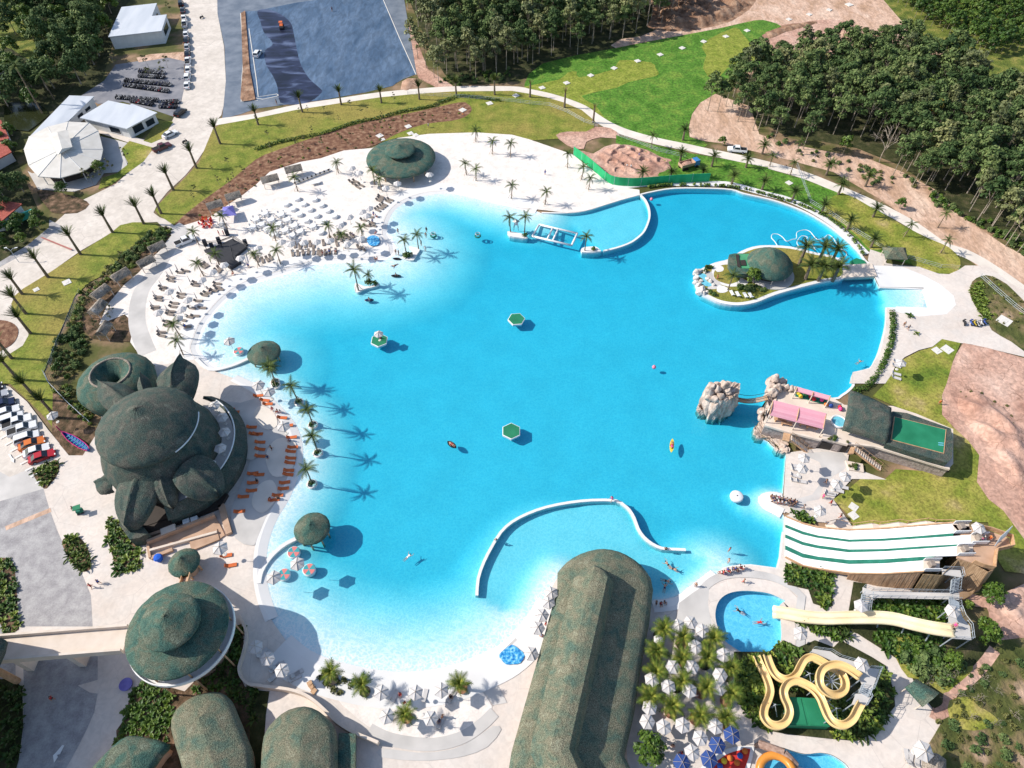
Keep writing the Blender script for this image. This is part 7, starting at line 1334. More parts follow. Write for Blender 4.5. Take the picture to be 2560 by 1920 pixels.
# dump truck
p = w1(3, 1520, 1450); t = thing('dump_truck', 'blue-cabbed dump truck with a dusty open bed on the building plot', 'truck', p, R(24)); m = MB(); m.box((-.7, 0, 1.15), (4.0, 2.0, .2)); m.box((-.7, 1.0, 1.55), (4.0, .1, .7)); m.box((-.7, -1.0, 1.55), (4.0, .1, .7)); m.box((-2.7, 0, 1.55), (.1, 2.0, .7)); m.box((1.3, 0, 1.6), (.1, 2.0, .9)); m.build('dump_bed', M['tan_wall'], t); m = MB(); m.box((2.2, 0, 1.35), (1.5, 1.9, 1.5), top=.9); o = m.build('cab', M['paint'], t, tint=(.05, .22, .5, 1)); m = MB(); m.box((2.75, 0, 1.7), (.5, 1.75, .55)); m.build('windscreen', M['glass_dark'], t)
for x in (-2.0, -1.0, 2.1):
 for y in (-.9, .9): wl = link('wheel', CARS['suv']['wheel'], t); wl.location = (x, y, .45); wl.scale = (1.35, 1.6, 1.35)
m = MB(); m.lathe([(.9, 1.3), (.7, 1.75), (.02, 1.95)], (-.7, 0, 0), 10, 1.9, 1); m.build('load', M['pink_earth'], t)
# ================================================================ palms in rows
PR = random.Random(11)
def row(kind, pts, lab, grp, h, hj=.5, ordinal=True, **k):
 for i, q in enumerate(pts):
  n, x, y = q[:3]; kk = q[3] if len(q) > 3 else kind
  palm(kk, w1(n, x, y), lab % ORD[i] if ordinal else lab, h + PR.uniform(-hj, hj), grp, r=PR, **k)
row('tied', [(1, 1905, 1245), (1, 1700, 1455), (1, 1500, 1645), (5, 1395, 190), (5, 1245, 278), (5, 975, 352), (5, 700, 543), (5, 420, 740), (5, 195, 885), (5, 228, 1055), (5, 268, 1225), (5, 105, 1440), (5, 165, 1625), (9, 325, 135), (9, 490, 295)], 'young palm with tied-up fronds on the left grass verge, %s down from the path fork', 'palms along the left road verge', 4.6, s=1.12)
row('tied', [(2, 20, 1080), (2, 402, 972), (2, 737, 908), (2, 1085, 892), (2, 1412, 862), (2, 1732, 828), (2, 2062, 822), (3, 155, 842, 'bare'), (3, 452, 932, 'bare'), (3, 700, 1062, 'bare')], 'palm beside the curved upper footpath, %s from its left end', 'palms along the upper footpath', 4.2, s=1.0)
row('date', [(3, 1475, 1212), (3, 1452, 1395), (3, 1725, 1442), (3, 2020, 1452), (3, 1897, 1592), (3, 2157, 1642), (8, 205, 75), (8, 605, 25), (8, 460, 185), (8, 685, 322), (8, 885, 482), (8, 905, 218), (4, 500, 1512), (4, 838, 1612), (3, 2160, 1330)], 'bushy date palm on the lawn strip above the lagoon, %s counting from the hoarding', 'date palms on the right lawn strip', 2.8, s=1.05)
row('date', [(3, 1120, 1560), (3, 1370, 1545), (3, 1640, 1535)], 'date palm just behind the green hoarding, %s from its curved corner', 'palms behind the hoarding', 2.4, s=1.0)
row('coco', [(3, 1205, 1280), (4, 15, 1440), (4, 190, 1510), (8, 1175, 385), (8, 1490, 530), (8, 1465, 310), (4, 240, 1330)], 'slender palm beside the right footpath, %s from the top', 'slender palms along the right footpath', 4.6, s=.85, props=3)
row('coco', [(2, 1900, 1230), (2, 2040, 1335), (2, 2195, 1355), (2, 1820, 1515), (2, 1900, 1565), (3, 480, 1452), (3, 600, 1556), (3, 660, 1642), (7, 285, 112), (6, 2205, 60)], 'coconut palm on the open white sand right of the pavilion, %s from the left', 'coconut palms on the right sand', 4.4, .4, s=.9, props=3)
row('coco', [(2, 1030, 1600), (2, 1092, 1655), (2, 712, 1500), (2, 362, 1655), (6, 172, 425), (6, 212, 625), (6, 642, 415), (6, 772, 492), (6, 920, 420), (6, 32, 645), (5, 1725, 462), (5, 1968, 322), (5, 1900, 640), (5, 1765, 730), (5, 1570, 1265), (5, 1585, 1410)], 'coconut palm among the loungers of the left beach, %s going down from the pavilion', 'coconut palms on the left beach', 4.2, .5, s=.95, props=3, fronds=True)
tree('round', w1(3, 1820, 1255), 'dark columnar tree beside the white pickup on bare earth', s=.6); tree('round', w1(8, 1135, 140), 'small dark tree alone on the earth strip by the right wood', s=.7)
# saplings and shrubs on planting strips
SR = random.Random(21)
for poly, n, kinds, lab, s in ((W('F', '990,225 1010,230 1000,255 920,268 815,312 743,332 648,353 583,385 450,478 400,490 500,390 600,325 800,262'), 60, ['olive', 'olive', 'lime'], 'low scrubby seedling on the brown mulch bed', .45), (W(5, '1380,310 1500,330 1400,430 1220,520 1160,650 950,740 810,880 720,1000 700,1180 560,1330 690,900 860,740 1050,570 1200,440'), 110, ['lush', 'olive', 'dark', 'lime'], 'shrub in the planting strip between the left lawn and the cabanas', .8), (W(5, '500,1300 700,1180 820,1280 700,1450 620,1640 450,1640'), 50, ['lush', 'olive', 'dark'], 'shrub on the brown bank above the flower hall', .8), (W(9, '470,60 560,0 700,140 830,300 800,360 640,250'), 30, ['lush', 'lime', 'olive'], 'shrub along the fence left of the flower hall', .75)):
 for x, y in scatter(poly, n, 31, .8): shrub(SR.choice(kinds), (x, y, 0.05), lab, lab, s * SR.uniform(.7, 1.3), SR)
for poly, n, lab in ((W('F', '1000,235 900,270 743,325 648,348 560,390 450,470 500,395 600,325 800,262'), 26, 'thin sapling on the brown mulch bed'), (W('F', '560,260 700,235 860,215 900,225 700,290 560,345 440,430 400,440 450,370'), 16, 'thin sapling on the upper grass band'), (W(5, '1250,480 1050,580 860,760 700,980 700,1180 850,1300 1000,1150 950,900 1100,650 1250,560'), 16, 'thin sapling between the grey cabanas'), (W(16, '1650,900 1900,760 2200,800 2212,1300 1800,1450 1560,1300'), 0, '')):
 for x, y in scatter(poly, n, 33, 2.0): tree('sapling', (x, y, 0.05), lab, 'tree', lab, SR.uniform(.5, .95), SR, 'sapling')
hp = W(2, '0,1300 210,1235 480,1180 620,1150 850,1070 1060,1030 1250,975 1500,930 1570,905 1690,860 1800,838 2120,880'); L = smooth(hp, 4, False)
mb = MB(); rr5 = random.Random(6)
for i in range(len(L) - 1):
 n = max(1, int((L[i + 1] - L[i]).length / .5))
 for k in range(n): p = L[i].lerp(L[i + 1], k / n); leaf_faces(mb, [(p + V(0, 0, .45), V(.6, .55, .5))], 24, .23, rr5)
tag(mb.build('hedge', M['lush_leaf']), 'long clipped green hedge along the upper edge of the brown mulch bed', 'hedge')
mb = MB(); L2 = smooth(W('F', '1846,846 1868,838 1890,815 1905,790 1918,760 1926,730 1928,700 1925,672'), 4, False); L3 = smooth(W('F', '1395,407 1440,402 1531,402 1600,408 1659,424 1720,442 1784,470 1819,497 1850,530 1868,560'), 4, False)
for L_, w_ in ((L2, .75), (L3, .4)):
 mb = MB()
 for i in range(len(L_) - 1):
  n = max(1, int((L_[i + 1] - L_[i]).length / .5))
  for k in range(n):
   if w_ < .5 and rr5.random() < .35: continue
   p = L_[i].lerp(L_[i + 1], k / n); leaf_faces(mb, [(p + V(0, 0, .4), V(w_, w_, .5))], 26, .25, rr5)
 tag(mb.build('hedge', M['bright_leaf' if w_ > .5 else 'lush_leaf']), 'lush green hedge along the right rim of the lagoon' if w_ > .5 else 'thin broken hedge along the upper rim of the lagoon', 'hedge')
# pipe-and-wire fences
def wire_fence(label, pts, h=1.2, step=2.4):
 t = thing('wire_fence', label, 'fence', pts[0]); m = MB(pts[0])
 for dz in (.35, .75, h): m.tube([p + V(0, 0, dz) for p in pts], .03, 4)
 m.build('wire', M['steel'], t)
 for i in range(len(pts) - 1):
  n = max(1, int((pts[i + 1] - pts[i]).length / step))
  for k in range(n):
   p = pts[i].lerp(pts[i + 1], k / n)
   if 'fpost' not in MESH: MESH['fpost'] = MB().cyl((0, 0, 0), (0, 0, 1.25), .04, n=5).mesh('post', M['steel'])
   o = link('post', MESH['fpost'], t); o.location = p - pts[0]
wire_fence('thin wire fence along the inner edge of the left grass verge', W(5, '700,870 640,1020 570,1180 500,1340 440,1500 390,1570 9:430,0 9:600,180 9:790,350'))
wire_fence('thin wire fence curving across the upper lawn', W(3, '-900,820 -300,860 0,885 150,905 320,920 480,980 620,1060 740,1100')); wire_fence('wire fence along the lawn strip behind the hoarding', W(3, '910,1180 1080,1240 1250,1310 1500,1370')); wire_fence('wire fence along the right lawn strip down to the plaza', W('F', '1720,360 1750,440 1800,470 1850,505 1900,535 1960,560 2030,580 2070,582')); wire_fence('wire fence across the scrubby bed at the right edge', W(8, '1830,740 1960,860 2120,1000 2250,1100'))
# concrete covers set in the lawns
for i, (n, x, y, s) in enumerate(((3, 260, 762, 1.6), (3, 472, 720, 1.6), (3, 680, 655, 1.6), (3, 882, 592, 1.6), (3, 1085, 530, 1.6), (3, 1280, 475, 1.6), (3, 1470, 418, 1.6), (3, 1655, 362, 1.6), (3, 1848, 318, 1.6), (3, 2030, 267, 1.6), (3, 33, 830, 1.7), (2, 1785, 955, 1.8), (2, 2018, 897, 1.7), (2, 1335, 1157, 1.5), (2, 1378, 1172, 1.4), (2, 1070, 1177, 1.7), (2, 1095, 1210, 1.2), (2, 1315, 1097, 1.6), (5, 580, 785, 1.7), (5, 317, 848, 1.2), (8, 1455, 1375, 1.6), (8, 1545, 1365, 2.0), (8, 2038, 1118, 2.6), (12, 735, 1067, 1.4), (12, 735, 1140, 1.4), (4, 180, 170, 1.6), (4, 355, 128, 1.6), (4, 527, 88, 1.6), (4, 700, 43, 2.2), (4, 180, 1585, 1.5))):
 p = w1(n, x, y); m = MB(p); m.box((p.x, p.y, .12), (s, s, .24), .5 + .1 * (i % 4)); m.box((p.x, p.y, .25), (s * .45, s * .45, .06), .5 + .1 * (i % 4)); o = m.build('concrete_cover', M['kerb_white']); o.location = (p.x, p.y, .0)
 tag(o, 'square pale concrete cover in the %s' % ('green lawn by the top wood, %s of the line' % ORD[i] if i < 10 else ('bank above the beach, %s from the right' % ORD[i - 10] if i < 18 else ('outer grounds, %s in reading order' % ORD[i - 18]))), 'cover', 'concrete covers in the lawns')
lp = w1(5, 165, 608); t = thing('street_lamp', 'double-armed white street lamp beside the concrete road', 'street lamp', lp); m = MB(lp); m.cyl(lp, lp + V(0, 0, 3.6), .08, .05, 6); m.build('pole', M['steel'], t)
for s_ in (-1, 1): m = MB(lp); m.tube([lp + V(0, 0, 3.5), lp + V(s_ * .6, .3, 3.9), lp + V(s_ * 1.1, .5, 3.9)], .05, 5); m.build('arm', M['steel'], t); m = MB(lp); m.box(tuple(lp + V(s_ * 1.2, .55, 3.9)), (.6, .25, .08), .4); m.build('lamp_head', M['white_plastic'], t)
# ================================================================ left beach
BR = random.Random(41)
def P2(s): return [tuple(float(v) for v in t.split(',')) for t in s.split()]
def gcab(n, x, y, ang, L, Wd, i):
 c = w1(n, x, y, 2.4); d = V(math.cos(ang), math.sin(ang), 0); s_ = V(-d.y, d.x, 0); q = [c - d * L / 2 - s_ * Wd / 2, c + d * L / 2 - s_ * Wd / 2, c + d * L / 2 + s_ * Wd / 2, c - d * L / 2 + s_ * Wd / 2]
 gable('grey thatched cabana on the upper beach edge, %s from the pavilion' % ORD[i], q, 2.1, 3.1, 'thatch_grey', 'cabana', 'cabana')
for i, (n, x, y, a, L, w_) in enumerate(((2, 320, 1450, 22, 4.4, 2.6), (2, 115, 1535, 25, 4.4, 2.6), (5, 2010, 25, 28, 3.8, 2.5), (5, 1850, 100, 30, 3.8, 2.5), (5, 1350, 465, 42, 3.7, 2.4), (5, 1255, 590, 45, 3.7, 2.5), (5, 1035, 705, 52, 3.9, 2.7), (5, 860, 855, 62, 4.0, 2.8), (5, 835, 990, 75, 3.8, 2.8), (5, 890, 1175, 85, 3.4, 2.4))): gcab(n, x, y, R(a), L, w_, i)
mat('table_cloth', [(0.3, (.72, .71, .70)), (.7, (.80, .79, .78))], scale=1.2, rough=.9)
MESH['cloth'] = MB().lathe([(.98, .04), (.93, .5), (.90, .74), (.84, .79), (.02, .80)], n=18).mesh('tablecloth', M['table_cloth']); MESH['chair'] = MB().box((0, 0, .45), (.45, .45, .06)).box((-.22, 0, .72), (.05, .42, .5)).box((.18, .18, .21), (.05, .05, .42)).box((.18, -.18, .21), (.05, .05, .42)).box((-.18, .18, .21), (.05, .05, .42)).box((-.18, -.18, .21), (.05, .05, .42)).mesh('chair', M['tint_cloth'])
def chair(p, rz, col, label, grp, z=.03): o = link('chair', MESH['chair']); o.location = (p[0], p[1], z); o.rotation_euler = (0, 0, rz); o.color = (*CLOTH[col], 1); return tag(o, label, 'chair', grp)
for k, s in enumerate(('350,50 500,55 255,97 405,97 560,105 315,140 460,142 615,152 370,185 515,195 672,200 430,238 577,247 725,258 555,340', '75,180 215,190 130,235 270,235 45,275 190,275 330,285 490,290 95,315 250,325 380,335 310,370 0,230 160,355 -30,300')):
 for p, od in far_first(6, s, .75):
  o = link('round_table', MESH['cloth']); o.location = (p.x, p.y, .02); o.scale = (.92, .92, 1) if k else (1, 1, 1); tag(o, 'white clothed round table %s, %s from the far end' % ('ringed by white chairs' if k else 'without chairs on the sand', od), 'table', 'white round tables on the beach')
  if k:
   for j in range(6): a = j * math.pi / 3 + .3; chair((p.x + 1.15 * math.cos(a), p.y + 1.15 * math.sin(a)), a + math.pi, 'white', 'white chair at a white clothed table on the beach', 'white chairs at the beach tables')
for s, n in (('1860,750 1770,820 1490,920 1650,990 1600,1070 1400,1100 1570,1150 1960,690 2100,630', 5), ('1130,25 930,230 990,200 970,262 820,275 430,495 540,490 650,480 320,508 240,490 800,512 920,462 40,545 740,350 1230,-15', 6)):
 for p, od in far_first(n, s, 2.2): umbrella(p, 'open white umbrella on the %s left beach, %s from its far end' % ('lower' if n == 5 else 'middle', od), 'open white umbrellas on the left beach', r=BR)
for p, od in far_first(5, '1525,655 1480,690 1450,720 1635,760 1390,800 1335,890 1310,975 1555,845 1690,900 1440,1010 1370,1190', 1.3): closed_umbrella(p, 'closed white umbrella between loungers of the lower left beach, %s from the far end' % od, r=BR)
LG = [(5, '1410,830 1420,855 1370,915 1375,940 1345,1000 1350,1022 1480,745 1480,775 1560,705 1605,690 1700,790 1690,815 1880,800 1880,830 1770,900 1795,880 1570,890 1570,920 1510,970 1500,1000 1715,950 1480,1040 1470,1065 1660,1010 1640,1088 1580,1115 1450,1130 1455,1165 1400,1220 1400,1250 1900,850 1850,860 1690,1080 1620,1170 1750,1010', -8), (5, '1760,650 1785,635 1740,625 1880,690 1900,670', -40), (6, '1075,65 1062,82 1080,48 1110,118 1092,132 1072,148 1050,165 1140,90 1160,75', -30), (6, '930,250 985,225 1000,275 960,300 1010,300', -15), (6, '320,540 365,540 410,535 455,530 500,530 540,530 600,535 640,530 690,525 560,540', -80), (6, '340,470 390,460 430,465 500,470 585,450 625,440 700,455 470,460 380,480', -80), (6, '690,400 720,380 745,385 800,400 830,385 650,420 890,490 930,500 100,590 130,575 730,415 770,390', -60), (2, '825,1580 850,1600 880,1625 910,1610 860,1575', -35), (6, '20,590 60,600 -20,560', -70)]
for n, s, a in LG:
 for x, y in P2(s): lounger(w1(n, x, y), R(a + BR.uniform(-8, 8)), 'taupe sun lounger on the left beach', 'taupe', 'taupe loungers on the left beach')
for x, y in P2('840,1512 905,1552'): umbrella(w1(2, x, y, 2.2), 'white umbrella by the loungers %s of the pavilion' % ('farther left' if x < 870 else 'just left'), r=BR)
umbrella(w1(2, 1505, 1568, 2.2), 'single white umbrella in the shade right of the beach pavilion', r=BR)
for i in range(26): a = w1(2, 340 + i * 12, 1595 - i * 4.6); chair((a.x, a.y), R(110), 'white' if i % 3 else 'black', 'white chair lined up along the paved strip on the upper beach', 'chairs in the upper beach line')
m = MB(); p = w1(2, 510, 1572, .7); m.box((0, 0, .7), (2.4, 1.5, .06), .35); [m.box((x, y, .34), (.08, .08, .66)) for x in (-.9, .9) for y in (-.4, .4)]; o = m.build('long_table', M['white_plastic']); o.location = p; o.location.z = .03; tag(o, 'white rectangular table beside the line of white chairs', 'table')
for i in range(26): x, y = 1720 + 130 * BR.random(), 240 + 95 * BR.random(); a = w1(5, x, y); chair((a.x, a.y), BR.uniform(0, 6), 'red' if i % 4 else 'orange', 'red chair in the jumbled group beside the black stage', 'red chairs by the stage')
for i in range(14): x, y = 1850 + 90 * BR.random(), 260 + 60 * BR.random(); a = w1(5, x, y); chair((a.x, a.y), BR.uniform(0, 6), 'white', 'white chair stacked next to the red chairs by the stage', 'white chairs by the stage')
c = w1(5, 1975, 190); t = thing('blue_tent', 'violet-blue fabric tent roof over stacked white chairs on the beach', 'tent', c); q = [w1(5, *p, 2.0) for p in ((1915, 215), (2045, 200), (2010, 115), (1925, 130))]; m = MB(c); tp_ = sum(q, Vector()) / 4 + V(0, 0, .9); [m.add([q[i], q[(i + 1) % 4], tp_], [(0, 1, 2)]) for i in range(4)]; mat('violet_canvas', [(0.3, (.13, .12, .40)), (.7, (.20, .19, .52))]); m.build('roof', M['violet_canvas'], t)
for p in q: m = MB(c); m.cyl((p.x, p.y, 0), p, .05, n=5); m.build('pole', M['steel'], t)
c = w1(5, 1980, 510); t = thing('stage', 'black event stage with dark trusses and cloths on the left beach', 'stage', c); m = MB(c); m.prism(W(5, '1760,500 1930,440 2010,400 2130,470 2030,550 2080,600 1990,655 1900,590', .9), 0, .9); m.build('deck', M['dark_metal'], t); mat('black_cloth', [(0.3, (.012, .014, .02)), (.7, (.04, .045, .06))], scale=2)
for a, b in (((1760, 440), (1900, 430)), ((1900, 430), (2010, 390)), ((2010, 390), (2130, 470)), ((1800, 560), (1990, 650)), ((1990, 470), (2010, 550))): m = MB(c); A, B = w1(5, *a, 2.2), w1(5, *b, 2.2); [m.tube([A + o_, B + o_], .07, 4) for o_ in (V(0, 0, 0), V(0, 0, .35), V(.25, .25, .17))]; m.cyl((A.x, A.y, 0), A, .08, n=5); m.cyl((B.x, B.y, 0), B, .08, n=5); m.build('truss', M['dark_metal'], t)
for x, y in P2('1960,350 1890,420 1770,440 2120,440 1830,470'): m = MB(c); p = w1(5, x, y, .9); m.box(tuple(p), (.9, .7, 1.8), .4); m.build('speaker', M['black_cloth'], t)
# ================================================================ terrace of the flower hall
for n, s in ((10, '25,110 80,150 105,182 230,300 280,368 312,470 322,555 305,592 305,650 298,690 288,755 282,790 252,860 242,912 192,970 160,1010 20,440 40,512 40,572 40,632 30,792'), (9, '1990,230 2030,252 2180,382 2200,442 2110,982 2190,862 2190,782 2075,1110 1960,1490 2000,1575 2180,930')):
 for p, od in far_first(n, s): lounger(p, R(2 + BR.uniform(-10, 10)), 'orange lounger on the %s side of the flower hall terrace, %s from the far end' % ('lagoon' if n == 10 else 'inner', od), 'orange', 'orange loungers on the terrace')
for i, (n, x, y) in enumerate(((10, 50, 75), (10, 140, 132), (10, 265, 428), (9, 1942, 1472))): umbrella(w1(n, x, y, 2.2), 'white umbrella over orange loungers, %s along the lagoon terrace from the top' % ORD[i], 'umbrellas on the flower hall terrace', ribs=True, s=1.15)
umbrella(w1(9, 500, 328, 2.2), 'lone white umbrella on the lawn by the parked cars', ribs=True)
for i, a in enumerate((48, 30, 12, -6, -24, -42)): umbrella((CX + 11.0 * math.cos(R(a)), CY + 11.0 * math.sin(R(a)), 4.72), 'round pale parasol on the flower hall balcony, %s from the top' % ORD[i], 'parasols on the balcony', ribs=True, s=1.0)
for i, (n, x, y) in enumerate(((6, 165, 1640), (10, 172, 10), (10, 370, 155), (10, 492, 352), (10, 535, 595), (10, 483, 862))):
 p = w1(n, x, y, .2); m = MB(p); m.lathe([(.95, -.8), (.95, .25), (.75, .3)], p, 20); t = thing('water_planter', 'round white planter with a small green shrub standing in the shallows, %s from the top' % ORD[i], 'planter', (p.x, p.y, 0)); o = m.build('pot', M['white_concrete'], t, True); o = link('shrub', SHRUBS['lush'][i % 3], t); o.scale = (.75, .75, .6); o.location = (0, 0, .2)
 palm('coco', (p.x, p.y, .25), 'coconut palm rising from a round planter in the shallows, %s from the top' % ORD[i], 4.8, 'palms in the water planters', fronds=True, props=3, s=1.0)
for x, y in P2('330,90 360,150 440,20 560,150 610,230 675,395 690,480 685,680 672,790 600,990 195,1525 370,1600'):
 n = 10 if y < 1500 else 6; p = w1(n, x + 10, y, 0); m = MB(p); m.tube([p + V(0, 0, -.6), p + V(0, 0, 2.2), p + V(-.3, .2, 2.5)], .05, 6); tag(m.build('water_spout_pole', M['kerb_white']), 'thin curved spout pole standing in the shallow water of the terrace bay', 'pole', 'spout poles in the shallows')
flat('float_red', (.66, .20, .19)); flat('float_teal', (.04, .33, .36))
for i, (n, x, y, um) in enumerate(((10, 325, 1452, None), (10, 458, 1602, (10, 385, 1605)), (10, 240, 1645, (14, 185, 62)), (5, 2060, 1372, (5, 2010, 1352)))):
 p = w1(n, x, y, .4); t = thing('round_daybed', 'red and teal round daybed in the shallows, %s' % ('without an umbrella below the round water bar', 'under the right umbrella of the pair', 'under the left umbrella of the pair', 'beside the upper oval water bar')[i], 'daybed', (p.x, p.y, -.1)); m = MB(); m.lathe([(1.0, -.4), (1.08, .45), (.95, .55)], n=20); m.build('ring', M['white_plastic'], t, True)
 for k in range(6): a0 = k * math.pi / 3; m = MB(); m.add([V(0, 0, .55)] + [V(.96 * math.cos(a0 + j * math.pi / 12), .96 * math.sin(a0 + j * math.pi / 12), .55) for j in range(5)], [(0, j + 1, j + 2) for j in range(4)]); m.build('cushion', M['float_red' if k % 2 else 'float_teal'], t)
 if um: umbrella(w1(*um, 2.3), 'white umbrella over a round daybed, %s' % ('', 'right of the pair below the water bar', 'left of the pair below the water bar', 'by the upper oval water bar')[i], ribs=True, s=1.1, base=False)
# ================================================================ out on the lagoon
for i, (x, y) in enumerate(((1278, 1077), (1291, 797), (948, 850))):
 p = w1('N', x, y, .35); t = thing('swim_raft', 'green hexagonal swimming raft, %s' % ('nearest the rippled bay', 'in the upper middle of the lagoon', 'carrying a white umbrella')[i], 'raft', (p.x, p.y, 0), (.52, .1, .5)[i]); m = MB(); m.lathe([(1.85, -.25), (1.9, .12), (1.9, .3), (1.72, .34), (.02, .34)], n=6); m.build('float', M['white_plastic'], t); m = MB(); m.lathe([(1.76, .36), (.02, .36)], n=6); m.build('deck', M['green_deck'], t)
p = w1('N', 946, 834, 2.4); umbrella((p.x, p.y, .36), 'small white umbrella standing on the left green raft', s=.95, ribs=True); person('sit', w1('N', 950, 846, .4), 0, 'person in red sitting under the umbrella on the left raft', 'red', 'red').location.z = -.05
fr_ = [w1(7, *p, .15) for p in ((235, 282), (565, 358), (515, 462), (175, 382))]; c = sum(fr_, Vector()) / 4; t = thing('inflatable_court', 'white floating inflatable court frame of two squares joined by a wide bridge', 'inflatable', (c.x, c.y, 0)); o_ = (c.x, c.y, 0)
for a, b, rad in [(fr_[i], fr_[(i + 1) % 4], .26) for i in range(4)] + [(fr_[0].lerp(fr_[1], .36), fr_[3].lerp(fr_[2], .38), .24), (fr_[0].lerp(fr_[1], .50), fr_[3].lerp(fr_[2], .52), .24)]: m = MB(o_); m.tube([a, b], rad, 8); m.build('tube', M['white_plastic'], t, True)
for n, s, lb in ((6, '855,790 900,800 940,815 1000,810 1055,790 1060,805 1000,825 950,835 915,850 880,868 855,850', 'white palm islet by the middle of the beach shallows'), (6, '1320,470 1385,480 1415,500 1390,540 1360,590 1300,585 1255,565 1290,545 1330,530 1350,500', 'white S-shaped palm islet off the sandy point'), (7, '600,490 640,475 720,472 750,490 770,512 700,522 605,520', 'white palm islet at the end of the upper curved wall'), (7, '-40,340 40,350 100,365 135,390 120,402 60,395 -20,380', 'white islet with a white lifeguard hut beside the inflatable court')):
 c = w1(n, *P2(s)[0]); t = thing('palm_islet', lb, 'islet', c); m = MB(c); m.prism(smooth(W(n, s, .25), 2), -2.8, .3); m.build('rim', M['white_concrete'], t)
for n, x, y, lb, k in ((6, 885, 850, 'palm on the left end of the middle white islet', 2), (6, 1405, 490, 'taller palm on the S-shaped white islet', 1), (6, 1300, 535, 'shorter palm on the S-shaped white islet', 1), (7, 628, 505, 'broad palm on the islet at the end of the upper wall', 1), (7, 108, 345, 'right palm on the islet with the white hut', 1), (6, 2200, 345, 'left palm on the islet with the white hut', 1), (6, 985, 790, 'thin young palm in the shrubs of the middle white islet', 0)): palm('coco', w1(n, x, y, .3), lb, (3.6, 4.4, 5.0)[k], s=(.7, .95, 1.15)[k], fronds=True, props=3 if k == 2 else 0)
for n, x, y, s, lb in ((6, 970, 790, 1.2, 'left dense shrub on the middle white islet'), (6, 1030, 790, 1.0, 'right dense shrub on the middle white islet'), (6, 1290, 560, 1.0, 'shrub at the left of the S-shaped islet'), (6, 1330, 555, 1.1, 'shrub at the tip of the S-shaped islet'), (7, 700, 498, .8, 'round shrub on the islet at the end of the upper wall'), (7, 110, 380, .9, 'shrub on the islet with the white hut')): shrub('lush', w1(n, x, y, .3), lb, s=s)
p = w1(7, 35, 320, .3); t = thing('lifeguard_hut', 'small white lifeguard tower on stilts with a pyramid roof on an islet', 'hut', p); m = MB(); m.box((0, 0, 1.9), (.9, .9, .9)); m.build('cabin', M['white_wall'], t); m = MB(); [m.cyl((x * 1.4, y * 1.4, 0), (x, y, 1.5), .06, n=5) for x in (-.4, .4) for y in (-.4, .4)]; m.build('stilts', M['dark_metal'], t); m = MB(); m.lathe([(.95, 2.3), (.02, 3.0)], n=4); m.build('roof', M['kerb_white'], t)
m = MB(); pts = smooth([w1(8, x, y, .02) for x, y in P2('80,465 60,430 30,395 40,365 85,365 125,390 160,425 210,410 245,400 250,350 310,328 360,340 400,385 430,410 480,400 520,370 560,395 590,440 630,490 665,510 680,540 660,565 610,570')], 5, False); m.tube(pts, .09, 5); tag(m.build('float_line', M['white_plastic']), 'long wriggling white float line in the water behind the villa island', 'float line')
m = MB(); pts = smooth([w1(8, x, y, .02) for x, y in P2('265,470 250,430 290,380 340,390 330,420 380,455 410,500')], 5, False); m.tube(pts, .08, 5); tag(m.build('float_line', M['white_plastic']), 'shorter white float line looping beside the long one', 'float line')
p = w1(11, 1945, 965, .6); t = thing('round_float', 'big round white float at the edge of the rippled channel', 'float', (p.x, p.y, 0)); m = MB(); m.lathe([(1.0, -.3), (1.15, .1), (1.15, .5), (.95, .66), (.02, .62)], n=24); m.build('body', M['white_plastic'], t, True); m = MB(); m.cyl((0, 0, .6), (0, 0, .72), .1, n=8); m.build('valve', M['dark_metal'], t)
for n, x, y, lb in ((7, 1205, 65, 'pink buoy near the outer side of the upper wall'), (7, 1227, 1515, 'pink buoy alone in the middle right of the lagoon')): p = w1(n, x, y); m = MB(); m.lathe([(.02, -.3), (.35, -.15), (.42, .1), (.3, .4), (.02, .5)], n=12); o = m.build('buoy', M['tint_cloth'], sm=True); o.color = (.75, .25, .35, 1); o.location = p; tag(o, lb, 'buoy')
def board(n, x, y, rz, L, w_, col, lb, pose='sit', bc='black', name='paddle_board', cat='board'):
 p = w1(n, x, y, .1); m = MB(); pr = []
 for i in range(9): u = i / 8 * 2 - 1; pr.append((u * L / 2, w_ / 2 * (1 - abs(u) ** 2.6) + .03))
 m.prism([V(a, b, 0) for a, b in pr] + [V(a, -b, 0) for a, b in pr[::-1]], -.08, .1, bot=True); o = m.build(name, M['paint']); o.color = (*PAINTS.get(col, CLOTH.get(col)), 1); o.location = p; o.location.z = .02; o.rotation_euler = (0, 0, rz); tag(o, lb, cat)
 if pose: q = person(pose, (p.x, p.y, -.3 if pose == 'sit' else .1), rz - R(90), 'person ' + ('sitting' if pose == 'sit' else 'lying') + ' on the ' + lb.split(' with')[0].split(' near')[0].split(' off')[0].split(' below')[0].split(' by ')[0].split(' in the')[0] + (' off the beach' if n == 6 else ''), bc, 'pink' if col == 'yellow' else None)
board(11, 1382, 530, R(78), 3.1, .75, 'yellow', 'yellow paddle board in the open lagoon left of the rock', 'lie', 'red'); board(10, 1692, 522, R(-40), 2.3, .95, 'black', 'black inflatable mat in the middle of the lagoon', 'lie', 'red', 'float_mat', 'float'); board(6, 1210, 722, R(-2), 2.3, .7, 'black', 'black board off the palm islets with a swimmer', 'sit'); board(6, 978, 932, R(2), 2.1, .8, 'navy', 'dark blue board below the middle white islet', 'sit', 'white'); board(6, 1218, 576, R(-8), 2.0, .7, 'black', 'black board beside the S-shaped islet with no rider', None)
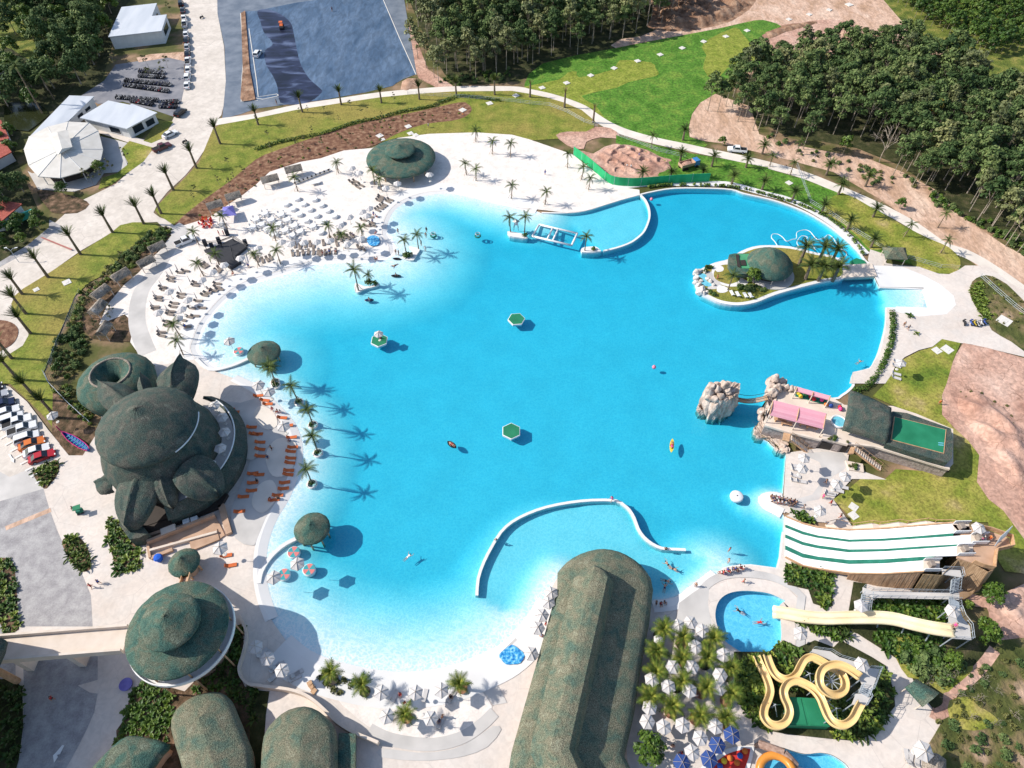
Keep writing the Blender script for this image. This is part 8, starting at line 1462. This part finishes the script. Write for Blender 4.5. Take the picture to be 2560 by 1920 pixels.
for n, x, y, lb in ((6, 1532, 372, 'dark floating ring seat beside two bathers'), (6, 1916, 375, 'dark floating ring seat alone in the upper bay')):
 p = w1(n, x, y, .3); t = thing('ring_seat', lb, 'float', (p.x, p.y, 0)); m = MB(); m.tube([V(.62 * math.cos(a), .62 * math.sin(a), .15) for a in [i * math.pi / 8 for i in range(16)]], .2, 6, True); m.build('ring', M['teal_turf'], t, True); m = MB(); m.tube([V(.55 * math.cos(a), .55 * math.sin(a), .8) for a in [i * math.pi / 8 for i in range(16)]], .1, 5, True); [m.cyl((.6 * math.cos(a), .6 * math.sin(a), .2), (.55 * math.cos(a), .55 * math.sin(a), .8), .04, n=4) for a in (0, 2.1, 4.2)]; m.build('hoop', M['steel'], t, True)
# ================================================================ bottom: umbrellas, potted palms, plants
for n, s, lb, grp in ((14, '30,650 130,752 255,852', 'white umbrella in the blue shade of the roundhouse', 'umbrellas in the roundhouse shade'), (14, '1100,1040 1392,1042 1612,1022 1150,1242 1520,1262', 'white umbrella on the round sand patch at the bottom', 'umbrellas on the bottom sand patch'), (15, '335,190 310,270 255,380 220,490 165,710', 'white umbrella under the left eaves of the long hall', 'umbrellas along the long hall'), (15, '1415,470 1520,442 1620,512 1560,650 1530,822 1370,822 1770,892 1330,990 1510,1022 1760,1000 1170,1170 1150,1290 1290,1335 1450,1320 1600,1430 1730,1330 1530,1552 1800,722 1190,930', 'white umbrella among the potted palms right of the long hall', 'umbrellas among the potted palms'), (12, '280,692 265,782 630,852 560,917 415,1142', 'white umbrella on the deck by the racing slide', 'umbrellas on the club deck')):
 for p, od in far_first(n, s, 2.2): umbrella(p, lb + ', %s from the far end' % od, grp, ribs=True, s=1.0, r=BR)
umbrella(w1(15, 1252, 576, 2.2), 'small pale umbrella between two potted palms beside the hall', s=.7); umbrella(w1(16, 245, 535, 2.2), 'white umbrella beside the blue pool steps', ribs=True); umbrella(w1(16, 1262, 1520, 2.4), 'white umbrella tilted over loungers beside the pale grey cabin', ribs=True, s=1.25, tilt=(.12, -.1)); umbrella(w1(8, 1112, 1532, 2.2), 'single white umbrella over chairs on the right lawn', ribs=True); umbrella(w1(16, 760, 300, 2.2), 'white umbrella half under the beige double slide')
for i, (x, y) in enumerate(P2('1866,1406 1742,1492 1672,1612 1440,1642')): umbrella(w1(15, x, y, 2.2), 'dark blue umbrella by the red play area, %s from the right' % ORD[i], 'dark blue umbrellas', ribs=True, color=(.03, .07, .24), s=1.08)
flat('terracotta', (.42, .19, .12)); MESH['tpot'] = MB().lathe([(.55, 0), (.75, .65), (.66, .65), (.6, .55), (.02, .55)], n=18).mesh('pot', M['terracotta']); MESH['dpot'] = MB().lathe([(.55, 0), (.75, .65), (.66, .65), (.6, .55), (.02, .55)], n=18).mesh('pot', M['dark_wall'])
def potted(n, x, y, lb, k, s=1.0):
 p = w1(n, x, y, 3.0); o = link('plant_pot', MESH['tpot' if k % 3 else 'dpot']); o.location = (p.x, p.y, .02); o.scale = (s,) * 3; tag(o, 'round %s plant pot holding %s' % ('terracotta' if k % 3 else 'dark', lb.replace('palm in a pot', 'the palm')), 'plant pot', 'pots of the palms'); palm('pot', (p.x, p.y, .5), lb, 2.4, 'potted palms', fronds=True, s=s)
for k, (x, y) in enumerate(P2('1290,472 1260,672 1222,852 1182,1042 1486,540 1462,702 1442,922 1392,1142 1722,552 1692,722 1662,972 1612,1202 1892,822 1882,1042 1852,1242')): potted(15, x, y, 'palm in a pot in the umbrella garden, %s in its %s row' % (ORD[(k % 4)], ('first', 'second', 'third', 'fourth')[k // 4]), k, 1.18)
for k, (x, y, lb) in enumerate(((920, 960, 'palm in a pot at the left of the bottom sand patch'), (1772, 930, 'palm in a pot at the right of the bottom sand patch'), (1285, 1190, 'palm in a pot in the middle of the bottom sand patch'), (640, 850, 'palm in a pot in the small bed left of the sand patch'))): potted(14, x, y, lb, k, 1.08)
for n, s, a in ((14, '60,670 90,690 170,800 200,780 160,880 330,860 360,850 340,890', 40), (14, '1050,1000 1170,1030 1200,1050 1460,1040 1330,1050 1670,1060 1690,1050 1580,1290 1600,1270', 70), (16, '1190,1560 1220,1590 1280,1600', 70), (12, '230,715 240,745 230,800 280,850 230,840 640,900 600,930 530,950 520,960', -10), (8, '1110,1475 1100,1510 1100,1580 1100,1615', -20)):
 for x, y in P2(s): lounger(w1(n, x, y), R(a + BR.uniform(-12, 12)), {14: 'grey lounger under the umbrellas at the bottom', 16: 'pale lounger under the tilted umbrella by the grey cabin', 12: 'pale lounger on the deck by the racing slide', 8: 'pale lounger on the right lawn'}[n], 'grey', {14: 'grey loungers at the bottom', 16: 'loungers by the grey cabin', 12: 'loungers on the club deck', 8: 'loungers on the right lawn'}[n])
tree('round', w1(15, 1150, 1560), 'bright green round-headed tree at the bottom right of the long hall', s=1.15, var=0)
for x, y in P2('560,890 600,850 650,880 700,930 760,920 680,980 820,940 640,940 720,1000 600,930'): shrub('olive', w1(14, x, y), 'greyish shrub in the small bed beside the bottom sand', 'shrubs in the small bottom bed', .9)
for n, s, cnt, lab, ks in ((9, '940,1150 1010,1180 1130,1330 1200,1340 1220,1590 1010,1659 980,1500 930,1350', 70, 'leafy plant in the planting bed at the foot of the flower hall', (0, 1, 3)), (13, '1080,1240 1120,1080 1200,960 1280,910 1480,1020 1480,1300 1450,1440 1100,1370 1010,1450', 60, 'leafy plant in the bed above the bottom left roof', (0, 0, 3)), (9, '300,770 400,700 490,670 510,730 450,850 385,900', 20, 'spiky plant in the kerbed bed by the parked cars', (2, 1)), (9, '550,1370 600,1325 690,1335 750,1400 780,1500 780,1590 690,1610 590,1490', 26, 'spiky plant in the oval bed by the grey road', (2, 1)), (16, '-280,680 0,680 130,570 260,640 200,760 60,900 -60,1000 -270,1000', 45, 'big-leaved plant under the yellow flumes', (0, 1, 3)), (16, '100,900 420,720 480,800 420,950 100,1030', 26, 'big-leaved plant between the yellow flumes', (0, 1, 2)), (16, '540,1060 740,1120 980,780 1080,1000 1080,1130 980,1260 900,1360 760,1420 540,1400', 70, 'big-leaved plant right of the green plant room', (0, 1, 2)), (16, '-290,1000 -60,1000 60,1330 -60,1330 -200,1180', 40, 'big-leaved plant left of the green plant room', (0, 1)), (16, '900,200 1550,200 1560,400 900,370', 70, 'banana-like plant between walkway and beige slide', (3, 1, 0)), (16, '260,420 400,410 680,440 690,540 600,560 420,500', 26, 'plant under the lower end of the beige slide', (0, 0, 2)), (16, '860,520 1050,480 1500,560 1480,760 1250,780 1000,640', 60, 'large-leaved plant on the slope below the beige slide', (0, 3, 0)), (16, '150,-60 380,0 540,20 540,250 460,270 380,100 150,50', 40, 'plant in the bed left of the ramp by the racing slide', (1, 0, 3)), (15, '2000,800 2100,770 2200,780 2200,1240 2110,1220 2080,1000 1990,960', 34, 'plant at the left rim of the flume garden', (0, 1)), (9, '-60,1510 90,1520 130,1580 140,1659 13:150,100 13:170,460 13:60,510 13:-60,300', 36, 'dark leafy plant at the left edge beside the grey road', (0, 1)), (13, '-100,900 100,890 200,980 200,1300 160,1600 -100,1800', 36, 'dark leafy plant in the shade at the left edge', (0, 2)), (12, '160,1560 540,1640 530,1659 150,1659', 16, 'yellow-green plant below the racing slide foot', (1, 0)), (13, '1650,990 1950,660 2020,480 2090,420 2110,600 2060,850 2120,970 2212,985 2212,1250 1950,1000', 45, 'dark plant in the bed right of the roundhouse', (0, 2)), (12, '190,1090 330,1140 380,1190 250,1180', 12, 'plant in the small bed at the top of the racing slide foot', (1, 0)), (8, '1780,790 1850,800 1900,1100 1880,1140 1800,1000 1750,880', 40, 'yellow-green plant in the kerbed bed at the right plaza', (1, 1))):
 poly = W(n, s);
 for x, y in scatter(poly, cnt, 55 + cnt, .75): plant((x, y), lab, BR.choice(ks), BR.uniform(.6, 1.15) * (1.0 if n != 16 else 1.1), lab, BR)
for n, s, lab, kinds, sc in ((16, '1150,620 1300,600 1500,680 1700,760 1680,860 1500,960 1350,880 1200,800', 'shrub on the green slope above the small thatched shed', ('lush', 'dark'), 1.2), (16, '1600,900 1900,760 2200,760 2212,1300 1700,1350 1560,1200', 'dry scrub bush on the bare slope at the lower right', ('olive', 'olive', 'dark'), .8), (8, '1800,760 1930,740 2060,810 2200,960 2212,1250 2000,1200 1900,1080', 'scrub bush in the fenced bed at the right edge', ('olive', 'lime', 'olive'), .6), (16, '1450,1250 1700,1340 2000,1400 2200,1450 2212,1659 1600,1659', 'scrub bush at the bottom right corner', ('olive', 'dark'), .8), (12, '1650,60 2000,100 2200,400 2200,800 1900,500', 'dry scrub bush on the pink earth at the right', ('olive',), .5), (4, '-40,1130 250,1270 700,1400 1050,1480 1500,1620 1500,1659 900,1600 300,1370 -40,1250', 'undergrowth bush at the foot of the right wood', ('dark', 'lush', 'olive'), .9), (8, '1440,0 1700,200 1900,250 2212,480 2212,560 1900,350 1700,230 1400,100', 'undergrowth bush along the lower edge of the right wood', ('dark', 'lush'), 1.0), (2, '1560,730 1700,640 2212,600 2212,690 1800,740', 'undergrowth bush at the foot of the top wood', ('lush', 'dark'), .8)):
 for x, y in scatter(W(n, s), 34, 71, 1.2): shrub(BR.choice(kinds), (x, y, 0), lab, lab, sc * BR.uniform(.6, 1.3), BR)
for n, x, y, s, k, lb in ((16, 1880, 180, 1.0, 'round', 'tall green tree at the edge of the pink earth, upper of two'), (16, 1860, 520, 1.15, 'round', 'tall green tree at the edge of the pink earth, lower of two'), (16, 1700, 220, .5, 'round', 'small yellow-green tree by the steel stairs'), (16, 1560, 720, .7, 'bushyg', 'broad light green tree right of the slope shrubs')): tree(k, w1(n, x, y + 40), lb, s=s * (.55 if k == 'bushyg' else .9))
for x, y in P2('1500,1040 1620,1030 1730,950 1850,900 1800,1080 1950,1000 1740,1220 1950,1290 2110,1210 1380,930 1520,890 1600,850'): tree('bare', w1(16, x, y), 'leafless pale sapling propped on the lower right slope', 'tree', 'bare saplings on the slope', BR.uniform(.8, 1.2), BR, 'bare_tree', 1)
# ================================================================ cars at lower left, boat, people, small things
for i, (x, y, c, k) in enumerate(((-70, 60, 'black', 'sedan'), (-20, 120, 'silver', 'sedan'), (40, 195, 'navy', 'suv'), (75, 255, 'white', 'sedan'), (115, 315, 'white', 'suv'), (165, 345, 'white', 'pickup'), (210, 405, 'white', 'pickup'), (250, 480, 'white', 'suv'), (290, 530, 'orange', 'sedan'), (330, 590, 'white', 'sedan'), (378, 640, 'red', 'sedan'))):
 a, b = w1(9, x, y), w1(9, x + 200, y - 72); d = b - a; car(k, a, math.atan2(d.y, d.x) + (math.pi if i in (5, 6) and False else 0), c, '%s %s in the slanting row beside the left lawn, %s from the top' % (c, {'sedan': 'car', 'suv': 'tall car', 'pickup': 'pickup'}[k], ORD[i]), 'cars in the slanting left row')
def marking(n, s, lb, mt='white_paint'): layer('road_marking', mt, W(n, s))
marking(9, '78,618 95,612 118,650 132,655 128,690 100,668 108,660', ''); marking(13, '550,1465 568,1468 530,1545 505,1550 512,1570 478,1620 470,1555 495,1530', '')
for k in range(9): marking(9, '%d,%d %d,%d %d,%d %d,%d' % tuple(int(v) for v in (20 + 44 * k, 395 + 55 * k, 26 + 44 * k, 400 + 55 * k, -34 + 44 * k, 432 + 55 * k, -38 + 44 * k, 426 + 55 * k)), '')
flat('worn_red', (.42, .16, .13)); layer('road_marking', 'worn_red', W(5, '355,405 375,400 635,505 615,512')); mat('blue_mosaic', [(0.35, (.02, .13, .42)), (.5, (.05, .34, .65)), (.65, (.30, .62, .80))], scale=2.2, coord='World', rough=.25); layer('splash_pad', 'blue_mosaic', smooth(W(14, '2100,690 2150,640 2212,600 15:60,640 15:110,690 15:70,760 15:0,770 14:2160,770 14:2120,730'), 2)); layer('splash_pad', 'blue_mosaic', smooth(W(6, '960,410 1010,385 1060,400 1070,450 1040,475 980,470'), 2))
a, b = w1(9, 545, 425, .3), w1(9, 772, 578, .3); d = b - a; L = d.length; ang = math.atan2(d.y, d.x); t = thing('longtail_boat', 'magenta and blue wooden longtail boat resting on the paving by the flower hall', 'boat', (a + b) / 2, ang); t.location.z = .1; flat('magenta', (.50, .03, .16)); flat('boat_blue', (.03, .10, .42))
sec = [(-.5, .05, .35, .75), (-.42, .28, .12, .62), (-.2, .62, .05, .55), (0, .70, .04, .52), (.25, .66, .05, .56), (.42, .45, .1, .62), (.5, .25, .2, .7)]
m = MB(); rows = []
for u, w_, zb, zt_ in sec: rows.append([V(u * L, -w_, zt_), V(u * L, -w_ * .75, zb + .12), V(u * L, 0, zb), V(u * L, w_ * .75, zb + .12), V(u * L, w_, zt_)])
m.add([p for r_ in rows for p in r_], [(i * 5 + j, i * 5 + j + 1, (i + 1) * 5 + j + 1, (i + 1) * 5 + j) for i in range(6) for j in range(4)] + [(30, 31, 32, 33, 34)]); m.build('hull', M['boat_blue'], t)
for s_ in (0, 4): m = MB(); m.tube([r_[s_] for r_ in rows], .08, 5); m.build('gunwale', M['magenta'], t)
m = MB(); m.tube([V(-.5 * L, 0, .6), V(-.56 * L, 0, 1.1), V(-.6 * L, 0, 1.9)], .1, 6); m.build('prow', M['magenta'], t)
for u in (-.3, -.2, -.1, 0, .1, .2, .3, .38): m = MB(); m.box((u * L, 0, .38), (.18, 1.1, .06)); m.build('thwart', M['float_teal'], t)
p = w1(9, 705, 1115); t = thing('pushcart', 'small green-roofed push cart casting a shadow on the plaza', 'cart', p, .4); m = MB(); m.box((0, 0, .8), (1.0, .7, .6)); m.build('body', M['teal_turf'], t); m = MB(); m.box((0, 0, 1.9), (1.2, .95, .12)); m.build('roof', M['green_deck'], t); m = MB(); [m.cyl((x, y, 1.1), (x, y, 1.9), .03, n=4) for x in (-.4, .4) for y in (-.28, .28)]; [m.cyl((x, -.4, .3), (x, -.34, .3), .3, n=10) for x in (-.3, .3)]; m.build('frame', M['dark_metal'], t)
p = w1('B', 1010, 1310); m = MB(); m.lathe([(.02, 1.5), (.6, 1.35), (.75, 1.0), (.6, .7), (.45, 0)], n=10); o = m.build('covered_kiosk', M['tint_cloth']); o.color = (.02, .12, .6, 1); o.location = p; tag(o, 'bright blue covered bundle beside the small conical hut', 'kiosk')
p = w1(13, 1100, 945); t = thing('planter_pot', 'round violet-blue tub beside the bed under the roundhouse', 'plant pot', p); m = MB(); m.lathe([(.8, 0), (.95, .6), (.8, .6), (.02, .5)], n=18); m.build('tub', M['violet_canvas'], t)
p = w1(14, 495, 970); m = MB()
for k, (x, y) in enumerate(((470, 935), (490, 965), (505, 1000))): q = w1(14, x, y); m.box((q.x - p.x, q.y - p.y, .25), (.75, .7, .5), .6 + .2 * k)
o = m.build('curved_bench', M['tan_wood']); o.location = p; tag(o, 'wavy orange-tan bench at the corner of the shaded deck', 'bench')
# kids pool climbing log and tube slide
A, B, C3 = w1(16, -80, 1450, 1.5), w1(16, 140, 1530, 2.6), w1(16, 240, 1640, 2.2); t = thing('log_frame', 'rough brown log frame crossing the children\'s pool at the bottom', 'play frame', (A.x, A.y, -1)); o_ = (A.x, A.y, -1); mat('log', [(0.3, (.20, .12, .09)), (.7, (.42, .29, .23))], scale=2, rough=.9, bump=.1)
for a, b in ((A, B), (B, C3)): m = MB(o_); m.tube([a, a.lerp(b, .5) + V(0, 0, .1), b], .55, 9); m.build('log', M['log'], t)
for a in (A, B, C3): m = MB(o_); m.cyl((a.x, a.y, -1), a, .3, n=8); m.build('post', M['log'], t)
c = w1(16, 60, 1700, 1.6); t = thing('tube_slide', 'orange curved tube slide of the children\'s pool at the bottom edge', 'water slide', (c.x, c.y, -1)); m = MB((c.x, c.y, -1)); m.tube([c + V(2.0 * math.cos(a), 2.0 * math.sin(a), 1.3 - a * .5) for a in [i * .2 for i in range(0, 18)]], .55, 10); flat('slide_orange', (.62, .24, .04), rough=.3); m.build('tube', M['slide_orange'], t, True); m = MB((c.x, c.y, -1)); m.cyl((c.x + 2, c.y, -1), (c.x + 2, c.y, 2.5), .1, n=6); m.build('post', M['steel'], t)
for i in range(3): boulder(None, w1(16, 230 + 40 * i, 1655 + 20 * i, -.1), (.5, .5, .45), i, WBOULD, 'pool_boulder')['label'] = 'pale boulder at the log frame in the children\'s pool, %s from the left' % ORD[i]
for o in [o for o in bpy.data.objects if o.name.startswith('pool_boulder')]: o['category'] = 'rock'
for i, (x, y, c) in enumerate(((2005, 1520, 'orange'), (1962, 1560, 'blue'), (1875, 1580, 'orange'), (1825, 1605, 'yellow'), (1935, 1620, 'orange'), (1790, 1650, 'blue'))): p = w1(15, x, y); t = thing('play_mushroom', '%s play mushroom on the red rubber floor, %s from the right end' % (c, ORD[i]), 'play figure', p); m = MB(); m.lathe([(.12, 0), (.12, .5)], n=8); m.build('stem', M['white_plastic'], t); m = MB(); m.lathe([(.05, .45), (.42, .5), (.38, .65), (.02, .8)], n=14); o = m.build('cap', M['tint_cloth'], t, True); o.color = (*CLOTH[c], 1)
# people
PP = random.Random(8)
def crowd(items):
 for n, x, y, pose, lb, bot, top in items: person(pose, w1(n, x, y), PP.uniform(0, 6.28), lb, bot, top)
crowd([(13, 870, 70, 'walk', 'person in a blue top walking on the plaza near the hut', 'black', 'blue'), (13, 800, 105, 'walk', 'person in dark red walking beside the one in blue', 'black', 'red'), (9, 655, 1100, 'walk', 'person in black pushing the green cart', 'black', 'black'), (13, 470, 1070, 'walk', 'person in dark clothes walking on the shaded grey road', 'black', 'red'),
       (12, 490, 865, 'walk', 'dark-clothed person crossing the deck by the umbrellas', 'black', 'black'), (12, 465, 990, 'stand', 'person in bright pink on the deck below the umbrellas', 'pink', 'pink'), (12, 530, 1045, 'walk', 'person in red walking down the deck path', 'red', 'red'), (12, 615, 1160, 'walk', 'person in red shorts near the lower deck umbrella', 'red', 'black'), (12, 295, 1080, 'walk', 'person in grey walking by the slide foot', 'grey', 'grey'), (12, 1470, 180, 'stand', 'person in orange at the edge of the lawn and pink earth', 'orange', 'orange'),
       (8, 1165, 1165, 'walk', 'person with bare back walking on the right plaza', 'black', None), (8, 1200, 1195, 'walk', 'person in dark clothes beside the potted palm on the right plaza', 'black', 'grey'), (2, 1490, 1105, 'stand', 'person in white standing on the grass above the sand', 'blue', 'white'), (2, 1790, 1020, 'stand', 'gardener in brown on the lawn at the mulch edge', 'grey', 'orange'), (2, 660, 100, 'stand', 'worker standing on the fresh asphalt', 'navy', 'navy'), (2, 182, 905, 'stand', 'worker in dark clothes at the asphalt edge', 'black', 'black'), (3, 285, 1515, 'stand', 'person in blue on the open white sand', 'blue', 'blue'), (3, 1095, 1365, 'stand', 'worker in blue inside the building plot', 'navy', 'blue'), (3, 990, 1460, 'stand', 'worker in white and red inside the building plot', 'red', 'white'), (3, 1025, 1465, 'stand', 'second worker in white inside the building plot', 'grey', 'white'),
       (11, 860, 1010, 'walk', 'person in pink walking on the S-shaped wall', 'pink', 'pink'), (11, 1870, 1450, 'stand', 'person with a board standing in the rippled channel', 'red', 'red'), (11, 1862, 1545, 'stand', 'pale person wading at the channel mouth', 'white', None), (11, 1325, 1440, 'sit', 'person sitting at the end of the S-shaped wall', 'black', 'black'), (10, 2075, 1365, 'sit', 'person sitting on the left part of the S-shaped wall', 'white', 'white'), (15, 1990, 60, 'walk', 'person walking on the rim of the blue pool', 'red', None), (15, 1580, 95, 'stand', 'child standing at the shallow end of the bay', 'black', None),
       (14, 1615, 1225, 'stand', 'person standing on the bottom sand patch', 'orange', None), (14, 1590, 1260, 'sit', 'person in navy sitting by the lower umbrella on the bottom sand', 'navy', 'navy'), (14, 1680, 1050, 'sit', 'person in black under the right umbrella of the bottom sand', 'black', 'black'), (14, 1250, 1030, 'sit', 'person in red between loungers on the bottom sand', 'red', 'red'), (14, 1290, 1110, 'walk', 'person in red by the middle potted palm', 'red', 'red'), (10, 140, 575, 'walk', 'person walking on the shaded lagoon terrace', 'black', None), (10, 110, 655, 'stand', 'second person standing on the shaded lagoon terrace', 'navy', 'navy'), (7, 1940 - 2212 + 2212 - 170, 760, 'stand', 'person in red by the island pool', 'red', 'red'),
       (6, 1230, 362, 'walk', 'person wading at the edge of the upper bay', 'black', None), (6, 1475, 350, 'stand', 'bather in dark clothes by the ring seat, upper of two', 'black', 'black'), (6, 1470, 395, 'stand', 'bather by the ring seat, lower of two', 'grey', None), (6, 1430, 465, 'stand', 'bather beside the tall palm of the S-shaped islet', 'black', 'black'), (6, 1465, 515, 'stand', 'bather in the water right of the S-shaped islet', 'white', 'white'), (6, 1210, 540, 'stand', 'bather left of the S-shaped islet, first of two', 'black', None), (6, 1235, 550, 'stand', 'bather left of the S-shaped islet, second of two', 'black', 'black'), (6, 1030, 595, 'sit', 'person sitting in shallow water by the sandy point, left of a pair', 'black', None), (6, 1050, 590, 'sit', 'person sitting in shallow water by the sandy point, right of a pair', 'red', None), (6, 1200, 632, 'swim', 'swimmer between the two white islets', 'black', None),
       (10, 1310, 1495, 'swim', 'swimmer alone in the lower middle of the lagoon', 'white', 'white'), (15, 1970, 305, 'swim', 'swimmer in black in the small blue pool', 'black', 'black'), (15, 2130, 400, 'swim', 'swimmer in red in the small blue pool', 'red', 'red'), (11, 1350, 1560, 'swim', 'swimmer in the rippled bay, upper of two', 'black', None), (11, 1390, 1595, 'swim', 'swimmer in the rippled bay, lower of two', 'black', None), (15, 1330, 40, 'swim', 'bather in the shaded corner by the hall, upper', 'black', None), (15, 1320, 100, 'swim', 'bather in the shaded corner by the hall, lower', 'navy', None), (8, 785, 1470, 'swim', 'swimmer at the right side of the lagoon', 'teal', None), (15, 225, 260, 'swim', 'swimmer off the umbrellas of the long hall', 'navy', None)])
for i in range(20): x, y = PP.uniform(10, 250), 985 + PP.uniform(0, 60) + 0.15 * i; x = 20 + 11 * i; person('stand' if i % 3 else 'sit', w1(12, x, 990 + (i % 3) * 22 + .2 * x - 10), PP.uniform(0, 6), 'person in the waiting crowd at the tip of the racing slide deck', PP.choice(['black', 'navy', 'red', 'grey']), PP.choice(['black', 'white', 'navy', 'pink', None]), 'crowd at the deck tip')
for i in range(12): person('stand' if i % 2 else 'sit', w1(11, 1800 + 17 * i, 1640 - 5 * i + (i % 3) * 12), PP.uniform(0, 6), 'person in the group on the pool rim above the small blue pool', PP.choice(['black', 'navy', 'red']), PP.choice(['black', 'red', 'blue', 'white']), 'group on the pool rim')
for n, s in ((6, '580,545 610,540 640,540 690,520 1020,215 1040,225 1010,275 1040,370 840,385'), (5, '1800,850 1820,870 1610,1185 2020,715 2150,650 1940,380 1900,380'), (10, '150,240 190,250 215,255 130,1010 190,1000 300,500 20,860'), (15, '1310,240 1240,250 1280,250 290,430 260,530 1580,1050 1380,1480 1290,1560 1460,1540 1540,1210')):
 for x, y in P2(s): person('sit' if PP.random() < .6 else 'stand', w1(n, x, y), PP.uniform(0, 6), 'guest beside umbrellas and loungers %s' % {6: 'on the middle of the left beach', 5: 'on the lower left beach', 10: 'on the orange lounger terrace', 15: 'around the long hall'}[n], PP.choice(['black', 'navy', 'red', 'blue']), PP.choice(['black', 'red', 'blue', 'white', None]), 'guests %s' % {6: 'on the middle beach', 5: 'on the lower beach', 10: 'on the terrace', 15: 'around the hall'}[n])
plant(w1(8, 1220, 1080), 'large-leaved plant standing alone on the right plaza', 0, 1.0); plant(w1(8, 1280, 1230), 'pale grey plant on the plaza below the walking people', 1, .8)
flush_beds()
